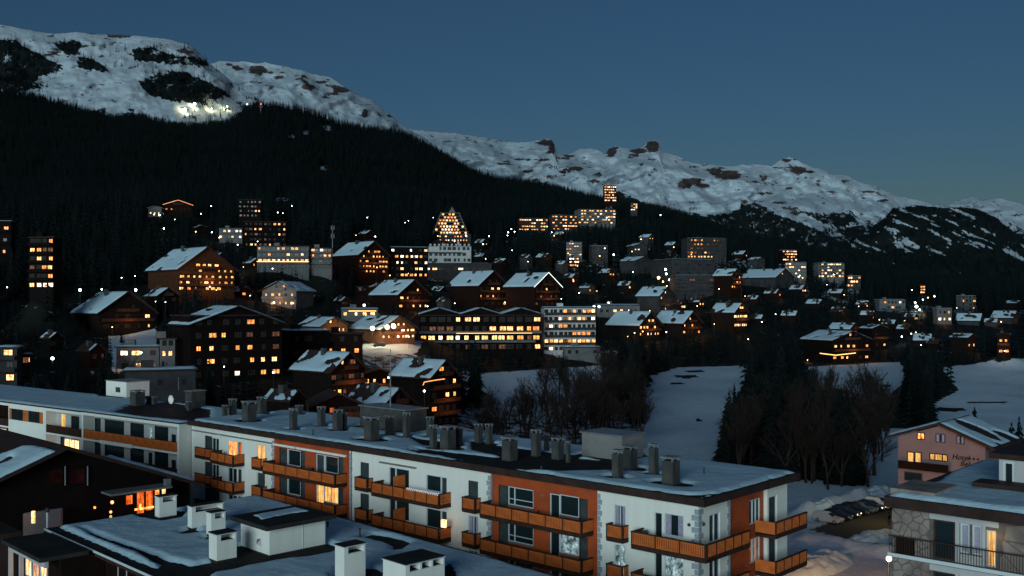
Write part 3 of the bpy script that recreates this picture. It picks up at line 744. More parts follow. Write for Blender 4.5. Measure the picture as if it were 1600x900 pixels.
# ---------------------------------------------------------------- the long apartment block
FA = Frame((12.30, 65.82), (-0.740, 0.6725))
LV = [17.40 - 2.78 * k for k in range(4)]     # balcony floor heights, top storey first
EAVE = 20.55
def long_block():
    root = empty("apartment_block", (FA.o.x, FA.o.y, 0), FA.rz, "long white apartment block with orange timber balconies and a flat snowy roof", "apartment building")
    fx = lambda u, p=0.0: FA.x_at(u, p)
    L = fx(299.6)
    wins = []       # x0,x1,z0,z1, glass, frame, mullions, bars, curtain
    secs = [(0.0, fx(933.5), 'w'), (fx(933.5), fx(766.5), 't'), (fx(766.5), fx(546), 'w'), (fx(546), fx(428), 't'), (fx(428), L, 'w')]
    G = M_GLASS
    for k, zf in enumerate(LV):
        def W(ua, ub, za, zb, glass=G, frame=None, mull=(), bars=(), curtain=None):
            a, b = fx(ub), fx(ua)
            wins.append((min(a, b), max(a, b), zf + za, zf + zb, glass, frame, mull, bars, curtain))
        # corner flat
        W(1022, 1034.5, 0.02, 2.2, G, None)
        W(1037.5, 1068, 0.75, 2.25, M_LIT['blue'] if k == 1 else G, None, (), (), None if k else M_CURTAIN_D)
        W(959, 977.5, 0.05, 2.25, M_LIT['blue'] if k == 1 else G, None, (0.5,), (), M_CURTAIN_D if k != 1 else None)
        # right timber bay
        W(778.5, 793.5, 0.02, 2.25, M_SHUTTER, M_FRAME_D); W(793.5, 833, 0.85 if k != 1 else 0.8, 2.25, G, None, (0.75,), (0.33,))
        W(859, 874, 0.02, 2.25, G, None); W(874, 904, 0.8, 2.3, M_LIT['blue'] if k == 1 else G, None); W(904, 918, 0.02, 2.25, M_SHUTTER, M_FRAME_D)
        # middle white bay
        W(731.5, 747, 0.05, 2.2, M_SHUTTER if k == 0 else G, M_SHUTTER if k == 0 else None, () if k == 0 else (0.5,), (), None if k == 0 else M_CURTAIN_D)
        W(607.5, 617.5, 0.02, 2.2, G, None); W(617.5, 639, 0.55, 2.2, G, None)
        W(665.5, 688.5, 0.75 if k == 0 else 0.5, 2.1, G, None); W(688.5, 698, 0.05, 2.1, M_SHUTTER, None)
        W(563, 576.5, 0.05, 2.2, M_SHUTTER, M_SHUTTER)
        # left timber bay
        W(436, 448, 0.02, 2.25, M_SHUTTER, M_FRAME_D); W(448, 469, 0.7, 2.25, G, None, (0.93,)); W(469, 476, 0.02, 2.25, M_SHUTTER, M_FRAME_D)
        W(493.5, 506, 0.3, 2.25, M_LIT['curtain'] if k == 1 else M_SHUTTER, None); W(506, 528, 0.7, 2.25, M_LIT['curtain'] if k == 1 else G, None, (0.5,) if k == 1 else (0.93,))
        W(528, 536, 0.02, 2.25, M_SHUTTER, M_FRAME_D)
        # left white bay
        W(401, 414, 0.05, 2.2, M_LIT['curtain'] if k == 0 else M_SHUTTER, None, (0.5,) if k == 0 else ())
        W(356, 370, 0.55, 2.1, M_LIT['orange'] if k == 0 else G, None, (0.5,)); W(372, 377.5, 0.05, 2.1, M_LIT['red'] if k == 0 else M_SHUTTER, M_FRAME_D)
        W(320, 331, 0.02, 2.2, M_SHUTTER, M_FRAME_D); W(331, 342, 0.6, 2.1, G, None, (0.5,))
    zlow = LV[-1] - 0.4
    walls = {}
    for (a, b, kind) in secs:
        mb = MB(); y1 = 0.0 if kind == 'w' else -0.03
        holes = [(w[0], w[1], w[2], w[3]) for w in wins if w[0] >= a - 0.01 and w[1] <= b + 0.01]
        wall_cells(mb, a, b, zlow, EAVE, -0.25, y1, holes)
        wall_cells(mb, a, b, -1.0, zlow, -0.25, y1, [(a + 1.5 + 3.2 * i, a + 2.9 + 3.2 * i, 1.0 + 2.8 * j, 2.4 + 2.8 * j) for i in range(int((b - a - 2) / 3.2)) for j in range(3)])
        o = mb.build("wall" if kind == 'w' else "timber_cladding", M_WHITE if kind == 'w' else M_CLAD, root)
    # end wall: white, recessed timber, white
    ye = [0.0, -4.09, -9.39, -12.46]
    ewins = []
    for k, zf in enumerate(LV):
        ewins.append(('a', FA.y_at(1125, 0), FA.y_at(1108.5, 0), zf + 0.35, zf + 2.25, M_SHUTTER if k == 0 else G, (0.5,)))
        ewins.append(('b', FA.y_at(1188, 0.3), FA.y_at(1171, 0.3), zf + 0.55, zf + 2.3, G if k == 0 else M_LIT['dim'], (0.35, 0.65)))
        ewins.append(('c', FA.y_at(1214, 0), FA.y_at(1201.5, 0), zf + 0.02, zf + 2.25, M_SHUTTER, ()))
    for (a, b, x0, mat, nm, key) in ((ye[1], ye[0] - 0.26, 0.0, M_WHITE, "wall", 'a'), (ye[2], ye[1], 0.3, M_CLAD, "timber_cladding", 'b'), (ye[3], ye[2], 0.0, M_WHITE, "wall", 'c')):
        mb = MB()
        wall_cells(mb, a, b, -1.0, EAVE, x0, x0 + 0.25, [(w[1], w[2], w[3], w[4]) for w in ewins if w[0] == key], swap=True)
        if key != 'b': mb.box(x0 + 0.25, 0.6, a, a + 0.12, -1, EAVE); mb.box(x0 + 0.25, 0.6, b - 0.12, b, -1, EAVE)
        mb.build(nm, mat, root)
    for (key, a, b, z0, z1, g, mu) in ewins:
        window(root, a, b, z0, z1, (0.3 if key == 'b' else 0.0) + 0.08, g, M_FRAME_W, mu, swap=True, dy=-1)
    mb = MB(); mb.box(0.3, L - 0.02, -12.46, -12.2, -1.0, EAVE); mb.box(L - 0.28, L - 0.02, -12.2, -0.25, -1, EAVE)
    # dark rooms behind the windows
    mb.box(0.3, L - 0.3, -3.0, -2.9, 0, EAVE)
    for z in LV + [LV[-1] - 2.78]: mb.box(0.26, L - 0.3, -2.9, -0.26, z - 0.3, z - 0.06)
    mb.build("inner_wall", M_GREYWALL, root)
    for (a, b, z0, z1, g, fr_, mu, ba, cu) in wins:
        window(root, a, b, z0, z1, -0.09, g, fr_, mu, ba, curtain=cu)
    # grey parapet panels and sills under the big windows
    for zf in LV:
        mb = MB()
        for (ua, ub, h) in ((793.5, 833, .82), (874, 904, .77), (617.5, 639, .52), (448, 469, .67), (506, 528, .67)):
            a, b = fx(ub), fx(ua); mb = MB(); mb.box(a, b, -0.06, 0.05, zf + h - 0.10, zf + h)
            mb.build("window_sill", M_METAL, root)
    # quoins
    q = MB(); q.box(0, 1, 0, 1, 0, 1); qm = q.mesh("quoin", M_QUOIN)
    z = zlow
    i = 0
    while z < EAVE - 0.45:
        for (xa, sgn) in ((fx(933.5), -1), (fx(766.5), 1), (fx(546), -1), (fx(428), 1)):
            wdt = 0.42 if i % 2 else 0.28
            x = xa if sgn > 0 else xa - wdt
            put("quoin", qm, root, (x, 0.0, z), None, (wdt, 0.025, 0.36))
        wdt = 0.55 if i % 2 else 0.32
        put("quoin", qm, root, (-0.028, 0.0, z), None, (wdt, 0.028, 0.36))
        put("quoin", qm, root, (-0.028, -(0.87 - wdt), z), None, (0.028, 0.87 - wdt, 0.36))
        put("quoin", qm, root, (-0.028, ye[1], z), None, (0.028, 0.3 if i % 2 else 0.45, 0.36))
        z += 0.40; i += 1
    # balconies
    D = 1.40
    for k, zf in enumerate(LV[:3]):
        g = lambda u: FA.x_at(u, D)
        balcony(root, -D, g(986), D, zf, 3, side='hi')
        bend = balcony(root, FA.y_at(1172, -D), D - 0.13, D, zf, 5, side='none', swap=True, frontdir=-1)
        x0 = FA.x_at(981, 0.72); balcony(root, FA.x_at(973, 0.72), FA.x_at(947, 0.72), 0.72, zf, 1)
        balcony(root, g(908.5), g(749.5), D, zf, 6)
        balcony(root, FA.x_at(742, 0.72), FA.x_at(721.5, 0.72), 0.72, zf, 1)
        balcony(root, g(685.5), g(580), D, zf, 6)
        balcony(root, FA.x_at(573.5, 0.72), FA.x_at(554, 0.72), 0.72, zf, 1)
        balcony(root, g(523), g(410), D, zf, 6)
        balcony(root, FA.x_at(408, 0.72), FA.x_at(393, 0.72), 0.72, zf, 1)
        balcony(root, g(363.5), g(328), D, zf, 3)
        balcony(root, g(327) + 0.1, FA.x_at(300.5, 0.9), 0.62, zf, 2, side='none')
        # far corner balcony on the end wall
        balcony(root, FA.y_at(1261, -1.6), FA.y_at(1212, -1.6), 1.6, zf, 4, side='none', swap=True, frontdir=-1)
        ys = FA.y_at(1212, -1.6)
        mb = MB(); mb.box(-1.55, -0.02, ys - 0.02, ys + 0.04, zf + 0.1, zf + 0.94); mb.build("balcony_panel", M_PANEL, root)
        # timber screen beside the middle flat
        xs = fx(633); mb = MB(); mb.box(xs - 0.05, xs + 0.03, 0.02, D - 0.1, zf, zf + 1.75); mb.build("balcony_screen", M_PANEL, root)
        # things seen on the balconies: box benches
    # awnings
    def awn(ua, ub, z, mat=M_WHITE, t=0.16):
        mb = MB(); mb.box(fx(ub), fx(ua), 0.01, 0.22, z - t, z); mb.build("awning_box", mat, root)
    awn(429, 463, LV[0] + 2.62, t=0.2); awn(465, 542, LV[0] + 2.62, t=0.2); awn(595, 651, LV[0] + 2.55, M_METAL, 0.12)
    awn(302, 342, LV[0] + 2.62, M_METAL, 0.1); awn(345, 426, LV[0] + 2.62, M_METAL, 0.1); awn(636, 686, LV[1] + 2.42)
    # wall lamps: two round dark vents at the corner, small lamps on the timber
    for (u, v) in ((1077, 820), (848, 774), (484, 712)):
        x = fx(u); z = FA.z_at(v, x, 0); mb = MB(); mb.tube((x, 0, z), (x, 0.06, z), 0.12 if u == 1077 else 0.07, n=10)
        mb.build("vent_cover" if u == 1077 else "wall_lamp", M_SHUTTER if u == 1077 else M_CAP, root)
    y = FA.y_at(1099, 0); mb = MB(); zv = FA.z_at(819, 0, y); mb.tube((0, y, zv), (-0.06, y, zv), 0.12, n=10); mb.build("vent_cover", M_SHUTTER, root)
    # roof
    mb = MB(); mb.box(-0.75, L - 0.03, -13.1, 0.55, EAVE, EAVE + 0.52)
    roof = mb.build("roof", [M_FASCIA], root)
    mb = MB(); mb.box(-0.62, L - 0.1, -12.97, 0.42, EAVE + 0.52, EAVE + 0.53); mb.build("roof_membrane", M_MEMBRANE, roof)
    zr = EAVE + 0.53
    bare = []
    CH = [(1028, 1057, 715, 759, 0), (952, 970, 704, 749, 0), (967, 991, 698, 735, 1), (1010, 1026, 694, 743, 1),
          (778, 803, 684, 721, 0), (738, 751, 663, 693, 1), (755, 767, 663, 695, 1), (826, 842, 672, 714, 1), (857, 877, 685, 719, 1), (882, 890, 690, 724, 1), (848, 856, 678, 706, 1),
          (668, 680, 665, 702, 0), (681, 706, 667, 703, 0), (707, 720, 668, 697, 1), (663, 675, 652, 684, 1), (562, 586, 652, 690, 0), (598, 612, 650, 682, 1), (626, 638, 645, 685, 1),
          (492, 505, 636, 668, 1), (515, 531, 641, 674, 0), (531, 540, 645, 672, 1), (448, 461, 639, 673, 0), (458, 470, 634, 650, 1), (371, 394, 628, 660, 0), (397, 412, 621, 648, 1), (344, 353, 634, 651, 0), (353, 366, 624, 649, 1)]
    for (a, b, vt, vb, k) in CH:
        x, y, wd = roof_chimney(root, FA, a, b, vt, vb, zr, k)
        bare.append(disc(x, y, wd * 1.25, 1.5))
    # stair heads
    def stairhead(u0, u1, vt, vb, depth, mat, nm="stair_head"):
        xa, ya = FA.on_plane(u1, vb, zr); xb, yb = FA.on_plane(u0, vb - (u1 - u0) * 0.13, zr)
        yy = (ya + yb) / 2; h = (vb - vt) * FA.w(xa, yy).y / F
        m = MB(); m.box(xa, xb, yy - depth, yy, zr, zr + h); o = m.build(nm, mat, root)
        m = MB(); m.box(xa - 0.15, xb + 0.15, yy - depth - 0.15, yy + 0.15, zr + h, zr + h + 0.12); m.build("stair_head_roof", M_METAL, o)
        bare.append(lambda X, Y: np.maximum(np.abs(X - (xa + xb) / 2) - (xb - xa) / 2 - 0.7, np.abs(Y - yy + depth / 2) - depth / 2 - 0.8))
        return xa, xb, yy, zr + h
    stairhead(909, 972, 683, 720, 3.0, M_GREYWALL)
    xa, xb, yy, zt_ = stairhead(562, 634, 642, 676, 2.8, M_CONC)
    # roof mast
    mx, my = xa + (xb - xa) * 0.42, yy - 0.6
    hh = (FA.z_at(545, mx, my)); mb = MB(); mb.tube((mx, my, zt_), (mx, my, hh), 0.07, 0.04, 8); mb.box(mx - 0.03, mx + 0.5, my - .03, my + .03, hh - 4.8, hh - 4.74); mb.build("roof_mast", M_CAP, root)
    # dark areas where the snow has gone (photo regions on the roof plane)
    for poly in ([(690, 705), (830, 722), (845, 712), (900, 716), (1000, 735), (870, 738), (800, 733), (690, 712), (640, 700)],
                 [(640, 683), (720, 695), (720, 702), (660, 697)], [(735, 690), (800, 700), (905, 712), (905, 720), (820, 722), (735, 704)],
                 [(896, 716), (960, 722), (960, 738), (905, 730)], [(1140, 770), (1060, 780), (1030, 776), (1090, 774)],
                 [(640, 702), (700, 711), (760, 722), (800, 733), (780, 732), (700, 716), (640, 706)]):
        bare.append([FA.on_plane(u, v, zr) for u, v in poly])
    snow_sheet(roof, -0.55, L - 0.3, -12.95, 0.36, zr, 0.22, bare, 0.16, 0.3, seed=3, ragged=0.25)
    for (u, v0, v1) in ((1100, 730, 743), (489, 671, 682), (846, 728, 738)):
        x, y = FA.on_plane(u, v1, zr); h = (v1 - v0) * FA.w(x, y).y / F
        mb = MB(); mb.tube((x, y, zr), (x, y, zr + h), 0.06, n=8); mb.build("vent_pipe", M_SHUTTER, root)
    # fairy lights on a balcony rail
    mb = MB(); rr = random.Random(4); xa, xb = FA.x_at(686, D), FA.x_at(636, D)
    pts = []
    for i in range(70):
        t = i / 69; x = xb + (xa - xb) * t; z = LV[0] + 1.0 + 0.07 * math.sin(i * 1.3) + rr.uniform(-.02, .02)
        pts.append((x, D + 0.06, z)); mb.ball(pts[-1], 0.035, 5, 3)
    o = mb.build("fairy_light_string", M_FAIRY, root)
    # hanging lantern glow on the lower balcony end
    mb = MB(); x, yv = FA.x_at(693.5, 1.2), 1.2; z = FA.z_at(818, x, yv); mb.box(x - .22, x + .22, yv - .1, yv + .1, z - .3, z + .3); mb.build("lantern", M_LIT['amber'], root)
    return root
long_block()

# ---------------------------------------------------------------- left neighbour in the same row
FB = Frame((-35.87, 107.6), (-0.7965, 0.6046))
def left_block():
    root = empty("apartment_block", (FB.o.x, FB.o.y, 0), FB.rz, "white framed apartment block with a long timber parapet, left of the long block", "apartment building")
    Z = [17.60, 14.77, 11.94]
    X1, X2, X3 = FB.x_at(127.5, 0), FB.x_at(69, 0), FB.x_at(12.5, 0); X4 = X3 + 30
    top = 20.70
    mb = MB()   # frame: end wall, party walls, beams
    mb.box(0, 0.35, -12, 0, -1, top); mb.box(0.35, X1, -0.3, 0, top - 0.34, top)
    mb.box(X1 - 0.35, X1, -1.45, -0.003, -1, top - 0.34)
    for x in (X2, X3, X3 + 9, X3 + 18): mb.box(x - 0.3, x, -1.45, -0.06, -1, top - 0.4)
    mb.box(X1, X4, -0.35, -0.06, top - 0.4, top - 0.06)
    for z in Z: mb.box(0.35, X1 - 0.35, -1.45, -0.02, z - 0.22, z)
    for z in Z: mb.box(X1, X4, -1.45, -0.1, z - 0.22, z)
    mb.box(0.35, X4, -12, -11.7, -1, top)
    mb.build("wall", M_WHITE, root)
    G = M_GLASS; wins = []
    for k, z in enumerate(Z):
        for (ua, ub, g, za, zb) in ((148, 157.5, G, .05, 2.3), (163.5, 194, G, .05, 2.3), (203.5, 225, G, .05, 2.3), (232, 238, M_LIT['blue'] if k == 0 else G, .4, 2.0), (241.5, 263, G, .05, 2.3), (268, 275, G, .6, 1.6),
                               (84, 88, G, .6, 1.6), (94.5, 102.5, M_LIT['curtain'] if k == 0 else G, .05, 2.3), (111, 124, G, .3, 2.2)):
            a, b = FB.x_at(ub, -1.45), FB.x_at(ua, -1.45); wins.append((a, b, z + za, z + zb, g))
    mb = MB(); wall_cells(mb, 0.35, X2, -1, top - 0.05, -1.7, -1.45, wins); mb.build("wall", M_PALE, root)
    mb = MB(); mb.box(0.36, X4, -3.0, -2.9, 0, top); mb.build("inner_wall", M_GREYWALL, root)
    for w in wins: window(root, w[0], w[1], w[2], w[3], -1.5, w[4], M_FRAME_W if w[4] is not G else M_FRAME_D)
    # closed bay with a timber window strip, and the dark loggia beyond
    z0, z1 = FB.z_at(663, X2, 0), FB.z_at(645, X2, 0)
    hol = [(FB.x_at(36, -.06), FB.x_at(17, -.06), z0, z1), (FB.x_at(62, -.06), FB.x_at(43.5, -.06), z0, z1)]
    mb = MB(); wall_cells(mb, X2, X3 - 0.3, -1, top - 0.4, -0.3, -0.08, hol); mb.build("wall", M_WHITE, root)
    for h in hol: window(root, *h, -0.15, G, M_FRAME_D, (0.5,))
    for (ua, ub) in ((36, 43.5), (62, 67), (14.5, 17)):
        mb = MB(); mb.box(FB.x_at(ub, -.06), FB.x_at(ua, -.06), -0.08, -0.04, z0, z1); mb.build("timber_panel", M_PANEL, root)
    mb = MB(); mb.box(X3, X4, -1.7, -1.45, -1, top - .1); mb.build("timber_cladding", M_REDWOOD, root)
    mb = MB()
    for z in Z: mb.box(X3, X4, -0.14, -0.1, z, z + 0.95)
    mb.build("parapet", M_BALC, root)
    # long timber parapet, one panel after another
    for k, z in enumerate(Z):
        mb = MB(); mb.box(0.36, X1 - 0.36, -0.12, -0.06, z, z + 1.08); par = mb.build("parapet", M_BALC, root)
        n = 12; st = (X1 - 0.76) / n
        for i in range(n):
            if k == 0 or i > 6: put("parapet_panel", PANEL_ME, par, (0.38 + i * st, -0.055, z + 0.02), None, (st - 0.04, 1, 1.02))
        mb = MB(); mb.box(X1 + 0.02, X2 - 0.32, -0.14, -0.1, z, z + 1.0); mb.build("parapet", M_BALC, root)
    mb = MB(); mb.box(FB.x_at(206, 0.1), FB.x_at(156, 0.1), 0.0, 0.14, Z[0] - 0.28, Z[0] + 0.12); mb.build("awning_box", M_WHITE, root)
    x0, x1 = FB.x_at(124, -1.4), FB.x_at(101, -1.4); window(root, x0, x1, Z[1] + .5, Z[1] + 2.1, -1.38, M_LIT['amber'], M_FRAME_W, (0.33, 0.66))
    window(root, FB.x_at(12, -1.4) + .3, FB.x_at(-10, -1.4), Z[1] + .7, Z[1] + 2.1, -1.38, M_LIT['amber'], M_FRAME_W, (0.5,))
    # roof
    mb = MB(); mb.box(-0.1, X1 + 0.1, -12.6, 0.05, top, top + 0.12); mb.box(X1 + 0.1, X4, -12.6, 0.0, top - 0.06, top + 0.10)
    roof = mb.build("roof", M_FASCIA, root); zr = top + 0.12
    bare = []
    for (a, b, vt, vb, k) in ((196, 219, 611, 635, 1), (226, 234, 620, 632, 0), (234, 243, 621, 633, 0), (289, 297, 628, 643, 0)):
        x, y, wd = roof_chimney(root, FB, a, b, vt, vb, zr, k); bare.append(disc(x, y, wd * .9, 1.3))
    def head(u0, u1, vt, vb, depth, mat):
        xa, ya = FB.on_plane(u1, vb, zr); xb, yb = FB.on_plane(u0, vb, zr); h = (vb - vt) * FB.w(xa, ya).y / F
        yy = ya - 1.0
        mb = MB(); mb.box(xa, xa + (xb - xa) * .92, yy - depth, yy, zr, zr + h); o = mb.build("stair_head", mat, root)
        mb = MB(); mb.box(xa - .1, xa + (xb - xa) * .92 + .1, yy - depth - .1, yy + .1, zr + h, zr + h + .08); mb.build("stair_head_roof", M_METAL, o)
        return xa, xb, yy, h
    xa, xb, yy, h = head(108, 187, 598, 622, 3.5, M_WHITE)
    mb = MB(); mb.box(xa + 1.5, xa + 2.6, yy, yy + .03, zr + .6, zr + 1.3); mb.build("vent_grille", M_SHUTTER, root)
    bare.append(lambda X, Y: np.maximum(np.abs(X - (xa + xb) / 2) - (xb - xa) / 2 - 1, np.abs(Y - yy + 1.2) - 2.6))
    xa2, xb2, yy2, h2 = head(265, 288, 613, 640, 2.0, M_CONC)
    # satellite dish on the lift head
    cx, cy, cz = FB.x_at(270, yy2 + .4), yy2 + .4, zr + 1.0
    mb = MB()
    for j in range(5):
        for i in range(14):
            a0, a1 = 2 * math.pi * i / 14, 2 * math.pi * (i + 1) / 14; r0, r1 = .55 * j / 5, .55 * (j + 1) / 5
            q = [(cx + r * math.cos(t), cy + .9 * (r * r), cz + r * math.sin(t)) for r, t in ((r0, a0), (r1, a0), (r1, a1), (r0, a1))]
            mb.quad(*q)
    mb.tube((cx, cy, cz), (cx, cy - .4, cz), .04); mb.build("satellite_dish", M_WHITE, root)
    mb = MB(); mb.tube((cx - .3, cy - .6, zr + h2), (cx - .3, cy - .6, zr + h2 + 1.6), .03); mb.build("antenna", M_CAP, root)
    bare.append([FB.on_plane(u, v, zr) for u, v in ((175, 645), (200, 634), (262, 628), (330, 640), (330, 660), (290, 658), (230, 652))])
    snow_sheet(roof, 0.0, X4 - 0.3, -12.4, -0.05, zr, 0.3, bare, 0.14, 0.3, seed=8, ragged=0.2)
    return root
left_block()
# ---------------------------------------------------------------- flat-roofed block in the foreground
FC = Frame((-22.7, 89.8), (0.700, -0.714))
def front_block():
    root = empty("apartment_block", (FC.o.x, FC.o.y, 0), FC.rz, "nearest block seen from above, snow on its flat roof with white chimneys and stair head", "apartment building")
    ZR = 16.5; Lx, Wy = 46.0, 18.6
    mb = MB(); mb.box(0.5, Lx - .5, -Wy + .8, -0.5, -1, ZR - .35); mb.build("wall", M_WHITE, root)
    mb = MB(); mb.box(0.4, Lx - .4, -Wy + .74, -Wy + .80, -1, ZR - .36); mb.build("timber_cladding", M_REDWOOD, root)
    mb = MB(); mb.box(0, Lx, -Wy, 0, ZR - 0.38, ZR - .01); mb.box(0.05, Lx, -Wy - 0.05, -Wy, ZR - .12, ZR + .05, 1)
    roof = mb.build("roof", [M_FASCIA, M_FRAME_W], root)
    mb = MB(); mb.box(0.1, Lx - .1, -Wy + .05, -.1, ZR - .01, ZR); mb.build("roof_membrane", M_MEMBRANE, roof)
    pl = lambda pts: [FC.on_plane(u, v, ZR) for u, v in pts]
    bare = [pl([(130, 827), (151, 837), (189, 849), (227, 862), (264, 877), (298, 884), (300, 930), (230, 905), (249, 884), (211, 862), (166, 847), (140, 834)]),
            pl([(264, 880), (298, 885), (330, 880), (340, 868), (372, 853), (421, 866), (512, 850), (532, 858), (511, 866), (470, 873), (413, 881), (332, 897), (320, 930), (230, 930)]),
            pl([(564, 842), (580, 835), (607, 839), (633, 845), (644, 849), (633, 855), (628, 860), (616, 861), (612, 854), (601, 849), (580, 843)]),
            pl([(212, 806), (240, 800), (275, 797), (292, 800), (285, 811), (255, 816), (222, 811)]),
            pl([(276, 835), (298, 826), (316, 832), (292, 837)]), pl([(318, 843), (330, 836), (345, 838), (330, 846)]),
            pl([(0, 780), (60, 810), (68, 828), (110, 855), (190, 890), (280, 925), (150, 960), (-60, 860)]),
            pl([(515, 905), (535, 888), (590, 890), (600, 900), (590, 915)]), pl([(590, 905), (605, 888), (650, 900), (705, 880), (715, 900), (700, 930)])]
    snow_sheet(roof, 0.25, Lx - .3, -Wy + 0.7, -0.25, ZR, 0.2, bare, 0.24, 0.45, seed=21, ragged=0.22)
    # chimneys: rendered stack, dark opening, slab
    def stack(uf, vf, ll, lr, h, slots=1):
        """front corner at photo (uf, vf); ll along -x to the left, lr along +y to the right"""
        x, y = FC.on_plane(uf, vf, ZR)
        th, tz = 0.10, ZR + h
        mb = MB()
        zo = tz - 0.42
        mb.box(x - ll, x, y, y + lr, ZR - .02, zo)
        mb.box(x - ll, x, y, y + .30, zo, tz); mb.box(x - ll, x, y + lr - .12, y + lr, zo, tz)
        mb.box(x - ll, x - ll + .1, y + .3, y + lr - .12, zo, tz)
        for k in range(1, slots): yy = y + .3 + (lr - .42) * k / slots; mb.box(x - ll + .1, x, yy - .07, yy + .07, zo, tz)
        b = mb.build("chimney", M_WHITE, root)
        mb = MB(); mb.box(x - ll - .05, x + .06, y - .06, y + lr + .06, tz, tz + .05, 0); mb.box(x - ll - .08, x + .02, y - .02, y + lr + .04, tz + .05, tz + .10, 1)
        mb.build("chimney_slab", [M_FRAME_W, M_MEMBRANE], b)
        mb = MB(); mb.box(x - ll - .04, x + .04, y - .04, y + lr + .04, ZR - .02, ZR + .16); mb.build("flashing", M_MEMBRANE, b)
        mb = MB(); mb.box(x - ll * .75, x - .15, y + .35, y + lr - .2, zo - .3, zo + .01); mb.build("flue", M_MEMBRANE, b)
    stack(338.9, 880.5, 1.1, 1.45, 1.85)
    stack(330, 840, 0.75, 1.15, 1.75)
    stack(300, 829, 0.7, 2.6, 1.75)
    stack(249, 812, 0.8, 1.45, 1.75)
    stack(538, 912, 1.0, 1.6, 2.2)
    stack(634, 935, 2.2, 3.0, 1.9, 3)
    # stair head
    x, y = FC.on_plane(421, 871, ZR); ll, lr, h = 3.85, 4.5, 1.95
    mb = MB(); mb.box(x - ll, x, y, y + lr, ZR - .02, ZR + h); sh = mb.build("stair_head", M_WHITE, root)
    mb = MB(); mb.box(x - .9, x + .03, y + lr * .58, y + lr * .58 + .04, ZR + .02, ZR + h - .05); mb.build("door_jamb", M_FRAME_W, sh)
    mb = MB(); mb.box(x - ll - .03, x + .04, y - .03, y + lr + .03, ZR - .02, ZR + .14); mb.build("flashing", M_MEMBRANE, sh)
    mb = MB(); mb.box(x - ll - .55, x + .55, y - .55, y + lr + .55, ZR + h, ZR + h + .30); mb.build("stair_head_roof", M_MEMBRANE, sh)
    # ventilation hood on the left wall of the stair head
    mb = MB(); hx, hz = x - 1.15, ZR + .85
    vs = [(hx - .5, y, hz + .12), (hx, y, hz + .25), (hx + .15, y, hz - .3), (hx - .55, y, hz - .05), (hx - .1, y - .28, hz - .1)]
    mb.add(vs, [(0, 1, 4), (1, 2, 4), (2, 3, 4), (3, 0, 4)]); mb.build("vent_hood", M_METAL, sh)
    snow_sheet(sh, x - ll - .5, x + .5, y - .5, y + lr + .5, ZR + h + .30, 0.1,
               [lambda X, Y: 0.75 - np.abs(X - (x - 2.7)) , lambda X, Y: (Y - (y + .6)), lambda X, Y: (y + lr - .3 - Y)], 0.07, 0.15, seed=5, ragged=0.3)
    for (u, v, hh) in ((562, 842, 1.2), (512, 829, 1.0)):
        x, y = FC.on_plane(u, v, ZR); mb = MB(); mb.tube((x, y, ZR), (x, y, ZR + hh * .55), .07, n=8); mb.ball((x, y, ZR + hh * .6), .11, 8, 5); mb.build("vent_pipe", M_SHUTTER, root)
    # street side below the white gutter: curtained windows and a rounded timber screen
    yw = -Wy + .8
    def wy(u): return FC.x_at(u, yw)
    for (ua, ub, g, cu) in ((142, 152, M_LIT['dim'], M_CURTAIN_D), (153, 161, M_LIT['dim'], M_CURTAIN_D), (186, 200, M_LIT['dim'], None)):
        a, b = wy(ua), wy(ub)
        w = window(root, min(a, b), max(a, b), ZR - 2.7, ZR - .5, yw - 0.07, g, M_FRAME_W, curtain=cu, dy=-1)
    xs, ysc = FC.on_plane(101, 878, ZR - 2.0)
    mb = MB(); N = 16
    for i in range(N):
        t0, t1 = math.pi * i / N, math.pi * (i + 1) / N
        p0 = (xs - 1.3 * math.cos(t0), ysc + .9 - 1.3 * math.sin(t0)); p1 = (xs - 1.3 * math.cos(t1), ysc + .9 - 1.3 * math.sin(t1))
        mb.quad((*p0, ZR - 6), (*p1, ZR - 6), (*p1, ZR - 1.55 + .5 * math.sin(t1)), (*p0, ZR - 1.55 + .5 * math.sin(t0)))
    mb.add([(xs - 1.3 * math.cos(math.pi * i / N), ysc + .9 - 1.3 * math.sin(math.pi * i / N), ZR - 1.55 + .5 * math.sin(math.pi * i / N)) for i in range(N + 1)], [tuple(range(N + 1))])
    mb.build("timber_screen", M_CLAD, root)
    # lower wing to the left: dark roof slab, pale beam, lit windows
    zt = ZR + .1; ya = FC.on_plane(20, 852, zt)[1]; yb = min(-Wy - .4, ya + 3.5)
    xa, xb = FC.on_plane(33, 838, zt)[0], FC.on_plane(82, 870, zt)[0]
    mb = MB(); mb.box(xa, xb, ya, yb, zt - .28, zt); mb.build("wing_roof", M_MEMBRANE, root)
    mb = MB(); mb.box(xa + .4, xb - .1, ya + .35, ya + .6, zt - .72, zt - .28); mb.box(xa + .4, xa + .7, ya + .35, ya + .6, zt - 6, zt - .72); mb.box(xa + 2.6, xa + 2.85, ya + .35, ya + .6, zt - 6, zt - .72)
    mb.build("wing_beam", M_PALE, root)
    mb = MB(); mb.box(xa + .6, xb, ya + 1.4, ya + 1.6, zt - 6, zt - .3); mb.box(xb - .2, xb, ya + 1.6, -Wy + .7, zt - 6, zt - .3); mb.build("wing_wall", M_REDWOOD, root)
    for k in range(3):
        a = xa + 1.2 + k * 1.5
        window(root, a, a + 1.2, zt - 2.6, zt - .75, ya + 1.30, M_LIT['amber' if k != 1 else 'orange'], M_FRAME_W, (.5,), dy=-1)
    # slatted louvre of the next house
    mb = MB()
    for k in range(4): mb.box(xa - 4.2, xa - .5, ya - 1.0, ya - .9, zt - .4 - k * .42, zt - .26 - k * .42)
    mb.build("louvre", M_PALE, root)
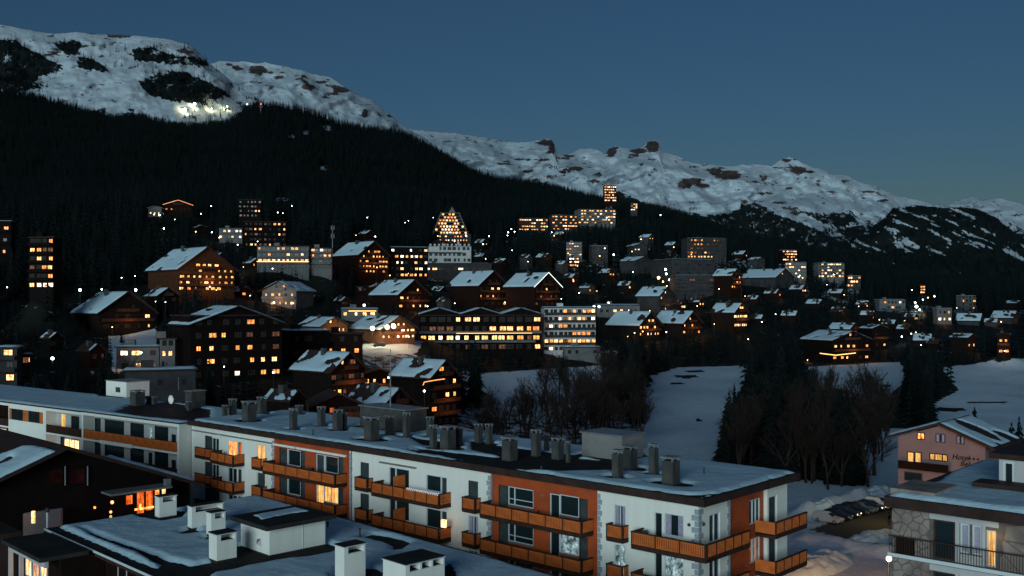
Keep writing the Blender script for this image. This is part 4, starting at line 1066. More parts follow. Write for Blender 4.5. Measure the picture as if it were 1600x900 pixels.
    mb = MB(); mb.box(xa - 4.6, xa - .3, ya - .85, ya + 1.5, zt - 6, zt + .3); mb.build("wing_wall", M_FASCIA, root)
    return root
front_block()

# ---------------------------------------------------------------- dark chalet on the left
FD = Frame((-29.8, 97.0), (-0.705, -0.709))
M_DIMRED = lit_glass("dim_red_room", (0.03, 0.003, 0.002), (0.10, 0.010, 0.006), 0.5)
def dark_chalet():
    root = empty("chalet", (FD.o.x, FD.o.y, 0), FD.rz, "big dark chalet at the left edge with a red glowing room under the eave", "chalet")
    ze, zr_, hw, L = 16.2, 21.24, 13.1, 26.0
    sl = (zr_ - ze) / hw
    mb = MB(); mb.prism([(1.0, -1), (2 * hw - 1.0, -1), (2 * hw - 1.0, ze + sl - .3), (hw, zr_ - .35), (1.0, ze + sl - .3)], -L, -1.2)
    mb.build("wall", M_BLACKWOOD, root)
    for side in (0, 1):
        mb = MB()
        a = (0, ze) if side == 0 else (2 * hw, ze)
        mb.prism([a, (hw, zr_), (hw, zr_ - .34), (a[0], a[1] - .34)] if side == 0 else [(hw, zr_), a, (a[0], a[1] - .34), (hw, zr_ - .34)], -L - .5, 0.0)
        mb.build("roof", M_FASCIA, root)
    # snow on the near (left) slope
    th = math.atan(sl); Ls = hw / math.cos(th)
    def plane(xr, zr0, ang):    # local x' runs down the slope from the ridge
        return Matrix.Translation((xr, 0, zr0 + .012)) @ Matrix.Rotation(ang, 4, 'Y')
    Ml = plane(hw, zr_, th)
    def sp(u, v):
        # photo pixel onto the left slope -> slope coords
        o = Vector((0, 0, ZC)); d = Vector(((u - 800) / F, 1, -(v - HV) / F))
        n2 = Vector((FD.d.x * math.sin(th), FD.d.y * math.sin(th), math.cos(th)))
        w = FD.w(hw, 0); p0 = Vector((w.x, w.y, zr_)); t = (p0 - o).dot(n2) / d.dot(n2); p = o + d * t
        q = Vector((p.x, p.y)) - FD.o; return (q.dot(FD.d) - hw) / math.cos(th), q.dot(FD.n)
    bare = [[sp(u, v) for u, v in ((-200, 640), (150, 690), (98, 707), (60, 697), (40, 697), (15, 706), (-10, 716), (-60, 700), (-200, 720))],
            [sp(u, v) for u, v in ((-10, 726), (0, 720), (14, 713), (21, 713), (23, 717), (12, 723), (0, 727))]]
    snow_sheet(root, -0.1, Ls - .2, -L, -.05, 0, 0.25, bare, 0.25, 0.4, Ml, seed=33, ragged=0.2)
    Mr = Matrix.Translation((hw, 0, zr_ + .012)) @ Matrix.Rotation(math.pi + 0, 4, 'Z') @ Matrix.Rotation(th, 4, 'Y')
    snow_sheet(root, 5.0, Ls - 1.0, 0.1, 4.0, 0, 0.25, (), 0.25, 0.3, Mr, seed=34, ragged=0.2)
    # gable front
    gx = lambda u: FD.x_at(u, -1.2)
    def gz(v, u): x = gx(u); return FD.z_at(v, x, -1.2)
    for (ua, ub) in ((74, 99), (104, 134)):
        a, b = gx(ub), gx(ua); window(root, a, b, gz(758, (ua + ub) / 2), gz(731, (ua + ub) / 2), -1.15, M_DIMRED, M_BLACKWOOD, fw=.15)
    for u in (101, 136): x = gx(u); mb = MB(); mb.tube((x, -1.05, gz(758, u)), (x, -1.05, gz(728, u)), .06); mb.build("downpipe", M_METAL, root)
    # lean-to with the red glowing room
    za = 16.65; xa, xb = FD.x_at(268, .8), FD.x_at(172, .8)
    mb = MB(); mb.box(xa, xb, -1.15, 1.0, za - .18, za); mb.build("porch_roof", M_METAL, root)
    mb = MB(); mb.box(xa + .1, xb + 3, -1.19, 0.2, za - 8, za - 2.9); mb.build("porch_wall", M_DARKWOOD, root)
    yy = 0.3
    for (ua, ub, g, va, vb) in ((213, 226, M_LIT['red'], 768, 803), (227, 240, M_LIT['red'], 765, 798), (241, 250, M_LIT['orange'], 762, 795), (252, 260, M_LIT['amber'], 761, 774), (196, 208, M_LIT['red'], 773, 789)):
        a, b = FD.x_at(ub, yy), FD.x_at(ua, yy); um = (ua + ub) / 2
        window(root, a, b, FD.z_at(vb, (a + b) / 2, yy), FD.z_at(va, (a + b) / 2, yy), yy, g, M_REDWOOD, fw=.06)
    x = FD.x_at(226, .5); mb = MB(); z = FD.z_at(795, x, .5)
    mb.box(x - .9, x + .9, .38, .48, z - .05, z + .12); mb.box(x + .3, x + .45, .38, .48, z + .12, z + .5); mb.build("bench", M_LIT['orange'], root)  # bench glows by its own emission, standing in for the room's light
    # flue pipe and small lamps
    x = FD.x_at(261, 0.2); z = FD.z_at(748, x, .2); mb = MB(); mb.box(x - .25, x + .25, 0, .5, za, z); mb.build("flue_pipe", M_METAL, root)
    for (u, v, m, r) in ((175, 785, 'amber', .16), (173, 800, 'amber', .13), (148, 793, 'orange', .12), (173, 807, 'amber', .12)):
        x = FD.x_at(u, .3); mb = MB(); mb.ball((x, .3, FD.z_at(v, x, .3)), r, 8, 5); mb.build("wall_lamp", M_LIT[m], root)
    p = FD.w(FD.x_at(228, 1.2), 1.2); point((p.x, p.y, za - .9), (1.0, .25, .05), 60, .3)
    return root
dark_chalet()

def small_fore():
    # pale garden wall with a lamp behind the dark wing, lower left
    a, b = P(36, 832, 84), P(95, 828, 88)
    t = empty("garden_wall", (a.x, a.y, 0), 0, "pale garden wall lit by a small lamp, left of the nearest snowy roof", "wall")
    h1, h2 = P(36, 803, 84).z, P(95, 795, 88).z
    mb = MB(); v = [(0, 0, 0), (b.x - a.x, b.y - a.y, 0), (b.x - a.x, b.y - a.y, h2), (0, 0, h1)]
    w = [(p[0], p[1] + .4, p[2]) for p in v]; mb.add(v + w, [(0, 1, 2, 3), (7, 6, 5, 4), (3, 2, 6, 7), (0, 3, 7, 4), (1, 5, 6, 2)]); mb.build("wall_panel", M_PALE, t)
    c = P(52, 808, 83.5) - Vector((a.x, a.y, 0)); mb = MB(); mb.box(c.x - .12, c.x + .12, c.y - .1, c.y + .1, c.z - .5, c.z + .5); mb.build("wall_light", M_LIT['amber'], t)
    c = P(74, 812, 83.5); l = empty("street_lamp", (c.x, c.y, 0), 0, "thin pale lamp post in front of the garden wall at lower left", "street lamp")
    mb = MB(); mb.tube((0, 0, 0), (0, 0, c.z + .6), .09); mb.build("pole", M_FRAME_W, l); mb = MB(); mb.ball((0, 0, c.z + .8), .2, 8, 5); mb.build("lamp_head", M_SHUTTER, l)
small_fore()

# ---------------------------------------------------------------- stone-faced block at the lower right
FE = Frame((19.8, 52.0), (-0.740, 0.6725))
def stone_block():
    root = empty("apartment_block", (FE.o.x, FE.o.y, 0), FE.rz, "stone faced apartment block with long balconies cut off by the right edge", "apartment building")
    X = lambda u, p=0.0: FE.x_at(u, p)
    zc0 = FE.z_at(789, 0, 0); Lr = 26.0
    fl = [FE.z_at(861, 0, 0)]; fl.append(fl[0] - 2.8); fl.append(fl[1] - 2.8)
    xa, xb = X(1557.5), X(1456)
    wins = []
    tops = [zc0 - .05] + [f - .25 for f in fl]
    for k, zf in enumerate(fl):
        zt_ = tops[k] - .38
        lit = 'curtain' if k == 0 else 'amber'
        specs = [(1458, 1492, M_GLASS, .02, None), (1500, 1515, M_LIT['white'] if k == 1 else M_CURTAIN_D, .5 if k != 1 else .02, None), (1519, 1534, M_LIT['amber'] if k == 1 else M_CURTAIN_D, .5 if k != 1 else .02, None), (1541, 1556.5, M_LIT['curtain'] if k == 0 else M_GLASS, .02, None)]
        for (ua, ub, g, z0, c) in specs: wins.append((X(ub), X(ua), zf + z0, zt_ if g is not M_LIT['curtain'] else zt_ - .15, g))
    mb = MB(); wall_cells(mb, -Lr, 0, -1, zc0, -.3, 0, [(w[0], w[1], w[2], w[3]) for w in wins]); mb.box(-.3, 0, -14, -.3, -1, zc0); mb.box(-Lr, 0, -3.2, -3.1, 0, zc0)
    mb.build("wall", M_MORTAR, root)
    for w in wins: window(root, w[0], w[1], w[2], w[3], -.08, w[4], M_FRAME_W if w[4] is not M_GLASS else M_FRAME_D, fw=.08)
    # pale infill: lintel and posts
    for k, zf in enumerate(fl):
        mb = MB(); zt_ = tops[k]
        mb.box(xa - .1, xb + .1, 0.0, .06, zt_ - .36, zt_)
        for (ua, ub) in ((1493, 1499.5), (1535, 1540)): mb.box(X(ub), X(ua), 0, .05, zf, zt_ - .36)
        mb.box(X(1534), X(1500), 0.0, .05, zf, zf + .45) if k != 1 else None
        mb.build("window_surround", M_PALE, root)
    # crazy-paved stone facing: each stone its own piece
    rr = random.Random(12)
    def clip(poly, px, py, nx, ny):
        out = []; n = len(poly)
        for i in range(n):
            a, b = poly[i], poly[(i + 1) % n]
            da = (a[0] - px) * nx + (a[1] - py) * ny; db = (b[0] - px) * nx + (b[1] - py) * ny
            if da <= 0: out.append(a)
            if (da < 0 < db) or (db < 0 < da):
                t = da / (da - db); out.append((a[0] + (b[0] - a[0]) * t, a[1] + (b[1] - a[1]) * t))
        return out
    def stones(x0, x1, z0, z1, cell):
        seeds = []
        nx, nz = max(1, int((x1 - x0) / cell)), max(1, int((z1 - z0) / cell))
        for i in range(-1, nx + 1):
            for j in range(-1, nz + 1):
                seeds.append((x0 + (i + .5 + rr.uniform(-.45, .45)) * (x1 - x0) / nx, z0 + (j + .5 + rr.uniform(-.45, .45)) * (z1 - z0) / nz))
        for s_ in seeds:
            if not (x0 < s_[0] < x1 and z0 < s_[1] < z1): continue
            poly = [(x0, z0), (x1, z0), (x1, z1), (x0, z1)]
            for q in seeds:
                if q is s_ or abs(q[0] - s_[0]) > 3 * cell or abs(q[1] - s_[1]) > 3 * cell: continue
                dx, dz = q[0] - s_[0], q[1] - s_[1]; d = math.hypot(dx, dz)
                poly = clip(poly, (s_[0] + q[0]) / 2 - dx / d * .018, (s_[1] + q[1]) / 2 - dz / d * .018, dx / d, dz / d)
                if len(poly) < 3: break
            if len(poly) < 3: continue
            m = MB(); t = rr.uniform(.02, .06)
            cx = sum(p[0] for p in poly) / len(poly); cz = sum(p[1] for p in poly) / len(poly)
            inner = [(cx + (p[0] - cx) * .93, cz + (p[1] - cz) * .93) for p in poly]; n = len(poly)
            vs = [(p[0], 0, p[1]) for p in poly] + [(p[0], t, p[1]) for p in inner]
            m.add(vs, [tuple(range(n, 2 * n))] + [(i, (i + 1) % n, n + (i + 1) % n, n + i) for i in range(n)])
            m.build("stone", M_STONE, root)
    zb = fl[1] - .4
    stones(xb + .12, 0, zb, zc0 - .02, .42)
    stones(X(1612), xa - .12, zb, zc0 - .02, .75)
    # balcony: slab with pale edge, dark railing, timber bin at the corner
    for k, zf in enumerate(fl):
        mb = MB(); mb.box(-Lr, .05, .0 + .06, .42, zf - .2, zf - .02, 0); mb.box(-Lr, .06, .42, .46, zf - .16, zf + .02, 1)
        b = mb.build("balcony_slab", [M_GREYWALL, M_FRAME_W], root)
        mb = MB()
        mb.box(-Lr, 0.02, .38, .44, zf + .88, zf + .94)
        for i in range(int(Lr / .13)): mb.box(-i * .13 - .02, -i * .13, .39, .42, zf + .05, zf + .88)
        o = mb.build("railing", M_FASCIA, b); tag(o, kind="stuff")
    mb = MB(); mb.box(X(1426, .3), X(1400, .3), .08, .36, fl[0], fl[0] + .85); mb.build("timber_panel", M_REDWOOD, root)
    # roof and its snow
    zR = zc0 + .55
    mb = MB(); mb.box(-Lr, .12, -15, .8, zc0 + .02, zR); roof = mb.build("roof", M_FASCIA, root)
    pl = lambda pts: [FE.on_plane(u, v, zR) for u, v in pts]
    bare = [pl([(1380, 800), (1380, 740), (1440, 765), (1462, 757), (1500, 732), (1530, 718), (1530, 660), (1300, 660)]), ]
    snow_sheet(roof, -Lr, .05, -14.5, .6, zR, .2, bare, .22, .3, seed=44, ragged=.12)
    # stone upstand at the left end and a set-back attic storey
    y0 = FE.y_at(1441, -.1)
    mb = MB(); mb.box(-2.2, .1, -3.2, .0, zR, zR + .34); mb.build("parapet", M_STONE, root)
    ya = -5.2; a0, a1 = FE.x_at(1640, ya) - 8, FE.x_at(1561, ya)
    zt0, zt1 = FE.z_at(768, a1, ya), FE.z_at(716, a1, ya)
    mb = MB(); wall_cells(mb, a0, a1, zR, zt1, ya - 5, ya, [(FE.x_at(1585, ya), FE.x_at(1567, ya), zt0 + .35, zt1 - .12)]); at = mb.build("attic", M_PALE, root)
    mb = MB(); mb.box(a0, a1 + .45, ya - 5.2, ya + .25, zt1, zt1 + .28); mb.build("attic_roof", M_FASCIA, at)
    window(root, FE.x_at(1585, ya), FE.x_at(1567, ya), zt0 + .35, zt1 - .12, ya - .06, M_GLASS, M_FRAME_W, fw=.12)
    mb = MB(); mb.box(a0, a1 + .9, ya + .02, ya + 1.5, zR + .28, zR + .50); mb.build("ledge", M_FASCIA, at)
    mb = MB(); mb.box(a0, a1 - .3, ya + .02, ya + 1.3, zR, zR + .28); mb.build("ledge_wall", M_STONE, at)
    w = FE.w(X(1548, 1.0), .25); point((w.x, w.y, fl[0] + 1.6), (1, .55, .15), 6, .3)
    return root
stone_block()

# ---------------------------------------------------------------- pink hotel
FH = Frame((52.2, 135.0), (-0.740, 0.6725))
def pink_hotel():
    root = empty("hotel", (FH.o.x, FH.o.y, 0), FH.rz, "pink gabled hotel with yellow lit windows and lettering on its wall", "hotel")
    X = lambda u, p=0.0: FH.x_at(u, p)
    W_ = -X(1539.5)
    apx = X(1470); za = FH.z_at(665, apx, 0)
    zl, zr_ = FH.z_at(682, 0, 0), FH.z_at(697, -W_, 0)
    mb = MB(); mb.prism([(-W_, -1), (0, -1), (0, zl), (apx, za), (-W_, zr_)], -10.5, -.05)
    mb.build("wall", M_PINK, root)
    # front skin proud of the body so the windows sit in it
    wins = [(1433, 1445, 676, 686.8, 'orange', (.5,)), (1462, 1477, 678, 691.5, None, (.55,)), (1494.5, 1507, 681, 694, None, (.55,)),
            (1417.5, 1428.5, 706, 723, 'curtain', ()), (1429.5, 1440, 706.5, 723, 'curtain', ()), (1452.5, 1480.5, 709, 720, 'curtain', (.28, .70)),
            (1413, 1441, 738, 752, None, ())]
    for (ua, ub, va, vb, g, mu) in wins:
        a, b = X(ub, .03), X(ua, .03); z0, z1 = FH.z_at(vb, (a + b) / 2, 0), FH.z_at(va, (a + b) / 2, 0)
        window(root, a, b, z0, z1, .06, M_LIT[g] if g else M_GLASS, M_REDWOOD if g else M_SHUTTER, mu, fw=.1, curtain=M_CURTAIN_D if (g is None and mu) else None)
    # roof: ridge runs back; both slopes with overhang, snow on the near slope
    ov, yb, yf = 1.2, -11, 1.0
    sL = (za - zl) / (0 - apx); sR = (za - zr_) / (W_ + apx)
    s_ = (sL + sR) / 2
    mb = MB(); e = ov
    mb.prism([(apx, za + .15), (apx, za + .5), (e, za + .5 - sL * (e - apx)), (e, za + .15 - sL * (e - apx))][::-1], yb, yf); mb.build("roof", M_FASCIA, root)
    e2 = -W_ - 1.5
    mb = MB(); mb.prism([(apx, za + .5), (apx, za + .15), (e2, za + .15 - sR * (apx - e2)), (e2, za + .5 - sR * (apx - e2))][::-1], yb, yf); mb.build("roof", M_FASCIA, root)
    th = math.atan(sR)
    M = Matrix.Translation((apx, 0, za + .515)) @ Matrix.Rotation(math.pi, 4, 'Z') @ Matrix.Rotation(th, 4, 'Y')
    snow_sheet(root, .1, (apx - e2) / math.cos(th) - .3, -yf + .3, -yb - .3, 0, .3, [disc(3.5, 4.5, 2.0, 1.6), disc(6.5, 8, 1.6, 1.5), disc(7.5, 2.0, .8, 1.5)], .2, .3, M, seed=51, ragged=.25)
    th2 = math.atan(sL); M = Matrix.Translation((apx, 0, za + .515)) @ Matrix.Rotation(th2, 4, 'Y')
    snow_sheet(root, .1, (e - apx) / math.cos(th2) - .1, yb + .3, yf - .1, 0, .3, [], .2, .3, M, seed=52, ragged=.1)
    # balcony
    a, b = X(1481.5, 1.1), X(1403, 1.1); zf = FH.z_at(735.5, (a + b) / 2, 1.1)
    mb = MB(); mb.box(a, b, .02, 1.1, zf, zf + .15); mb.box(a, b, 1.0, 1.1, zf + .15, zf + 1.05); mb.build("balcony", M_REDWOOD, root)
    # lettering
    def text(body, u, v, size, name="lettering"):
        c = bpy.data.curves.new(name, 'FONT'); c.body = body; c.size = size; c.extrude = .03; c.shear = .25
        tmp = bpy.data.objects.new(name, c); dg = bpy.context.evaluated_depsgraph_get()
        COL.objects.link(tmp); me = bpy.data.meshes.new_from_object(tmp.evaluated_get(bpy.context.evaluated_depsgraph_get())); COL.objects.unlink(tmp); bpy.data.objects.remove(tmp)
        me.materials.clear(); me.materials.append(M_DARKWOOD)
        x = X(u, .05); z = FH.z_at(v, x, .05)
        return put(name, me, root, (x, .045, z), (R(90), 0, R(180)))
    text("Hotel", 1487, 717, 0.95); text("Bel", 1500, 727.5, 0.95)
    for u, v in ((1515, 716.5), (1521.5, 717.2), (1528, 718)):
        mb = MB(); x = X(u, .05); z = FH.z_at(v, x, 0); r = .22
        pts = [(x + (r if i % 2 == 0 else r * .42) * math.sin(math.pi * i / 5), z + (r if i % 2 == 0 else r * .42) * math.cos(math.pi * i / 5)) for i in range(10)]
        mb.prism(pts, .01, .05); mb.build("star", M_DARKWOOD, root)
    return root
pink_hotel()
# ---------------------------------------------------------------- car park: cars, person, lamp, snow piles
def car_paint(name, c):
    m = NT(name); m.color(c); m.rough(0.35); m.b.inputs["Coat Weight"].default_value = 0.5; m.b.inputs["Coat Roughness"].default_value = 0.15
    m.bump(m.noise(40, 3, 0.6, m.obj()), 0.05, 0.002)
    return m.mat
M_TYRE = mottled("tyre_rubber", (0.012, 0.012, 0.012), (0.022, 0.022, 0.022), 8, 0.9, 0.2, 0.005)
M_HEADL = mottled("headlamp_glass", (0.45, 0.45, 0.45), (0.6, 0.6, 0.6), 5, 0.15, 0.05, 0.002)
M_HEADL_GLINT = emitter("headlamp_reflection", (1.0, 0.8, 0.5), 3.0, sampled=False)  # emission stands in for lamplight caught on the lens
M_TAIL = mottled("tail_lamp", (0.25, 0.01, 0.01), (0.35, 0.02, 0.01), 5, 0.3, 0.05, 0.002)

def car(loc, rz, paint, label, kind='hatch', lit=False, scale=1.0, snow=False):
    """front points along local +x"""
    t = empty("parked_car", loc, rz, label, "car", "cars parked in a row beside the snow piles")
    t.scale = (scale,) * 3
    Lc, Wc = 4.3, 1.76
    top = {'hatch': [(-2.10, .95), (-1.95, 1.30), (-1.55, 1.46), (0.1, 1.48), (0.95, 0.98), (2.0, .80), (2.15, .60)],
           'estate': [(-2.15, .90), (-2.08, 1.36), (-1.7, 1.50), (0.2, 1.50), (1.0, 1.0), (2.0, .82), (2.18, .60)],
           'suv': [(-2.10, 1.0), (-2.0, 1.52), (-1.6, 1.70), (0.25, 1.70), (0.9, 1.12), (2.0, .98), (2.15, .70)]}[kind]
    prof = [(-2.15, .42)] + [top[0]] + top[1:] + [(2.15, .35), (1.85, .22), (-1.9, .22)]
    # body: cross-sections across the width with tumblehome
    me = bmesh.new(); rings = []
    for y, k in ((-Wc / 2, 0.0), (-Wc / 2 + .06, .5), (-Wc / 2 + .20, 1.0), (0, 1.06), (Wc / 2 - .20, 1.0), (Wc / 2 - .06, .5), (Wc / 2, 0.0)):
        ring = []
        for (x, z) in prof:
            belt = 0.92 if kind != 'suv' else 1.05
            if z > belt and k < .9: zz = belt + (z - belt) * (0.0 if k == 0 else 0.55)
            else: zz = z + (0.02 if k > 1 and z > .7 else 0)
            ring.append(me.verts.new((x * (1 - .02 * (k == 0)), y, zz)))
        rings.append(ring)
    n = len(prof)
    for a, b in zip(rings[:-1], rings[1:]):
        for i in range(n): me.faces.new((a[i], a[(i + 1) % n], b[(i + 1) % n], b[i]))
    me.faces.new(rings[0]); me.faces.new(rings[-1][::-1])
    bmesh.ops.remove_doubles(me, verts=me.verts, dist=.001); bmesh.ops.recalc_face_normals(me, faces=me.faces)
    m = bpy.data.meshes.new("body"); me.to_mesh(m); me.free(); m.materials.append(paint); body = put("body", m, t)
    bv = body.modifiers.new("b", 'BEVEL'); bv.width = .05; bv.segments = 2; bv.limit_method = 'ANGLE'; bv.angle_limit = R(25)
    zr = top[3][1]; xr0, xr1 = top[2][0], top[3][0]; belt = 0.95 if kind != 'suv' else 1.08
    # glass: windscreen, rear window, side windows
    g = MB(); x0, z0 = top[3]; x1, z1 = top[4]
    d = .018
    g.quad((x0 + .08 + d, -.66, z0 - .06 + d), (x0 + .08 + d, .66, z0 - .06 + d), (x1 - .06 + d, .74, z1 + .05 + d), (x1 - .06 + d, -.74, z1 + .05 + d)); g.build("windscreen", M_GLASS, t)
    g = MB(); g.quad((top[1][0] - .02, -.6, top[1][1] - .02), (top[1][0] - .02, .6, top[1][1] - .02), (top[0][0] - .02, .66, top[0][1] + .06), (top[0][0] - .02, -.66, top[0][1] + .06)); g.build("rear_window", M_GLASS, t)
    for sgn in (-1, 1):
        for (xa, xb) in ((-1.75, -.72), (-.66, .62)):
            g = MB(); yo, yi = sgn * (Wc / 2 - .03 + .012), sgn * (Wc / 2 - .17 + .012)
            q = [(xa, yo, belt + .02), (xb, yo, belt + .02), (xb - (.45 if xb > 0 else 0), yi, zr - .10), (xa + (.12 if xa < -1 else 0), yi, zr - .10)]
            g.quad(*(q if sgn < 0 else q[::-1])); g.build("side_window", M_GLASS, t)
        for x in (-1.35, 1.35):
            w = MB(); w.tube((x, sgn * (Wc / 2 - .20), .32), (x, sgn * (Wc / 2 + .01), .32), .32, n=16); wo = w.build("wheel", M_TYRE, t)
            w = MB(); w.tube((x, sgn * (Wc / 2 - .02), .32), (x, sgn * (Wc / 2 + .025), .32), .20, n=10); w.build("rim", M_CAP, wo)
        h = MB(); h.box(2.04, 2.17, min(sgn * .52, sgn * .80), max(sgn * .52, sgn * .80), .60, .76); h.build("headlight", M_HEADL_GLINT if lit else M_HEADL, t)
        h = MB(); h.box(-2.17, -2.08, min(sgn * .56, sgn * .82), max(sgn * .56, sgn * .82), .72, .92); h.build("tail_light", M_TAIL, t)
        h = MB(); h.box(.55, .72, min(sgn * .88, sgn * 1.05), max(sgn * .88, sgn * 1.05), belt + .02, belt + .14); h.build("wing_mirror", paint, t)
    b = MB(); b.box(2.10, 2.20, -.45, .45, .36, .56); b.build("grille", M_SHUTTER, t)
    b = MB(); b.box(2.19, 2.21, -.25, .25, .40, .50); b.build("number_plate", M_WHITE, t)
    if snow:
        A = MB(); 
        X, Y = np.meshgrid(np.linspace(xr0, xr1, 14), np.linspace(-.68, .68, 10)); h = .12 * (1 - ((X - (xr0 + xr1) / 2) / (xr1 - xr0) * 2) ** 4) * (1 - (Y / .68) ** 4)
        put("roof_snow", grid_mesh("roof_snow", X, Y, zr - .01 + h, mats=[M_SNOW]), t)
    return t
CARDIR = math.atan2(-.6725, .74)
paints = dict(silver=car_paint("silver_paint", (.38, .38, .40)), black=car_paint("black_paint", (.012, .012, .014)), dark=car_paint("dark_blue_paint", (.015, .02, .035)),
              grey=car_paint("grey_paint", (.12, .12, .13)), white=car_paint("white_paint", (.65, .65, .63)), red=car_paint("dark_red_paint", (.10, .012, .01)))
def gz_(x, y): return float(zt(x, y))
CARS = [(1294, 816, 'silver', 'estate', False, "silver estate car, nearest of the row in the car park", True), (1309, 811, 'black', 'hatch', False, "black hatchback behind the silver estate car", False),
        (1322, 807, 'dark', 'suv', True, "dark off-roader with a shining headlamp in the car park row", False), (1336, 803, 'black', 'suv', False, "black off-roader in the middle of the parked row", False),
        (1349, 799.5, 'grey', 'hatch', False, "grey hatchback in front of the tall snow pile", False), (1361, 796.5, 'dark', 'hatch', True, "dark hatchback with lamps catching the light, right of the middle", False),
        (1373, 793, 'white', 'suv', False, "bright white car with yellow light on its front", False), (1385, 790, 'white', 'estate', False, "white estate car at the far right end of the row", True)]
for (u, v, c, k, lit, lab, sn) in CARS:
    p = P(u, v, 34 * F / (v - HV)); car((p.x, p.y, gz_(p.x, p.y) + .02), CARDIR, paints[c], lab, k, lit, 1.0, sn)

def snow_pile(u, v, w, d, h, label, seed):
    Yd = 34 * F / (v - HV); p = P(u, v, Yd)
    X, Y = np.meshgrid(np.linspace(-w, w, 50), np.linspace(-d, d, 36))
    r = np.sqrt((X / w) ** 2 + (Y / d) ** 2); Z = h * np.clip(1 - r ** 2, 0, 1) ** .8 * (.55 + .9 * fbm(X / 1.1, Y / 1.1, 5, seed)) - .1 - .4 * (r > .98)
    o = put("snow_pile", grid_mesh("snow_pile", X, Y, Z, mats=[M_SNOW])); o.location = (p.x, p.y, gz_(p.x, p.y)); o.rotation_euler = (0, 0, R(45))
    tag(o, label, "snow pile", "ploughed snow piles round the car park")
snow_pile(1338, 781, 5.0, 2.4, 1.7, "tall ploughed snow pile behind the middle of the car row", 3)
snow_pile(1284, 801, 5.5, 2.6, 2.0, "low yellowish snow bank behind the silver estate car", 5)
snow_pile(1372, 778, 4.5, 2.5, 2.2, "far snow pile behind the white cars", 7)
snow_pile(1360, 846, 9.0, 2.6, 1.3, "lumpy snow bank along the near edge of the car park", 9)
snow_pile(1275, 884, 8.0, 3.5, 1.7, "orange lit snow bank under the far corner balcony", 11)

def person_standing():
    Yd = 34 * F / (819.0 - HV); p = P(1389, 819, Yd)
    t = empty("person", (p.x, p.y, gz_(p.x, p.y)), R(200), "person in dark winter clothes standing on the car park tarmac", "person")
    # one continuous body from a skin skeleton
    J = [(0, 0, .95), (0, 0, 1.15), (0, 0, 1.38), (0, .01, 1.50), (0, .02, 1.60), (0, .02, 1.72),
         (-.19, 0, 1.40), (-.25, .02, 1.14), (-.24, .10, .90), (.19, 0, 1.40), (.26, .0, 1.14), (.25, .08, .90),
         (-.10, 0, .90), (-.12, .03, .48), (-.13, .0, .08), (-.13, .15, .04), (.10, 0, .90), (.14, -.02, .48), (.15, -.08, .08), (.16, .07, .04)]
    E = [(0, 1), (1, 2), (2, 3), (3, 4), (4, 5), (2, 6), (6, 7), (7, 8), (2, 9), (9, 10), (10, 11), (0, 12), (12, 13), (13, 14), (14, 15), (0, 16), (16, 17), (17, 18), (18, 19)]
    Rr = [.16, .16, .17, .07, .10, .09, .08, .065, .05, .08, .065, .05, .11, .08, .055, .05, .11, .08, .055, .05]
    me = bpy.data.meshes.new("body"); me.from_pydata(J, E, []); me.materials.append(M_SHUTTER)
    o = put("body", me, t); sk = o.modifiers.new("s", 'SKIN'); 
    for i, r in enumerate(Rr): me.skin_vertices[0].data[i].radius = (r, r)
    me.skin_vertices[0].data[0].use_root = True
    ss = o.modifiers.new("u", 'SUBSURF'); ss.levels = ss.render_levels = 1
    mb = MB(); mb.box(-.21, .21, -.14, .16, .78, 1.42); c = mb.build("coat", M_BLACKWOOD, t); b = c.modifiers.new("b", 'BEVEL'); b.width = .09; b.segments = 3
    mb = MB(); mb.ball((0, .02, 1.70), .115, 10, 6); mb.build("hat", M_BLACKWOOD, t)
person_standing()

def lamp_post(x, y, z, h, label, group=None, bulb=None, r=.25, light=None, pole_r=.06, arm=0.0):
    t = empty("street_lamp", (x, y, z), 0, label, "street lamp", group)
    mb = MB(); mb.tube((0, 0, 0), (0, 0, h - r), pole_r, pole_r * .7, 8); mb.build("pole", M_SHUTTER, t)
    mb = MB(); mb.ball((0, 0, h), r, 12, 8); mb.build("lamp_globe", bulb or M_BULB_W, t)
    if light: point((x - .6, y + .5, z + h - .4), light[0], light[1], .25)
    return t
p = P(1389, 873, 112); lamp_post(p.x, p.y, gz_(p.x, p.y), p.z - gz_(p.x, p.y), "street lamp with a glowing globe beside the stone faced block", None, M_BULB_G, .30, ((1.0, .45, .14), 1300))
lamp_post(33.0, 103.0, gz_(33, 103), 4.6, "street lamp below the snow bank, just under the bottom edge", None, M_BULB_G, .28, ((1.0, .42, .12), 9500))
p = P(1385, 775, 152); point((p.x, p.y, 6), (1.0, .72, .25), 650, .5)
# ---------------------------------------------------------------- the town on the slope
BLAB = []
BLD = []      # photo rectangles taken by buildings, so that no tree is planted in front of them
def _win_mesh(glass, frame, mull=True):
    mb = MB(); f = .10
    mb.box(0, f, -.04, .04, 0, 1); mb.box(1 - f, 1, -.04, .04, 0, 1); mb.box(f, 1 - f, -.04, .04, 0, f); mb.box(f, 1 - f, -.04, .04, 1 - f, 1)
    if mull: mb.box(.46, .54, -.03, .03, f, 1 - f)
    mb.quad((f, .005, f), (f, .005, 1 - f), (1 - f, .005, 1 - f), (1 - f, .005, f), 1)
    return mb.mesh("window", [frame, glass])
WM = {k: _win_mesh(v, M_FRAME_D) for k, v in M_LIT.items()}
WM['dark'] = _win_mesh(M_GLASS, M_FRAME_W); WM['darkd'] = _win_mesh(M_GLASS, M_FRAME_D)
def win(root, x, z, w, h, y, kind, side=0):
    if kind is None: return
    """side 0: front (facing +y); 1: left wall (facing -x ... at x = y value)"""
    if side == 0: put("window", WM[kind], root, (x, y, z), None, (w, 1, h))
    else: put("window", WM[kind], root, (y, x, z), (0, 0, R(90) if side == 1 else R(-90)), (w, 1, h))

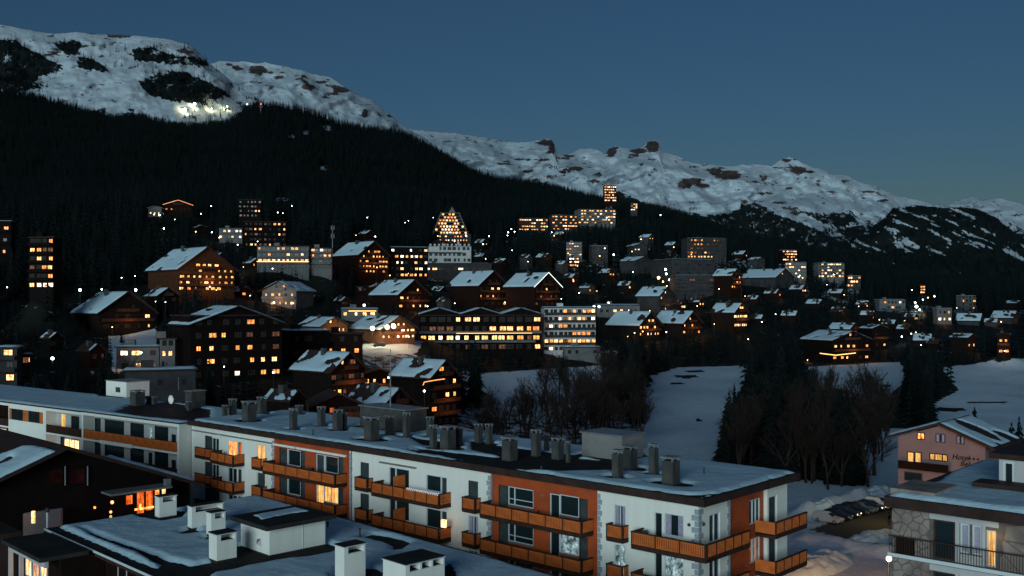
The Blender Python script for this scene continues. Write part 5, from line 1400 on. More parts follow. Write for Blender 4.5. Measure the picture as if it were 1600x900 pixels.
def pick(rr, lit, cols):
    if rr.random() < lit: return rr.choice(cols)
    return 'darkd' if rr.random() < .75 else None

def place(u0, u1, vt, vb, Y, phi, ratio):
    """yaw phi: the front turns to the viewer's right for positive phi. Returns frame data in metres."""
    wpx = (u1 - u0) * Y / F; ph = abs(R(phi))
    W = wpx / (math.cos(ph) + ratio * math.sin(ph)); D = W * ratio
    H = (vb - vt) * Y / F
    # the front wall centre
    uc = (u0 + u1) / 2
    beta = math.atan((uc - 800) / F)
    n = Vector((math.sin(R(phi)) * 1.0, -math.cos(R(phi)), 0))
    c = P(uc, vb, Y)
    # keep the building inside [u0, u1]: the near corner sits nearer, the back deeper
    off = (D * math.sin(ph)) / 2 * (1 if phi > 0 else -1)
    c = Vector((c.x + off, c.y, c.z))
    rz = math.atan2(n.y, n.x) - math.pi / 2
    return c, rz, W, D, H

def roof_snow_simple(root, x0, x1, y0, y1, z, M=None, seed=0, thick=.3, bare=(), res=None):
    res = res or max(.5, (x1 - x0) / 22)
    snow_sheet(root, x0, x1, y0, y1, z, res, bare, thick, .5, M, seed, ragged=.35)

def chalet(name, label, u0, u1, vt, vb, Y, phi=30, ratio=1.0, floors=3, wall=None, lit=.35, cols=('orange', 'amber'), seed=1, pitch=.38, cat="chalet", group=None, base=None, wps=None, snow=True,
           bal=True, trim=None, snowbare=0, wh=1.15, ww=1.1):
    if vb < 532 and Y < 700 and snow: phi = max(phi, 44) if phi > 0 else phi; pitch = max(pitch, .48); ratio = max(ratio, 1.15)
    elif Y < 360 and snow and phi > 25: phi = max(phi, 52); ratio = max(ratio, 1.25); pitch = max(pitch, .40)
    c, rz, W, D, H = place(u0, u1, vt, vb, Y, phi, ratio)
    BLD.append((u0, u1, vt, vb, Y)); BLAB.append(label)
    rr = random.Random(seed); root = empty(name, (c.x, c.y, c.z), rz, label, cat, group)
    # local: x across the gable (from -W/2..W/2), front at y=0, body to -D
    if phi > 40 and snow: pitch = min(.72, .50 * H / (W / 2))
    he = H - W / 2 * pitch; he = max(he, 2.2); zr = he + W / 2 * pitch
    wall = wall or M_DARKWOOD; hb = base_h = he * (.3 if base else 0)
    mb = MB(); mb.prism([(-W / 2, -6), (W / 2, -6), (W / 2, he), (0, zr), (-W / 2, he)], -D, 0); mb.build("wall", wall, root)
    if base:
        mb = MB(); mb.box(-W / 2 - .05, W / 2 + .05, -D - .05, .05, -6, hb); mb.build("base_wall", base, root)
    ov = min(1.3, W * .09); th = math.atan(pitch)
    for s in (-1, 1):
        mb = MB(); e = s * (W / 2 + ov); ze = zr - (W / 2 + ov) * pitch
        poly = [(0, zr + .02), (0, zr + .30), (e, ze + .30), (e, ze + .02)]
        mb.prism(poly if s > 0 else poly[::-1], -D - ov, ov); mb.build("roof", M_FASCIA, root)
    if snow:
        Ls = (W / 2 + ov) / math.cos(th)
        for s in (-1, 1):
            if s == (-1 if phi < 0 else 1): pass
            M = Matrix.Translation((0, 0, zr + .31)) @ (Matrix.Rotation(math.pi, 4, 'Z') if s < 0 else Matrix.Identity(4)) @ Matrix.Rotation(th, 4, 'Y')
            ya, yb = (-D - ov, ov) if s > 0 else (-ov, D + ov)
            bare = [disc(rr.uniform(1, Ls - 1), rr.uniform(ya + 1, yb - 1), rr.uniform(.6, 1.5), 1.7, rr.uniform(0, 3)) for _ in range(3 + snowbare)]
            roof_snow_simple(root, .1, Ls, ya, yb, 0, M, seed + 40 + s, bare=bare, res=max(.45, Ls / 16))
        mb = MB(); x = W * .15 * (1 if phi < 0 else 1); mb.box(x - .5, x + .5, -D * .5 - .5, -D * .5 + .5, zr - 1.2, zr + .9); ch = mb.build("chimney", M_CONC, root)
    if trim is not None:
        for s in (-1, 1):
            mb = MB(); e = s * (W / 2 + ov); ze = zr - (W / 2 + ov) * pitch
            poly = [(0, zr - .05), (0, zr + .22), (e, ze + .22), (e, ze - .05)]
            mb.prism(poly if s > 0 else poly[::-1], ov + .01, ov + .12); mb.build("light_strip", trim, root)
    # gable front: rows of windows, balcony rails
    fh = he / max(1, floors)
    nw = wps or max(2, int(W / 3.2))
    for k in range(floors + 1):
        z = k * fh; wd = W if k < floors else W * (1 - .55)
        n = nw if k < floors else max(1, nw // 2)
        if k == floors and W * pitch / 2 < 2.6: continue
        for i in range(n):
            x = -wd / 2 + (i + .5 + rr.uniform(-.14, .14)) * wd / n
            kd = pick(rr, lit, cols)
            w_ = ww * rr.choice((.6, .8, 1, 1.3, 1.7)); 
            win(root, x - w_ / 2 , z + fh * .32, w_, min(wh, fh * .5), .03, kd)
        if bal and k >= 1:
            wb = wd * (.96 if k < floors else .9)
            mb = MB(); mb.box(-wb / 2, wb / 2, .02, 1.2, z - .05, z + .1); mb.box(-wb / 2, wb / 2, 1.1, 1.2, z + .1, z + .95); mb.build("balcony", M_RAIL if wall in (M_REDWOOD, M_DARKWOOD, M_BLACKWOOD) else wall, root)
    if lit > .1 and Y < 700:
        q = Vector((math.sin(R(phi)) * 3.5, -math.cos(R(phi)) * 3.5, 0)) + c
        point((q.x, q.y, c.z + he * .45), (1.0, .42, .14), (25 + 75 * lit) * W * .5, .8)  # unseen light added at the front for the windows' warm glow
    # side wall seen below the eave
    sx = -W / 2 if phi > 0 else W / 2
    for k in range(floors):
        n = max(2, int(D / 3.6))
        for i in range(n):
            y = -D + (i + .5) * D / n; kd = pick(rr, lit * .6, cols)
            if phi > 0: win(root, y + .6, k * fh + fh * .32, ww, min(wh, fh * .5), sx - .03, kd, 1)
            else: win(root, y - .6, k * fh + fh * .32, ww, min(wh, fh * .5), sx + .03, kd, 2)
    return root, dict(W=W, D=D, H=H, he=he, zr=zr, fh=fh, c=c, rz=rz, ov=ov)

def block(name, label, u0, u1, vt, vb, Y, phi=15, ratio=.6, floors=4, wall=None, lit=.4, cols=('orange', 'amber', 'white'), seed=1, cat="apartment building", group=None, bal=True, wps=None, snow=True,
          bright_row=None, roof_over=.5, pattern=None, ww=1.3, wh=1.4, side_lit=None, strip=None, balmat=None):
    c, rz, W, D, H = place(u0, u1, vt, vb, Y, phi, ratio)
    BLD.append((u0, u1, vt, vb, Y)); BLAB.append(label)
    rr = random.Random(seed); root = empty(name, (c.x, c.y, c.z), rz, label, cat, group)
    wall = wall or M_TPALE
    mb = MB(); mb.box(-W / 2, W / 2, -D, 0, -8, H - .3); mb.build("wall", wall, root)
    mb = MB(); mb.box(-W / 2 - roof_over, W / 2 + roof_over, -D - roof_over, roof_over, H - .3, H); rf = mb.build("roof", M_FASCIA, root)
    if snow: roof_snow_simple(rf, -W / 2 - roof_over + .1, W / 2 + roof_over - .1, -D - roof_over + .1, roof_over - .1, H, None, seed + 7, .3, [disc(rr.uniform(-W / 3, W / 3), -D / 2, 1.2, 1.5)])
    mb = MB(); mb.box(W * .1, W * .1 + 2.4, -D * .6 - 1, -D * .6 + 1, H, H + 1.6); mb.build("lift_housing", wall, rf)
    fh = H / floors; n = wps or max(2, int(W / 3.0))
    for k in range(floors):
        for i in range(n):
            x = -W / 2 + (i + .5 + rr.uniform(-.13, .13)) * W / n
            if pattern is not None:
                row = pattern[floors - 1 - k] if floors - 1 - k < len(pattern) else ''
                ch = row[n - 1 - i] if n - 1 - i < len(row) else '.'      # rows are written as seen, left to right
                kd = {'.': 'darkd', 'o': 'orange', 'a': 'amber', 'w': 'white', 'd': 'dim'}[ch]
                if kd in ('orange', 'amber') and rr.random() < .3: kd = rr.choice(('dim', 'orange', 'amber', 'white', 'orange'))
            else: kd = pick(rr, lit if bright_row != k else 1.0, cols)
            w_ = min((ww if kd == 'darkd' else ww * 1.25) * rr.choice((.65, .85, 1, 1.2)), W / n * .85)
            win(root, x - w_ / 2, k * fh + fh * .25, w_, min(wh, fh * .55), .03, kd)
        if bal and k > 0:
            mb = MB(); mb.box(-W / 2 + .2, W / 2 - .2, .02, 1.2, k * fh - .08, k * fh + .1); mb.box(-W / 2 + .2, W / 2 - .2, 1.12, 1.2, k * fh + .1, k * fh + .9)
            mb.build("balcony", balmat or wall, root)
    sl_ = lit * .5 if side_lit is None else side_lit
    m = max(1, int(D / 4)); s = 1 if phi > 0 else 2
    for k in range(floors):
        for i in range(m):
            y = -D + (i + .5) * D / m; kd = pick(rr, sl_, cols)
            if s == 1: win(root, y + .5, k * fh + fh * .3, 1.0, min(1.2, fh * .5), -W / 2 - .03, kd, 1)
            else: win(root, y - .5, k * fh + fh * .3, 1.0, min(1.2, fh * .5), W / 2 + .03, kd, 2)
    if strip:
        zz, mt, xa, xb = strip; mb = MB(); mb.box(-W / 2 + W * xa, -W / 2 + W * xb, 1.2, 1.32, zz, zz + .35); mb.build("light_strip", mt, root)
    return root, dict(W=W, D=D, H=H, fh=fh, c=c, rz=rz)

def glow(u, v, Y, color, power, r=.4):
    p = P(u, v, Y); point((p.x, p.y, max(p.z, gz_(p.x, p.y) + 1.0)), color, power, r)
WARM, SODIUM, COOL = (1.0, .5, .2), (1.0, .62, .28), (.80, 1.0, .92)

# --- the nearer chalets, left to right
r_, i_ = block("chalet_block", "large dark timber block with stepped snowy roof and many yellow windows", 262, 430, 492, 592, 257, 38, .55, 5, M_BLACKWOOD, .3, seed=11, ww=1.5, wh=1.3, side_lit=.25, snow=False, bal=False,
      pattern=["....o..", ".oo.a.d", "oa.oo.d", ".o..oaa", "...w.oo"], wps=7)
def gable_on(root, W, D, H, pitch, x0, x1, seed, ov=1.0):
    """a pitched roof over part of a block, with snow"""
    xm = (x0 + x1) / 2; hw = (x1 - x0) / 2 + ov; th = math.atan(pitch); zr = H + hw * pitch
    mb = MB(); mb.prism([(x0, H - .4), (x1, H - .4), (x1, H), (xm, zr - .2), (x0, H)], -D, -.05); mb.build("gable", M_BLACKWOOD, root)
    for s in (-1, 1):
        mb = MB(); poly = [(xm, zr - .05), (xm, zr + .22), (xm + s * hw, H + .22), (xm + s * hw, H - .05)]
        mb.prism(poly if s > 0 else poly[::-1], -D - ov, ov); mb.build("roof", M_FASCIA, root)
        M = Matrix.Translation((xm, 0, zr + .23)) @ (Matrix.Rotation(math.pi, 4, 'Z') if s < 0 else Matrix.Identity(4)) @ Matrix.Rotation(th, 4, 'Y')
        ya, yb = (-D - ov, ov) if s > 0 else (-ov, D + ov); rr = random.Random(seed); Ls = hw / math.cos(th)
        roof_snow_simple(root, .1, Ls - .1, ya, yb, 0, M, seed + s, .3, [disc(rr.uniform(1, Ls - 1), rr.uniform(ya + 2, yb - 2), .9, 1.5) for _ in range(3)], .5)
gable_on(r_, i_['W'], i_['D'], i_['H'] - 2.6, .36, -i_['W'] / 2, i_['W'] / 2, 5)
block("corner_house", "pale rendered corner house under the snowy eave of the big dark block", 246, 272, 528, 577, 250, 20, .7, 3, M_TPALE, .25, ('amber',), 5, "house", snow=False, bal=False, ww=.9)
chalet("chalet", "huge alpine chalet hotel with wide snowy roof, orange lit on every floor", 215, 357, 386, 456, 380, 27, .95, 4, M_RAIL, .72, ('orange', 'amber', 'orange'), 3, .42, "hotel", snowbare=3, wps=9)
block("tower_block", "dark tower block with a column of lit windows at the far left", 44, 90, 370, 452, 317, -12, .5, 6, M_BLACKWOOD, .2, seed=4, pattern=["...o", "aood", ".o.o", "d.oo", "...o", "awwa"], wps=4, snow=False, ww=1.8)
block("house", "dark house with one orange window above the tower block at the left edge", -20, 16, 345, 400, 420, 10, .6, 3, M_BLACKWOOD, .15, ('orange',), 8, "house")
chalet("chalet", "low chalet with a broad curved snowy roof beside two white street lamps", 98, 230, 456, 517, 330, 38, 1.0, 2, M_DARKWOOD, .12, ('dim', 'amber'), 21, .34, wps=5, bal=True)
block("house", "dark house with an orange window at the left edge above the white framed block", -30, 24, 542, 600, 205, 12, .6, 3, M_TGREY, .3, ('orange', 'amber'), 22, "house", ww=1.6)
block("house", "small house with a bright doorway right of the left edge house", 18, 44, 553, 592, 215, 12, .6, 2, M_REDWOOD, .8, ('amber', 'dim'), 23, "house", bal=False)
block("garage", "long grey garage wall below the lit yard at left", 190, 300, 577, 612, 195, 20, .35, 1, M_TGREY, 0, seed=3, cat="garage", bal=False, snow=True, wps=3)
block("house", "lit yard house with glass front behind bare trees, left of the big block", 178, 246, 541, 580, 262, 12, .5, 2, M_TPALE, .45, ('amber', 'white', 'dim'), 31, "house", bal=False, ww=1.7, snow=True)
chalet("chalet", "snowless chalet with one red lit window in the dark middle foreground", 468, 562, 616, 672, 162, 20, 1.0, 2, M_BLACKWOOD, .22, ('red',), 5, .45, snow=False, wps=4)
chalet("chalet", "small chalet whose whole snowy roof slope faces the camera, near left", 412, 474, 611, 655, 150, 62, 1.3, 1, M_DARKWOOD, 0, seed=8, pitch=.5, wps=2, bal=False)
chalet("chalet", "snow roofed chalet behind the roof mast with patchy roof snow", 536, 642, 607, 668, 172, 48, 1.2, 2, M_DARKWOOD, .1, ('orange',), 9, .40, wps=3, snowbare=5)
chalet("chalet", "broad chalet with a large bare rectangle in its roof snow", 452, 566, 551, 622, 226, 42, 1.1, 2, M_DARKWOOD, .55, ('orange', 'dim'), 10, .34, wps=6, snowbare=3)
chalet("chalet", "tall chalet with fairy lit balcony and bright lamp, right of the roof mast", 610, 714, 563, 668, 236, 36, .9, 4, M_BLACKWOOD, .42, ('orange', 'amber'), 13, .36, wps=4)
chalet("chalet", "dark house with orange windows between the mast and the bare roofed chalet", 556, 622, 578, 622, 250, 10, .8, 2, M_BLACKWOOD, .7, ('orange', 'amber'), 14, .3, snow=False, wps=4)
block("house", "flat snowy roof over dark walls left of the brown gable", 430, 512, 516, 560, 285, 30, .8, 2, M_BLACKWOOD, .25, ('amber', 'orange'), 15, "house", ww=1.8)
block("house", "dark house with three warm windows below the brown gabled chalet", 500, 566, 520, 556, 290, 10, .6, 2, M_REDWOOD, .55, ('amber', 'orange'), 16, "house", snow=False, bal=False)
chalet("chalet", "brown gabled chalet with pale ground floor, snowy slope on its left", 462, 540, 496, 522, 345, 34, 1.2, 1, M_LITWOOD, .4, ('amber', 'white'), 17, .40, wps=4, bal=False)
chalet("restaurant", "floodlit restaurant chalet with dazzling lamps on its front", 545, 646, 494, 531, 348, 32, .9, 2, M_LITWOOD, .8, ('white', 'amber'), 18, .36, "restaurant", wps=7)
block("terrace_building", "low building with a glowing yellow awning edge behind the restaurant", 530, 590, 482, 497, 390, 8, .5, 1, M_TPALE, 1.0, ('amber', 'white'), 19, "restaurant", bal=False, strip=(2.6, M_STRIP_Y, .05, .8))
# hotel with three gables
def gabled_hotel():
    root, i = block("hotel", "long dark hotel with three snowy gables and two rows of glowing windows", 650, 846, 492, 549, 385, 6, .3, 4, M_BLACKWOOD, .5, seed=51, cat="hotel", bal=False, wps=14, snow=False, ww=2.2, wh=1.8,
                    pattern=["....aaa......aaaaa"[:14], ".ddd....oaaaoo", "oaaawaaaaaoooo", "..d..d.d.d...a"])
    W, H, D = i['W'], i['H'], i['D']
    for a, b, s in ((-W / 2, -W / 6, 1), (-W / 6, W / 6, 2), (W / 6, W / 2, 3)): gable_on(root, W, D, H, .30, a, b, 60 + s, .6)
    for k, (xa, xb) in ((2, (-.5, .5)), (1, (-.45, .48))):
        mb = MB(); mb.box(W * xa, W * xb, .05, 1.5, k * i['fh'] - .1, k * i['fh'] + .1); mb.box(W * xa, W * xb, 1.4, 1.5, k * i['fh'] + .1, k * i['fh'] + .8); mb.build("balcony", M_TPALE, root)
    mb = MB(); mb.box(-W * .42, W * .20, 1.5, 1.6, 2 * i['fh'] - .1, 2 * i['fh'] + .12); mb.build("light_strip", M_STRIP_Y, root)
gabled_hotel()
block("hotel", "white five storey hotel wing with lit bays, right of the gabled hotel", 846, 931, 480, 550, 398, 8, .35, 6, M_PALE, .45, seed=52, cat="hotel", wps=11, ww=1.5, pattern=["....oda.aoow"[:11], "...waadao.wo", "aw.oo......o"[:11], "......oooo."[:11], "aaaaaaaaaaa", ".w..o..a..."], balmat=M_TGREY)
block("terrace_building", "low pale terrace wall in front of the white hotel wing", 880, 938, 542, 556, 380, 6, .3, 1, M_TPALE, .2, ('dim',), 53, "wall", bal=False)
# right of it
chalet("chalet", "snow roofed chalet with a big round lit window right of the white hotel", 953, 1034, 487, 527, 437, 24, 1.0, 2, M_DARKWOOD, .7, ('amber', 'orange', 'white'), 24, .33, wps=6)
chalet("chalet", "dark chalet with full white roof and orange windows below, centre right", 1026, 1098, 486, 524, 450, 30, 1.0, 2, M_DARKWOOD, .5, ('amber', 'orange'), 25, .33, wps=5)
chalet("chalet", "chalet with a long glowing yellow window band, right of centre", 1115, 1170, 474, 514, 450, 16, 1.0, 2, M_DARKWOOD, .9, ('amber', 'white'), 26, .33, wps=7)
block("pavilion", "row of small snow covered pavilions with strip lights beside the white hotel", 930, 1000, 476, 492, 470, 4, .6, 1, M_TPALE, .6, ('amber', 'white'), 27, "pavilion", bal=False, wps=6)
chalet("chalet", "timber framed house with pale snowy slope left of the school", 998, 1054, 448, 487, 500, 40, .9, 3, M_TGREY, .35, ('amber', 'white'), 28, .36, wps=3)
block("school", "long low grey school building with flat terraces, right of the bright lamps", 1052, 1160, 430, 466, 590, 3, .4, 3, M_TGREY, .04, ('dim',), 29, "school", wps=6, ww=4.5, wh=1.2, snow=True)
chalet("chalet", "reddish chalet with lit corner beside the school", 1118, 1160, 420, 452, 575, 20, .8, 3, M_REDWOOD, .55, ('amber', 'orange'), 30, .3, wps=4)
block("sports_hall", "snowy roofs of the complex above the school with an orange canopy", 1024, 1120, 405, 432, 640, 22, .8, 2, M_TGREY, .08, ('orange',), 31, "hall", bal=False, wps=4, ww=3)
chalet("chalet", "two low snowy gables right of the school", 1164, 1244, 420, 446, 690, 28, 1.0, 1, M_TGREY, .1, ('amber',), 32, .36, wps=4, bal=False)
block("apartment_building", "bright lit apartment block standing alone above the school", 1068, 1136, 372, 404, 830, 10, .4, 5, M_TGREY, .4, seed=33, wps=12, pattern=[".ooaa...oo..", "..oao.d.....", ".d.dd.......", "dod..ad.....", "oaaaaaaa...."])
# middle band
chalet("chalet", "wooden chalet with five warm windows and a lamp, left of the gabled hotel", 576, 668, 437, 484, 450, 14, .9, 2, M_REDWOOD, .75, ('orange', 'amber', 'white'), 34, .40, wps=5)
chalet("chalet", "russet chalet with steep snowy slope and lit dots beside the strip lit chalet", 700, 792, 423, 480, 470, 34, 1.0, 3, M_REDWOOD, .32, ('orange', 'amber'), 35, .42, wps=5)
chalet("chalet", "half timbered chalet with white strip lights along its gable", 790, 874, 426, 480, 462, 26, .9, 3, M_REDWOOD, .35, ('orange', 'amber', 'dim'), 36, .46, trim=M_STRIP_W, wps=5)
chalet("chalet", "pale chalet with glowing lower windows on the left middle slope", 408, 478, 440, 480, 400, -12, .8, 2, M_TPALE, .75, ('amber', 'orange'), 37, .34, wps=5)
chalet("chalet", "big dark red lodge with rows of small orange windows and snowy roof", 518, 604, 377, 428, 510, 30, .9, 4, M_REDWOOD, .55, ('orange', 'amber'), 38, .32, wps=9)
block("hotel", "grey terraced building with white balls of light, right of the red lodge", 604, 668, 386, 434, 525, 12, .5, 5, M_BLACKWOOD, .5, ('white', 'orange', 'amber'), 39, "hotel", wps=8)
block("hotel", "white hotel with a glowing yellow restaurant strip at its foot", 400, 482, 384, 421, 460, 5, .4, 4, M_TPALE, .4, seed=40, cat="hotel", wps=11, pattern=["a...oo.oo..", "..a...a.do.", "aaaaaaaaaaa", "..........."], strip=(3.4, M_STRIP_Y, 0.0, 1.0), snow=False)
block("hotel", "lit end wing of the white hotel beside the telecom mast", 484, 518, 387, 421, 465, 5, .5, 4, M_TPALE, .5, seed=41, cat="hotel", wps=5, pattern=["aowaa", "o.aao", "..d..", "....."], snow=False)
block("house", "small white block with two rows of lit windows above the chalet hotel", 341, 378, 356, 374, 610, 6, .5, 2, M_TPALE, .5, ('amber', 'white'), 42, wps=6, snow=False)
block("apartment_building", "dark stepped apartment block with scattered lights behind the white hotel", 378, 446, 346, 386, 600, 10, .4, 5, M_BLACKWOOD, .42, ('amber', 'orange', 'dim'), 43, wps=9, snow=False)
block("apartment_building", "dark block with two faint rows of lights high in the left forest", 372, 408, 312, 340, 700, 5, .4, 4, M_BLACKWOOD, .25, ('dim', 'amber'), 44, wps=6, snow=False)
# white historic hotel
def palace():
    root, i = block("hotel", "white historic hotel with arcades and a crown of small dormers", 668, 736, 384, 411, 650, 4, .35, 3, M_PALE, .02, ('dim',), 45, "hotel", wps=9, bal=False, snow=False, ww=2.0, wh=2.1)
    W, H = i['W'], i['H']
    for k in range(10):
        mb = MB(); x = -W / 2 + (k + .3) * W / 10; mb.box(x, x + W / 22, -.9, .5, H - .1, H + 1.2); mb.build("dormer", M_PALE, root)
    mb = MB(); mb.box(-W * .28, W * .5, .6, 1.2, H * .56, H * .63); mb.build("cornice", M_SHUTTER, root)
    mb = MB(); mb.box(-W * .2 - .6, -W * .2 + .6, -2.5, -1.5, H, H + 3); mb.build("chimney", M_PALE, root)
palace()
block("terrace_building", "grey podium with one large yellow window under the white historic hotel", 620, 768, 411, 440, 615, 3, .3, 2, M_TGREY, .2, seed=46, cat="hotel", bal=False, wps=14, pattern=["...aaa...w....", "aaaa.........."], snow=True, ww=3.5)
# pyramid
def pyramid():
    u0, u1, vt, vb, Y = 677, 731, 322, 366, 1000
    BLD.append((u0, u1, vt, vb + 8, Y)); BLAB.append('pyramid shaped hotel'); c = P(704, 366, Y); W = (u1 - u0) * Y / F; H = (vb - vt) * Y / F
    root = empty("hotel", c, R(188), "pyramid shaped hotel with stepped lit terraces and a pointed top", "hotel")
    n = 7; rr = random.Random(3)
    for k in range(n):
        w0 = W * (1 - .078 * k - .03); z0 = H * .78 * k / n; z1 = H * .78 * (k + 1) / n
        mb = MB(); mb.box(-w0 / 2, w0 / 2, -18 + k, -k * 1.1, z0, z1 - .5); mb.build("storey", M_BLACKWOOD, root)
        mb = MB(); mb.box(-w0 / 2 - 1, w0 / 2 + 1, -18 + k, -k * 1.1 + .25, z1 - .5, z1); mb.build("terrace", M_TPALE, root)
        m = max(3, int(w0 / 3.0))
        for i in range(m):
            if rr.random() < (.85 if abs(i - m / 2) < m * .38 else .35): win(root, -w0 / 2 + (i + .2) * w0 / m, z0 + .6, w0 / m * .7, 2.0, -k * 1.1 + .04, rr.choice(('orange', 'amber', 'amber', 'white')))
    for s in (-1, 1):
        mb = MB(); a = (s * W * .5, .9, 0); b = (s * W * .26, -6.2, H * .80)
        mb.tube(a, b, .55, .45, 5); mb.build("edge_beam", M_TPALE, root)
    t = W * .10; xo = -W * .06
    mb = MB(); mb.prism([(xo - t, H * .78), (xo + t, H * .78), (xo, H)], -14, -6); mb.build("gable_top", M_TPALE, root)
pyramid()
block("terrace_building", "lit base building below the pyramid hotel", 684, 736, 366, 378, 985, 4, .4, 2, M_TGREY, .7, ('amber', 'white', 'orange'), 48, "hotel", wps=11, bal=False)
for (nm, lab, u0, u1, vt, vb, Y, fl, wl, lt, sd, n_) in (
    ("apartment_building", "left of the two glittering terrace blocks at the forest foot", 808, 856, 341, 361, 1300, 4, M_TGREY, .6, 61, 12),
    ("apartment_building", "stepped glittering block with a tall lit core at the forest foot", 858, 902, 336, 360, 1300, 5, M_TGREY, .6, 62, 10),
    ("apartment_building", "wide fan shaped white block with a lit stair core high on the slope", 899, 962, 327, 350, 1350, 5, M_TPALE, .45, 63, 14),
    ("tower_block", "lone round topped tower glowing orange below the snow mountain", 943, 963, 290, 315, 1450, 6, M_REDWOOD, .75, 64, 6),
    ("house", "tiny lit house right of the lone glowing tower", 985, 996, 318, 329, 1400, 4, M_TGREY, .7, 65, 3),
    ("tower_block", "pale narrow tower with orange upper windows in the middle distance", 885, 911, 379, 400, 740, 5, M_TPALE, .35, 66, 6),
    ("house", "orange lit lower house at the foot of the pale narrow tower", 890, 906, 402, 417, 720, 3, M_BLACKWOOD, .9, 67, 4),
    ("house", "pale gabled house right of the narrow tower", 921, 950, 384, 410, 745, 3, M_TGREY, .2, 68, 4),
    ("apartment_building", "small orange striped block at the right end of the town", 1219, 1246, 391, 408, 950, 4, M_REDWOOD, .6, 69, 7),
    ("apartment_building", "white block with lit corner below the striped block", 1228, 1262, 410, 435, 850, 5, M_TPALE, .3, 70, 7),
    ("apartment_building", "wide white block with lit balconies towards the right", 1275, 1320, 411, 434, 880, 5, M_TPALE, .4, 71, 9),
    ("house", "small lit house right of the wide white block", 1325, 1346, 431, 449, 850, 3, M_TGREY, .5, 72, 5),
    ("apartment_building", "pale three storey block with a lamp at its corner, right side", 1370, 1416, 468, 492, 740, 3, M_TPALE, .25, 73, 7),
    ("apartment_building", "pale block with a sloping snowy roof at the far right", 1498, 1526, 462, 484, 850, 4, M_TPALE, .2, 74, 4),
    ("house", "orange lit gable house left of the far right block", 1462, 1488, 482, 514, 600, 3, M_TPALE, .8, 75, 3),
    ("kiosk", "small glowing tower above the bright street lamps at right", 1437, 1446, 446, 459, 1000, 3, M_REDWOOD, .9, 76, 2)):
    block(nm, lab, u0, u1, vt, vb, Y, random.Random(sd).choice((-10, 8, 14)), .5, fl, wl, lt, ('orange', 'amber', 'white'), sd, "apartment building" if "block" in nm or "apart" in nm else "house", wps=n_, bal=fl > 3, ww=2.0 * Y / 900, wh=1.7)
for (lab, u0, u1, vt, vb, Y, phi, fl, wl, lt, cl, sd) in (
    ("chalet with a glowing orange balcony line at the top of the right field", 1268, 1364, 518, 566, 420, 24, 2, M_BLACKWOOD, .45, ('amber', 'orange'), 81),
    ("small chalet with orange attic window behind the balcony lit chalet", 1352, 1388, 508, 546, 455, 20, 2, M_BLACKWOOD, .5, ('orange',), 82),
    ("snowy roofed chalet with a lamp just left of the orange attic chalet", 1300, 1345, 505, 522, 480, 30, 1, M_DARKWOOD, .2, ('orange',), 83),
    ("dark cottage under an oblong of roof snow, right field", 1428, 1460, 522, 540, 440, 62, 1, M_DARKWOOD, .0, ('dim',), 84),
    ("cottage with three small lights under patchy snow, right field", 1490, 1530, 522, 548, 430, 40, 1, M_DARKWOOD, .7, ('white', 'amber'), 85),
    ("long snowy roof in front of the far right block", 1498, 1540, 490, 510, 610, 55, 1, M_TGREY, .1, ('amber',), 86),
    ("low snow roofed house at the right edge of the town", 1556, 1596, 486, 508, 640, 40, 1, M_TGREY, .15, ('amber',), 87),
    ("narrow house with an orange lit wall near the right edge", 1560, 1584, 520, 556, 400, -30, 2, M_REDWOOD, .8, ('orange',), 88),
    ("grey hip roofed house in the dark centre of the town", 970, 1020, 401, 424, 700, 38, 1, M_TGREY, .05, ('dim',), 89),
    ("tiny cottage with white lights left of the lone lamp", 982, 1012, 380, 394, 900, 20, 1, M_TGREY, .8, ('white',), 90),
    ("snow covered shed in the trees right of the white historic hotel", 812, 832, 398, 410, 650, 50, 1, M_TGREY, .0, ('dim',), 91),
    ("cottage with a glowing red and yellow roofline high on the left", 250, 298, 313, 332, 800, 14, 1, M_REDWOOD, .3, ('orange',), 92),
    ("small house with four white windows left of the glowing roofline", 230, 252, 322, 338, 790, 6, 1, M_TPALE, .9, ('white', 'amber'), 93),
    ("roof with light snow and lamps under the chalet hotel", 222, 275, 450, 474, 345, 30, 1, M_BLACKWOOD, .1, ('amber',), 94)):
    chalet("chalet", lab, u0, u1, vt, vb, Y, phi, .9, fl, wl, lt, cl, sd, .34, "chalet" if "chalet" in lab else "house", trim=M_STRIP_R if sd == 92 else None, snowbare=1)

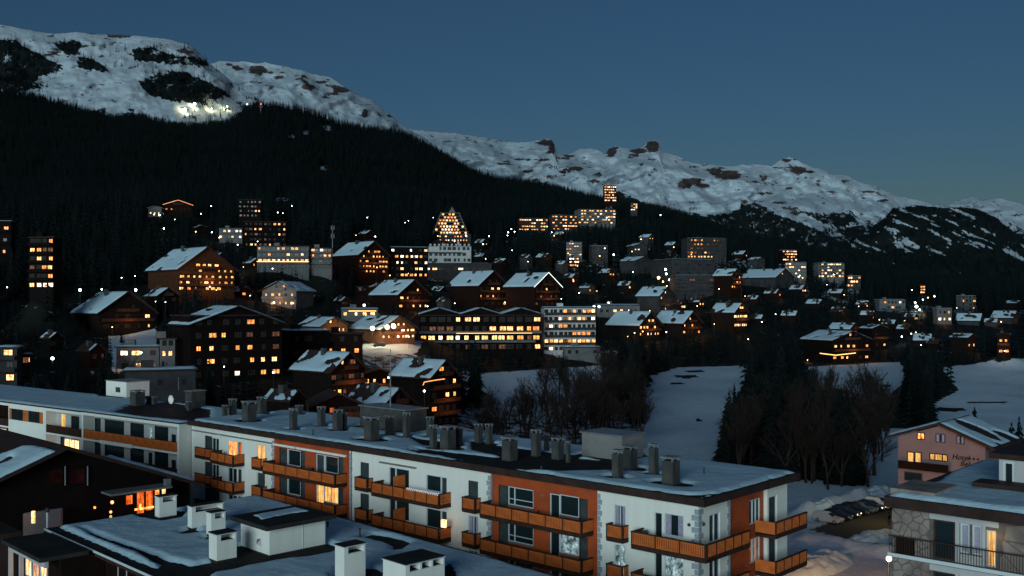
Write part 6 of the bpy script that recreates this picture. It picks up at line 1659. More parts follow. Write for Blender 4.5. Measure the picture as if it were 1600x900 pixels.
# smaller houses that fill the slope between the named ones
rf = random.Random(77); XL = []
FILL = [(486, 512, 437, 452, 520), (556, 580, 452, 466, 500), (672, 700, 448, 462, 520), (640, 668, 424, 436, 560), (470, 498, 462, 476, 450), (682, 704, 466, 480, 455), (520, 546, 466, 478, 440), (880, 904, 428, 441, 600), (906, 930, 444, 458, 560), (938, 962, 420, 432, 650), (966, 990, 440, 453, 560),
        (1052, 1072, 470, 484, 500), (1078, 1102, 466, 479, 520), (1168, 1190, 462, 474, 560), (1196, 1222, 452, 464, 620), (1236, 1262, 446, 457, 680), (1172, 1196, 492, 505, 470), (1222, 1250, 486, 500, 500), (1262, 1290, 468, 480, 600), (1296, 1322, 452, 463, 720), (1300, 1326, 480, 493, 560),
        (1346, 1370, 486, 500, 560), (1380, 1404, 500, 514, 520), (1404, 1428, 508, 522, 500), (1340, 1362, 470, 481, 640), (1416, 1436, 490, 501, 600), (1540, 1562, 498, 510, 600), (1576, 1600, 470, 482, 760), (1450, 1474, 530, 544, 430), (60, 96, 520, 545, 280), (118, 160, 538, 566, 250), (36, 60, 488, 506, 340), (186, 214, 470, 486, 350),
        (360, 392, 448, 464, 400), (378, 408, 404, 418, 470), (470, 492, 408, 420, 480), (740, 762, 396, 406, 640), (770, 796, 404, 416, 600), (838, 862, 396, 407, 660), (868, 888, 408, 419, 640), (1146, 1170, 392, 402, 850), (1172, 1196, 402, 412, 800), (330, 352, 395, 408, 520), (300, 322, 352, 363, 720), (560, 584, 360, 370, 780), (742, 762, 374, 384, 820), (1000, 1022, 366, 375, 1000), (1040, 1060, 378, 387, 950), (866, 884, 362, 370, 1050)]
_named = list(zip(BLD, BLAB))
def near_label(u, v, what):
    best = min(_named, key=lambda q: math.hypot(max(q[0][0] - u, u - q[0][1], 0), 1.3 * max(q[0][2] - v, v - q[0][3], 0)))
    b, l = best; side = "left of" if u < b[0] else "right of" if u > b[1] else "below" if v > b[3] else "above" if v < b[2] else "in front of"
    w = l.split(); k = len(w)
    for q, t in enumerate(w):
        if q >= 3 and t in ("with", "beside", "under", "left", "right", "below", "above", "in", "at", "between", "towards", "on", "behind", "high", "whose", "seen", "and"): k = q; break
    return what + " just " + side + " the " + " ".join(w[:min(k, 7)])
for (u0, u1, v0, v1, Yf_) in FILL:
    lit_ = rf.choice((.0, .25, .5, .7, .7)); wl_ = rf.choice((M_DARKWOOD, M_BLACKWOOD, M_TGREY, M_REDWOOD))
    what = {0.0: "unlit ", .25: "faintly lit ", .5: "lit ", .7: "brightly lit "}[lit_] + {M_DARKWOOD.name: "brown", M_BLACKWOOD.name: "black", M_TGREY.name: "grey", M_REDWOOD.name: "reddish"}[wl_.name] + " cottage"
    chalet("cottage", near_label((u0 + u1) / 2, (v0 + v1) / 2, what), u0, u1, v0, v1, Yf_, rf.choice((46, 50, 56, 32)), 1.1, 1, wl_, lit_, rf.choice((('amber', 'orange'), ('orange',), ('white', 'amber'))), rf.randrange(999), .4, "house", bal=False, snowbare=1)

for k_ in range(120):  # extra lamps strewn at random near houses to thicken the town lights
    b = BLD[rf.randrange(len(BLD))]
    if b[4] < 300 or b[4] > 1100: continue
    u_ = rf.uniform(b[0] - 8, b[1] + 8); v_ = b[3] - rf.uniform(0, .25) * (b[3] - b[2])
    if any(abs(u_ - q[0]) < 6 and abs(v_ - q[1]) < 5 for q in XL): continue
    XL.append((u_, v_, b[4] - 8))
# glowing balcony line on the right field chalet
def light_line(label, pts, mat, w=.12, cat="light string"):
    c = pts[0]; t = empty("light_string", c, 0, label, cat); mb = MB()
    for a, b in zip(pts[:-1], pts[1:]): mb.tube(a - c, b - c, w, w, 5)
    mb.build("strip", mat, t)
light_line("orange light line along the balcony of the right field chalet", [P(1281, 552, 411), P(1306, 555, 410), P(1337, 551.5, 410)], M_STRIP_Y, .18)
light_line("warm string of lights over the balcony of the tall chalet right of the mast", [P(661, 602, 229), P(663, 597, 229), P(680, 594, 229), P(695, 592, 229)], M_STRIP_R, .10)
light_line("yellow lit step edge on the slope below the chalet hotel", [P(256, 451, 365), P(269, 458, 364)], M_STRIP_Y, .12)

# street lamps seen as points of light
LAMPS = [(125, 453, 350, 'w', .9, "large white street lamp left of the curved snowy roof"), (159, 452, 355, 'w', .5, "smaller white street lamp just above the curved snowy roof"),
    (190, 434, 390, 'w', .35, "faint white lamp left of the chalet hotel"), (211, 431, 392, 'w', .35, "white lamp at the left wall of the chalet hotel"), (212, 453, 372, 'w', .9, "white floodlight at the lower left corner of the chalet hotel"),
    (428, 473, 392, 'w', .6, "white lamp in front of the pale chalet"), (569, 477, 430, 'w', .95, "bright white street lamp left of the five window chalet"), (607, 590, 246, 'w', .35, "white lamp beside the roof mast"),
    (82, 560, 240, 'w', .7, "cool white light in the dark tree at left"), (220, 551, 258, 'w', .55, "bright lamp in the lit yard"), (232, 570, 252, 'w', .5, "round lamp at the yard entrance"), (27, 569, 212, 'y', .35, "lamp in the doorway of the small left house"),
    (928, 479, 425, 'w', .9, "twin white lamp at the roof corner of the white hotel, left one"), (936, 479, 426, 'w', .9, "twin white lamp at the roof corner of the white hotel, right one"), (951, 473, 450, 'w', .6, "white lamp above the snow pavilions"),
    (877, 467, 440, 'w', .3, "small white lamp right of the strip lit gable"), (1029, 434, 600, 'y', 1.7, "big yellow lamp left of the school"), (1040, 421, 620, 'w', 1.2, "top white lamp of the cluster by the school"), (1041, 428, 615, 'w', 1.1, "second white lamp of the cluster by the school"),
    (1046, 437, 605, 'w', 1.0, "right white lamp of the cluster by the school"), (1036, 440, 600, 'y', .9, "low yellow lamp of the cluster by the school"), (1042, 447, 598, 'y', .8, "lowest lamp of the cluster by the school"), (1079, 492, 460, 'y', .5, "yellow lamp right of the white roofed chalet"), (1138, 463, 580, 'y', .6, "lamp below the school front"),
    (1212, 491, 480, 'w', .35, "lone lamp in the dark right of the band lit chalet"), (1169, 530, 430, 'w', .35, "lone lamp above the sledging field"), (1432, 479, 700, 'w', 1.9, "dazzling white lamp at the lit street on the right"), (1430, 473, 720, 'w', 1.1, "white lamp just above the dazzling one"),
    (1437, 484, 690, 'w', 1.0, "lamp lower right of the dazzling one"), (1450, 465, 800, 'y', .8, "yellow lamp on the lit street"), (1460, 463, 820, 'w', 1.0, "white star of light at the street end"), (1442, 468, 790, 'w', .8, "small lamp beside the glowing tower"), (1335, 508, 490, 'w', .7, "lamp left of the orange attic chalet"),
    (1409, 526, 470, 'w', .6, "white lamp in the dark between the right fields"), (1425, 453, 900, 'w', .6, "faint lamp left of the glowing tower"), (1032, 336, 1400, 'w', 1.3, "lone lamp on the dark slope below the mountains"), (256, 357, 640, 'w', .8, "white lamp above a snowy step, upper left"),
    (249, 336, 760, 'w', 1.1, "lamp below the four white windows"), (273, 343, 750, 'w', .5, "tiny lamp under the glowing roofline"), (330, 322, 900, 'w', .7, "small white light in the upper left forest"), (314, 334, 850, 'w', .6, "dim light below the small forest light"), (331, 363, 640, 'w', .6, "lamp left of the small white block"),
    (434, 332, 880, 'w', .8, "white light beside the forest clearing"), (442, 333, 880, 'w', .5, "right of the two clearing lights"), (456, 322, 950, 'w', .6, "small light right of the clearing"), (574, 340, 900, 'w', .7, "lone light in the forest above the red lodge"), (638, 345, 1000, 'w', .6, "light left of the pyramid hotel"),
    (633, 348, 980, 'w', .5, "lower light left of the pyramid hotel"), (677, 340, 980, 'w', .5, "light at the left edge of the pyramid hotel"), (684, 369, 900, 'y', .7, "orange lamp under the pyramid hotel"), (728, 368, 930, 'w', 1.0, "lamp at the right foot of the pyramid hotel"), (764, 369, 950, 'w', .9, "lamp in the gap right of the pyramid hotel"),
    (794, 363, 1050, 'w', 1.1, "first of the white lamps left of the terrace blocks"), (799, 358, 1100, 'w', 1.0, "second white lamp left of the terrace blocks"), (804, 362, 1080, 'w', 1.0, "third white lamp left of the terrace blocks"), (793, 368, 1030, 'w', .8, "lowest white lamp left of the terrace blocks"), (862, 363, 1200, 'w', .9, "lamp between the two terrace blocks"),
    (800, 391, 700, 'w', .4, "tiny lamp above the snowy shed"), (959, 398, 720, 'w', 1.1, "lamp in the trees right of the gabled house"), (945, 388, 740, 'w', .6, "lamp at the gabled house"), (937, 400, 735, 'y', .7, "orange lamp below the gabled house"), (948, 340, 1250, 'w', 1.1, "white lamp at the fan shaped block"), (989, 425, 660, 'w', .4, "tiny lamp below the hip roofed house"),
    (11, 449, 360, 'w', .35, "small lamp at the far left"), (328, 448, 380, 'w', .3, "tiny lamp right of the chalet hotel"), (338, 453, 378, 'y', .3, "tiny warm lamp right of the chalet hotel"), (350, 573, 250, 'w', .3, "small lamp at the foot of the large dark block"), (427, 582, 250, 'w', .4, "lamp at the right foot of the large dark block"),
    (663, 611, 228, 'w', .45, "white lamp on the tall chalet right of the mast"), (1254, 434, 840, 'y', .7, "lamp at the foot of the lit corner block"), (1226, 421, 850, 'w', .7, "lamp left of the lit corner block"), (386, 163, 2700, 'w', 2.4, "faint light on the ridge left of the red beacon"), (1583, 493, 640, 'w', .5, "lamp at the right edge"), (1292, 445, 800, 'w', .4, "tiny lamp below the wide white block")]
for (u, v, Y, k, r, lab) in LAMPS:
    p = P(u, v, Y); z0 = gz_(p.x, p.y); h = max(2.5, p.z - z0)
    t = lamp_post(p.x, p.y, p.z - h, h, lab, "street lamps across the town", M_BULB_W if k == 'w' else M_BULB_Y, r * .5)
    if r >= .5 and Y < 900: point((p.x, p.y - .5, p.z), COOL if k == 'w' else SODIUM, 25 * r * Y / 10 * .3, r * .6)
for (u, v, Y) in XL:
    p = P(u, v, Y); z0 = gz_(p.x, p.y); h = max(2.5, p.z - z0); wm_ = rf.random() < .6
    lamp_post(p.x, p.y, p.z - h, h, near_label(u, v, ("small added warm lamp", "small added white lamp")[0 if wm_ else 1]), "small added lamps across the town", M_BULB_Y if wm_ else M_BULB_W, rf.uniform(.12, .22) * Y / 450)
    if wm_: point((p.x, p.y - .8, p.z), WARM, Y * .25, .4)
# strong local light: restaurant front, yard, hotel terraces
for (u, v, Y, c, pw) in ((582, 513, 338, (1, .75, .4), 1500), (607, 512, 336, (1, .75, .4), 1500), (625, 514, 338, (1, .6, .25), 500), (632, 528, 330, (1, .5, .3), 500), (600, 500, 352, (1, .6, .3), 300), (205, 556, 252, (1, .5, .3), 260), (150, 585, 225, (1, .5, .35), 120),
                         (225, 566, 246, (1, .6, .35), 120), (700, 530, 372, WARM, 120), (760, 535, 372, WARM, 120), (890, 535, 385, WARM, 250), (290, 420, 366, WARM, 900), (250, 435, 362, WARM, 250), (620, 470, 436, WARM, 250),
                         (830, 462, 448, WARM, 250), (735, 465, 455, (1, .35, .15), 500), (560, 412, 498, (1, .35, .15), 400), (640, 405, 500, WARM, 500), (680, 420, 590, (1, .9, .7), 900), (1140, 445, 562, WARM, 300), (1305, 560, 404, WARM, 180), (985, 505, 426, WARM, 200), (440, 470, 388, WARM, 120),
                         (1445, 480, 700, (1, .75, .4), 2500), (1475, 500, 585, (1, .4, .15), 500), (500, 520, 330, WARM, 80), (700, 350, 985, WARM, 2000)):
    glow(u, v, Y, c, pw)
# two big front lamps of the restaurant
for (u, v, lab) in ((582, 513, "dazzling floodlamp at the left of the restaurant front"), (605, 511, "dazzling floodlamp in the middle of the restaurant front"), (615, 510, "white floodlamp right of the middle of the restaurant front")):
    p = P(u, v, 340); lamp_post(p.x, p.y, p.z - 3, 3, lab, "floodlamps of the restaurant", M_BULB_G, .75)

def mast(u, v0, v1, Y, label, beacon=None, name="telecom_mast"):
    a = P(u, v1, Y); b = P(u, v0, Y); t = empty(name, (a.x, a.y, a.z - 4), 0, label, "mast"); h = b.z - a.z + 4
    mb = MB(); mb.tube((0, 0, 0), (0, 0, h), .28 * Y / 500, .16 * Y / 500, 8); mb.build("pole", M_METAL, t)
    for zz in (h - 2.2, h - 6.0):
        mb = MB(); s = Y / 500
        for an in range(3): 
            c_, s_ = math.cos(an * 2.1), math.sin(an * 2.1); mb.box(c_ * .7 * s - .3 * s, c_ * .7 * s + .3 * s, s_ * .7 * s - .2 * s, s_ * .7 * s + .2 * s, zz, zz + 2.0 * s)
        mb.build("antenna", M_TPALE, t)
    if beacon: mb = MB(); mb.ball((0, 0, h + .8 * Y / 900), 1.0 * Y / 1400, 10, 6); mb.build("beacon", beacon, t)
mast(519.5, 352, 385, 470, "telecom mast with panel antennas rising between the hotel wing and the red lodge")
mast(407.5, 164, 180, 2650, "ridge mast with a red beacon above the dark forest", M_BULB_R)

# floodlit piste end
def on_mountain(m, u, v):
    k = int(np.argmin((m['U'] - u) ** 2 + (m['V'] - v) ** 2)); return Vector((m['X'].flat[k], m['Y'].flat[k], m['Z'].flat[k]))
for (u, v, h, r, lab) in ((304, 171, 16, 4.6, "upper white piste floodlight on the ski hill"), (290, 176, 12, 5.2, "lower white piste floodlight on the ski hill"), (355, 172, 12, 2.2, "small floodlight at the right end of the lit piste"), (330, 174, 10, 1.2, "faint floodlight added in the middle to lengthen the lit piste")):  # faint middle floodlight is added to lengthen the lit strip
    p = on_mountain(mtA, u, v); t = empty("piste_floodlight", p, 0, lab, "floodlight", "piste floodlights")
    mb = MB(); mb.tube((0, 0, -2), (0, 0, h), .5); mb.build("pole", M_METAL, t)
    mb = MB(); mb.ball((0, 0, h), r, 12, 8); mb.build("lamp_globe", M_BULB_W, t)
    point((p.x, p.y - r - 3, p.z + h + 2), (1.0, .90, .48), 6e4 if r < 4 else 8e4, 2)

# cars on the lit forecourt
p = P(592, 542, 335)
car((p.x, p.y, p.z), R(200), paints['grey'], "car with bright lamps on the forecourt below the restaurant", 'hatch', True)
# ---------------------------------------------------------------- trees
lf = NT("conifer_foliage"); _o = lf.obj()
lf.color(lf.mix(lf.math('MULTIPLY', lf.noise(0.8, 5, 0.7, _o), lf.math('ADD', lf.rand(), .35)), (0.003, 0.006, 0.0065), (0.014, 0.020, 0.020))); lf.rough(0.9); lf.b.inputs["Specular IOR Level"].default_value = 0.02
M_LEAF = lf.mat
M_BARK = mottled("bark", (0.022, 0.016, 0.013), (0.05, 0.038, 0.03), 3, 0.95, 0.4, 0.02)
M_TWIG = mottled("bare_twigs", (0.018, 0.014, 0.013), (0.042, 0.031, 0.028), 3, 0.95, 0.2, 0.01)

def conifer_crown(seed, layers, per, H=1.0, spread=.20, base=.08):
    rr = random.Random(seed); mb = MB()
    for i in range(layers):
        t = i / (layers - 1); z = base + (1 - base) * t
        rad = spread * (1 - t) ** .8 * rr.uniform(.75, 1.12) + .008
        n = max(4, int(per * (1 - t * .6)))
        a0 = rr.uniform(0, 6.28)
        for k in range(n):
            an = a0 + 6.283 * k / n + rr.uniform(-.25, .25); r = rad * rr.uniform(.7, 1.15)
            droop = r * rr.uniform(.25, .6); wd = r * rr.uniform(.22, .36) + .004
            ca, sa = math.cos(an), math.sin(an); zc = z + rr.uniform(-.012, .012)
            p0 = (0, 0, zc + .015); tip = (ca * r, sa * r, zc - droop)
            m1 = (ca * r * .55 - sa * wd, sa * r * .55 + ca * wd, zc - droop * .42 - .012); m2 = (ca * r * .55 + sa * wd, sa * r * .55 - ca * wd, zc - droop * .42 - .012)
            up = (ca * r * .5, sa * r * .5, zc - droop * .25 + .018)
            mb.add([p0, m1, tip, m2, up], [(0, 1, 4), (1, 2, 4), (2, 3, 4), (3, 0, 4)])
    return mb
def trunk(h, r): mb = MB(); mb.tube((0, 0, -.06), (0, 0, h), r, r * .25, 6); return mb
CON = []
for s_, (ly, pr, sp) in enumerate(((26, 13, .19), (24, 12, .23), (30, 12, .15), (22, 14, .26))):
    CON.append((trunk(.95, .012).mesh("trunk", M_BARK), conifer_crown(s_, ly, pr, 1, sp, .07).mesh("crown", M_LEAF)))
FAR = []
for s_ in range(3):
    mb = conifer_crown(50 + s_, 9, 7, 1, (.17, .21, .14)[s_], .05); mb.tube((0, 0, -.05), (0, 0, .98), .015, .004, 4); FAR.append(mb.mesh("pine_tree", M_LEAF))

def bare_tree_mesh(seed, spread=.5, narrow=False):
    rr = random.Random(seed); tr = MB(); tw = MB()
    def grow(p, d, L, r, lev):
        q = p + d * L
        (tr if lev < 2 else tw).tube(p, q, r, r * .62, 5 if lev < 2 else 3, caps=False)
        if lev >= 5: return
        n = 3 if lev < 4 else 6
        for k in range(n):
            ax = Vector((rr.uniform(-1, 1), rr.uniform(-1, 1), rr.uniform(-.2, .5))).normalized()
            nd = (d + ax * rr.uniform(.45, .95) * (.55 if narrow else 1.0) + Vector((0, 0, .12))).normalized()
            grow(p + d * L * rr.uniform(.55, 1.0), nd, L * rr.uniform(.58, .78), r * .55, lev + 1)
        if lev < 3: grow(q, (d + Vector((rr.uniform(-.2, .2), rr.uniform(-.2, .2), .1))).normalized(), L * .75, r * .62, lev + 1)
    grow(Vector((0, 0, -.03)), Vector((rr.uniform(-.05, .05), rr.uniform(-.05, .05), 1)).normalized(), .30, .018, 0)
    return tr.mesh("trunk", M_BARK), tw.mesh("crown", M_TWIG)
BARE = [bare_tree_mesh(3), bare_tree_mesh(8, narrow=True), bare_tree_mesh(15)]

rt = random.Random(99)
B = np.array([(b[0], b[1], b[2], b[3], b[4]) for b in BLD], float)
LP = np.array([(l[0], l[1], l[2]) for l in LAMPS + XL] + [(302, 163, 3330), (290, 170, 3330), (356, 166, 3330), (330, 172, 3330), (407, 163, 2650), (592, 542, 335), (519, 365, 470)], float)
OPENF = FIELDS[:4] + [[(220, 585), (190, 500), (245, 500), (250, 590)], [(560, 535), (665, 530), (665, 553), (560, 556)]]
def allowed(x, y, h, wfrac=.2, hide=.22, fields=True, z=None):
    """vectorised: may a tree of height h stand at x, y without hiding a house, lamp or field"""
    x = np.asarray(x, float); y = np.asarray(y, float); z = zt(x, y) if z is None else z
    uc = 800 + F * x / y; vb = HV + (ZC - z) / y * F; vt = vb - h * F / y; hw = h * wfrac * F / y
    ok = np.ones(x.shape, bool)
    for (u0, u1, v0, v1, Y) in B:
        ov = (uc + hw * .7 > u0) & (uc - hw * .7 < u1)
        infront = y < Y + 4
        ok &= ~(ov & infront & (vt < v1 - hide * (v1 - v0)) & (vb > v0))
        wm = (u1 - u0) * Y / F
        cx = ((u0 + u1) / 2 - 800) / F * Y
        ok &= ~((np.abs(x - cx) < wm * .62 + 2) & (y > Y - wm * .25 - 2) & (y < Y + wm * .9 + 3))
    for (u, v, Y) in LP:
        ok &= ~((np.abs(uc - u) < hw + 1.5) & (vt < v + 2) & (vb > v) & (y < Y + 2))
    if fields:
        for poly in OPENF:
            for f_ in (0, .5, .9):
                ok &= ~in_poly(uc, vb + (vt - vb) * f_, poly)
    return ok, uc, vb, vt

trees = []          # x, y, z, h, kind, label index
def put_tree(x, y, h, kind, k, label, group, cat="tree"):
    z = gz_(x, y); rz = rt.uniform(0, 6.28)
    nm = "pine_tree" if kind == 'c' else "bare_tree"
    t = empty(nm, (x, y, z - .1), rz, label, cat, group)
    src = CON[k % 4] if kind == 'c' else BARE[k % 3]
    sx = h * rt.uniform(.9, 1.2)
    put("trunk", src[0], t, None, None, (sx, sx, h)); put("crown", src[1], t, None, None, (sx, sx, h))
    return t

nind = 0
def cluster(n, ur, Yr, hr, kind, label, group, minvt=None, poly=None, wide=None):
    """hand-placed stands of trees"""
    global nind
    for i in range(n):
        for _ in range(40):
            u = rt.uniform(*ur); Y = rt.uniform(*Yr); h = rt.uniform(*hr); x = (u - 800) / F * Y
            z = gz_(x, Y); vb = HV + (ZC - z) / Y * F; vt = vb - h * F / Y
            if minvt and vt < np.interp(u, *minvt): continue
            break
        f_ = (u - ur[0]) / (ur[1] - ur[0]); part = ", far left side" if f_ < .2 else ", left part" if f_ < .4 else ", middle" if f_ < .6 else ", right part" if f_ < .8 else ", far right side"
        dep = "front row " if Y < Yr[0] + .45 * (Yr[1] - Yr[0]) else "rear "
        sz = "taller " if h > (hr[0] + hr[1]) / 2 else "shorter "
        lb = (dep if n > 20 else "") + (sz if n > 5 else "") + label.replace("tall ", "") + (part if n > 3 else "")
        put_tree(x, Y, h, kind, rt.randrange(12), lb, group); nind += 1

G1 = "dark conifers of the stand right of the sledging field"
cluster(24, (1140, 1275), (185, 300), (14, 22), 'c', "dark conifer in the stand by the sledging field", G1, ([1110, 1130, 1150, 1175, 1200, 1290], [700, 640, 590, 580, 570, 575]))
cluster(38, (1140, 1290), (185, 290), (15, 21), 'b', "bare tree in the stand by the sledging field", "bare trees of the stand right of the sledging field", ([1110, 1130, 1150, 1175, 1200, 1290], [700, 640, 590, 580, 570, 575]))
cluster(9, (1128, 1160), (188, 215), (9, 15), 'c', "conifer on the left flank of the dense stand", "conifers along the left flank of the stand", ([1110, 1130, 1160], [690, 620, 580]))
cluster(7, (1262, 1330), (185, 260), (13, 21), 'c', "slender conifer behind the car park", "conifers behind the car park", ([1260, 1400], [600, 600]))
cluster(34, (1258, 1405), (178, 265), (12, 20), 'b', "bare tree behind the car park", "bare trees behind the car park")
cluster(20, (930, 1008), (215, 330), (13, 20), 'b', "bare tree at the left edge of the sledging field", "bare trees left of the sledging field")
cluster(10, (968, 1006), (240, 380), (14, 21), 'c', "dark conifer at the left edge of the sledging field", "conifers left of the sledging field")
cluster(26, (815, 950), (205, 300), (13, 19), 'b', "bare tree behind the chimneys of the long block", "bare trees behind the long block")
cluster(10, (745, 830), (200, 260), (9, 15), 'b', "grey bare tree right of the tall chalet", "bare trees right of the tall chalet")
cluster(3, (728, 752), (178, 190), (7, 9), 'c', "round dark conifer above the roof beside the tall chalet", "conifers beside the tall chalet")
cluster(12, (1412, 1478), (250, 330), (12, 20), 'c', "dark conifer between the two right snow fields", "conifers between the right fields")
cluster(8, (1330, 1400), (230, 300), (9, 14), 'b', "bare tree on the right snow field", "bare trees on the right field")
cluster(2, (1576, 1602), (138, 146), (16.5, 17.5), 'c', "dark conifer beside the pink hotel", "conifers beside the pink hotel")
cluster(2, (1500, 1524), (156, 162), (16.5, 17.5), 'c', "dark conifer behind the roof of the pink hotel", "conifers behind the pink hotel")
cluster(5, (178, 238), (205, 240), (8, 12), 'b', "bare tree in front of the lit yard", "bare trees at the lit yard")
cluster(2, (322, 345), (160, 175), (7, 9), 'b', "bare shrub tree behind the dish on the left roof", "bare trees behind the left roof")

# further trees between the houses, largest in view as things of their own
N = 60000
rs = np.random.RandomState(5)
Yc = np.exp(rs.uniform(np.log(190), np.log(1150), N)); ac = rs.uniform(-.60, .60, N)
_i = rs.randint(0, len(BLD), 14000); _B = np.array([(b[0], b[1], b[2], b[3], b[4]) for b in BLD], float)[_i]
_u = _B[:, 0] - 10 + rs.rand(14000) * (_B[:, 1] - _B[:, 0] + 20); _Y = _B[:, 4] - rs.uniform(3, 26, 14000) * (_B[:, 4] / 400)
ac[:14000] = (_u - 800) / F; Yc[:14000] = np.maximum(_Y, 190)
xc = ac * Yc; hc = rs.uniform(7, 19, N) * np.where(rs.rand(N) < .4, .5, 1)
dens = np.clip(.25 + 1.4 * (fbm(xc / 45, Yc / 60, 3, 71) - .35), 0, 1)
keep = rs.rand(N) < (.25 + .75 * dens) * np.where(Yc < 320, .35, .95) * (Yc / 500) ** .5
uu = 800 + F * ac
keep[:14000] |= rs.rand(14000) < .5
hc[:14000] *= rs.uniform(.35, 1.0, 14000)
keep &= ~((Yc < 330) & (uu > 1010) & (uu < 1120)); keep &= ~((Yc < 260) & (uu > 1100)); keep &= ~((Yc < 255) & (uu > 720) & (uu < 1010))
xc, Yc, hc = xc[keep], Yc[keep], hc[keep]
ok, uc, vb, vt = allowed(xc, Yc, hc, .2, .38)
xc, Yc, hc, vb, vt, uc = (a[ok] for a in (xc, Yc, hc, vb, vt, uc))
# keep a minimum spacing
cellm = {}
sel = []
for i in np.argsort(Yc):
    key = (int(xc[i] // 3.6), int(Yc[i] // 4.5))
    if key in cellm: continue
    cellm[key] = 1; sel.append(i)
sel = np.array(sel); xc, Yc, hc, vb, vt, uc = (a[sel] for a in (xc, Yc, hc, vb, vt, uc))
pxh = vb - vt
order = np.argsort(-pxh)
n_ind = max(0, 300 - nind - 2)
REG = [(-9e9, 260, 9e9, "left of the big dark block"), (260, 540, 9e9, "on the left part of the town slope"), (540, 800, 9e9, "among the chalets around the gabled hotel"), (800, 1060, 9e9, "around the white hotel wing"), (1060, 1270, 9e9, "on the slope below the school"), (1270, 9e9, 9e9, "around the right fields")]
def tree_label(u, v, h):
    dx = np.maximum(np.maximum(B[:, 0] - u, u - B[:, 1]), 0); dy = np.maximum(np.maximum(B[:, 2] - v, v - B[:, 3]), 0)
    j = int(np.argmin(np.hypot(dx, dy * 1.2))); b = B[j]
    side = "left of" if u < b[0] else "right of" if u > b[1] else "below" if v > b[3] else "above" if v < b[2] else "in front of"
    w = BLAB[j].split(); k = len(w)
    for q, t in enumerate(w):
        if q >= 3 and t in ("with", "beside", "under", "left", "right", "below", "above", "in", "at", "between", "towards", "on", "behind", "high", "whose", "seen"): k = q; break
    near = "just " if dx[j] + dy[j] < 12 else "a little way "
    return ("small" if h < 10 else "medium" if h < 14 else "tall") + " dark conifer " + near + side + " the " + " ".join(w[:min(k, 7)])
for i in order[:n_ind]:
    r = next(q for q in REG if q[0] <= uc[i] < q[1])
    put_tree(float(xc[i]), float(Yc[i]), float(hc[i]), 'c', int(i) % 4, tree_label(uc[i], (vb[i] + vt[i]) / 2, hc[i]), "dark conifers " + r[3])
rest = order[n_ind:]

# geometry-nodes forest: a vertex per tree, instancing a tree mesh that also stands there as a tree
def forest(name, label, pts, hs, proto, seed):
    me = bpy.data.meshes.new(name); me.vertices.add(len(pts)); me.vertices.foreach_set("co", np.asarray(pts, np.float32).ravel())
    at = me.attributes.new("tree_height", 'FLOAT', 'POINT'); at.data.foreach_set("value", np.asarray(hs, np.float32)); me.update()
    o = put(name, me); tag(o, label, kind="stuff")
    ng = bpy.data.node_groups.new(name + "_nodes", 'GeometryNodeTree')
    ng.interface.new_socket("Geometry", in_out='INPUT', socket_type='NodeSocketGeometry'); ng.interface.new_socket("Geometry", in_out='OUTPUT', socket_type='NodeSocketGeometry')
    ni, no = ng.nodes.new("NodeGroupInput"), ng.nodes.new("NodeGroupOutput")
    m2p = ng.nodes.new("GeometryNodeMeshToPoints"); iop = ng.nodes.new("GeometryNodeInstanceOnPoints"); oi = ng.nodes.new("GeometryNodeObjectInfo")
    oi.inputs[0].default_value = proto; oi.inputs["As Instance"].default_value = True; oi.transform_space = 'ORIGINAL'
    na = ng.nodes.new("GeometryNodeInputNamedAttribute"); na.data_type = 'FLOAT'; na.inputs[0].default_value = "tree_height"
    rv = ng.nodes.new("FunctionNodeRandomValue"); rv.data_type = 'FLOAT_VECTOR'; rv.inputs[0].default_value = (-.05, -.05, 0); rv.inputs[1].default_value = (.05, .05, 6.28); rv.inputs["Seed"].default_value = seed
    L = ng.links.new
    L(ni.outputs[0], m2p.inputs[0]); L(m2p.outputs[0], iop.inputs["Points"]); L(oi.outputs["Geometry"], iop.inputs["Instance"])
    L(na.outputs[0], iop.inputs["Scale"]); L(rv.outputs[0], iop.inputs["Rotation"]); L(iop.outputs[0], no.inputs[0])
    md = o.modifiers.new("forest", 'NODES'); md.node_group = ng
    return o

fp = [(xc[i], Yc[i], float(zt(xc[i], Yc[i])) - .2, hc[i]) for i in rest]
# the wooded slopes
Nf = 150000
Yf = np.sqrt(rs.uniform(560 ** 2, 2830 ** 2, Nf)); af = rs.uniform(-.70, .70, Nf); xf = af * Yf; uf = 800 + F * af
kf = rs.rand(Nf) < np.clip(.9 - (uf - 1000) / 1600, .35, .9) * .75
xf, Yf = xf[kf], Yf[kf]; hf = rs.uniform(13, 27, len(xf)) * (.7 + .6 * fbm(xf / 90, Yf / 90, 3, 81))
zf_ = zt(xf, Yf)
ok, uf, vbf, vtf = allowed(xf, Yf, hf, .18, .15, False, zf_)
for (cu, cv, ru, rv) in [(512, 199, 5, 5), (478, 207, 6, 4), (455, 213, 6, 5), (507, 262, 8, 5), (440, 312, 12, 6)]:
    ok &= ~((((uf - cu) / ru) ** 2 + (((vbf + vtf) / 2 - cv) / (rv + (vbf - vtf) / 2)) ** 2 < 1) & (rs.rand(len(uf)) < .85))
# open snow strips on the ridge under the ski hill
xf, Yf, hf, zf_ = xf[ok], Yf[ok], hf[ok], zf_[ok]
allp = np.array([(a, b, c, h) for a, b, c, h in fp] + list(zip(xf, Yf, zf_ - .3, hf)))
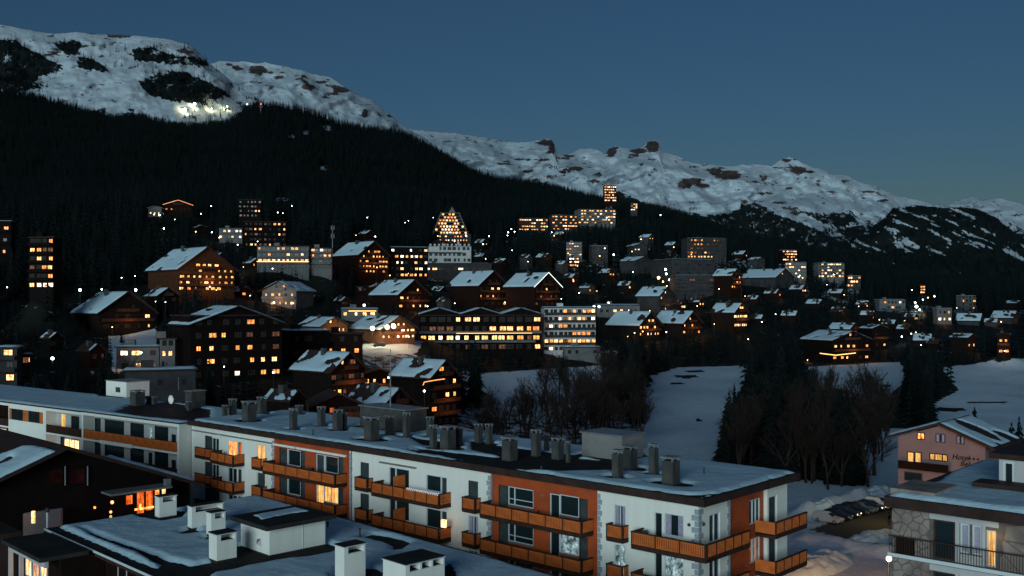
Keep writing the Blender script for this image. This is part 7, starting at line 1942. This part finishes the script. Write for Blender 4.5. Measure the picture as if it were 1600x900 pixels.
# mountain woods: points picked on the dark parts of the hills
def mt_points(m, dens, hmin, hmax, seed, thr=.5, sparse=None):
    r = np.random.RandomState(seed); W_ = m['wood']; inv = (m['V'] < 640)
    # area of each cell for even spacing
    X, Y, Z = m['X'], m['Y'], m['Z']
    dx = np.abs(np.gradient(X, axis=1)); dy = np.hypot(np.gradient(Y, axis=0), np.gradient(Z, axis=0))
    lam = np.clip(dx * dy * dens, 0, 3) * (W_ > thr) * inv
    if sparse is not None: lam = lam + np.clip(dx * dy * dens, 0, 3) * (W_ <= thr) * sparse(m['U'], m['V'])
    n = r.poisson(lam); ii, jj = np.nonzero(n); out = []
    for _ in range(3):
        sel_ = n[ii, jj] > _
        i2 = np.clip(ii[sel_] + 0, 0, X.shape[0] - 2); j2 = np.clip(jj[sel_], 0, X.shape[1] - 2)
        f1 = r.rand(len(i2)); f2 = r.rand(len(i2))
        def ip(A): return (A[i2, j2] * (1 - f1) + A[i2 + 1, j2] * f1) * (1 - f2) + (A[i2, j2 + 1] * (1 - f1) + A[i2 + 1, j2 + 1] * f1) * f2
        out.append(np.stack([ip(X), ip(Y), ip(Z) - 1, r.uniform(hmin, hmax, len(i2))], -1))
    return np.concatenate(out)
P_A = mt_points(mtA, 1 / 260., 14, 30, 1, .5, lambda U, V: np.clip((fbm(U / 14, V / 6, 4, 5) - .50) * 3.0, 0, .5) * (V > 66) * (U > 100) * ~((V > 110) & (U < 225))); P_E = mt_points(mtE, 1 / 700., 18, 30, 2); P_F = mt_points(mtF, 1 / 420., 18, 30, 3)
allp = np.concatenate([allp, P_A, P_E[P_E[:, 0] < 4000], P_F[P_F[:, 0] < 3500]])
rs.shuffle(allp)
for k in range(3):
    sub = allp[k::3]
    p0 = sub[np.argmax(sub[:, 1] < 900)]
    proto = put("pine_tree", FAR[k], None, (p0[0], p0[1], p0[2]), None, (p0[3],) * 3)
    tag(proto, ("slender", "broad", "narrow")[k] + " conifer standing in the wooded hillside among its like", "tree")
    forest("forest", "dark conifer forest covering the hillsides", sub[:, :3], sub[:, 3], proto, k + 1)
print("TREES", nind, len(rest), len(allp))
# ---------------------------------------------------------------- small things on the balconies
def balcony_spot(u, p, k):
    x = FA.x_at(u, p); w = FA.w(x, p); return (w.x, w.y, LV[k])
def garden_table(u, p, k, label):
    t = empty("garden_table", balcony_spot(u, p, k), FA.rz + .2, label, "table")
    mb = MB(); mb.slab([(.42 * math.cos(i * math.pi / 6), .42 * math.sin(i * math.pi / 6)) for i in range(12)], .70, .74); mb.build("table_top", M_CAP, t)
    for a in range(3): mb = MB(); mb.tube((0, 0, .45), (.3 * math.cos(a * 2.1), .3 * math.sin(a * 2.1), 0), .02); mb.tube((0, 0, .45), (.18 * math.cos(a * 2.1), .18 * math.sin(a * 2.1), .70), .02); mb.build("leg", M_SHUTTER, t)
def garden_chair(u, p, k, label, rz=0.4):
    t = empty("garden_chair", balcony_spot(u, p, k), FA.rz + rz, label, "chair")
    mb = MB(); mb.box(-.22, .22, -.22, .22, .42, .46); mb.build("seat", M_SHUTTER, t)
    mb = MB(); mb.box(-.22, .22, -.25, -.21, .46, .98); mb.build("backrest", M_SHUTTER, t)
    for x in (-.2, .2):
        for y in (-.2, .2): mb = MB(); mb.box(x - .02, x + .02, y - .02, y + .02, 0, .42); mb.build("leg", M_SHUTTER, t)
def plant(u, p, k, h, label, seed):
    t = empty("potted_plant", balcony_spot(u, p, k), 0, label, "plant")
    mb = MB(); mb.tube((0, 0, 0), (0, 0, .35), .16, .21, 10); mb.build("pot", M_REDWOOD, t)
    rr = random.Random(seed); mb = MB()
    for i in range(70):
        an, el, r = rr.uniform(0, 6.28), rr.uniform(-.2, 1.4), rr.uniform(.15, .42)
        c = Vector((math.cos(an) * math.cos(el) * r, math.sin(an) * math.cos(el) * r, .45 + math.sin(el) * r * h)); d = Vector((rr.uniform(-1, 1), rr.uniform(-1, 1), rr.uniform(-1, 1))).normalized() * .09; e = d.cross(Vector((.3, .5, .8))) * .5
        mb.quad(c - d, c + e, c + d, c - e)
    mb.build("foliage", M_LEAF, t)
plant(346, .7, 0, 1.9, "bushy potted plant on the top left balcony beside the orange lit window", 1)
plant(352, .8, 0, 1.6, "second potted plant on the top left balcony, nearer the window", 2)
garden_table(474, .7, 0, "round garden table on the top balcony of the left timber bay")
garden_chair(482, .7, 0, "dark garden chair on the top balcony of the left timber bay")
garden_chair(845, .7, 0, "dark garden chair between the two windows of the right timber bay", 1.9)
garden_table(838, .8, 0, "round garden table between the two windows of the right timber bay")
garden_chair(1006, .8, 0, "dark garden chair at the left end of the corner balcony")
garden_table(1000, .8, 0, "round garden table at the left end of the corner balcony")
plant(1076, .9, 0, 1.2, "small potted plant under the round vent near the corner", 5)
plant(690, .9, 0, 1.2, "small potted plant beside the fairy lit balcony rail", 6)
for u in (548.5, 768.5):       # rainwater pipes beside the quoins
    x = FA.x_at(u, .1); w = FA.w(x, .07); t = empty("rainwater_pipe", (w.x, w.y, 0), FA.rz, "grey rainwater pipe on the facade at the %s edge of the middle white bay" % ("left" if u < 600 else "right"), "pipe")
    mb = MB(); mb.tube((0, 0, 3), (0, 0, EAVE), .05, n=8); mb.build("downpipe", M_METAL, t)
    for z in (18.9, 16.1): mb = MB(); mb.box(-.07, .07, -.07, .06, z, z + .05); mb.build("pipe_clip", M_METAL, t)
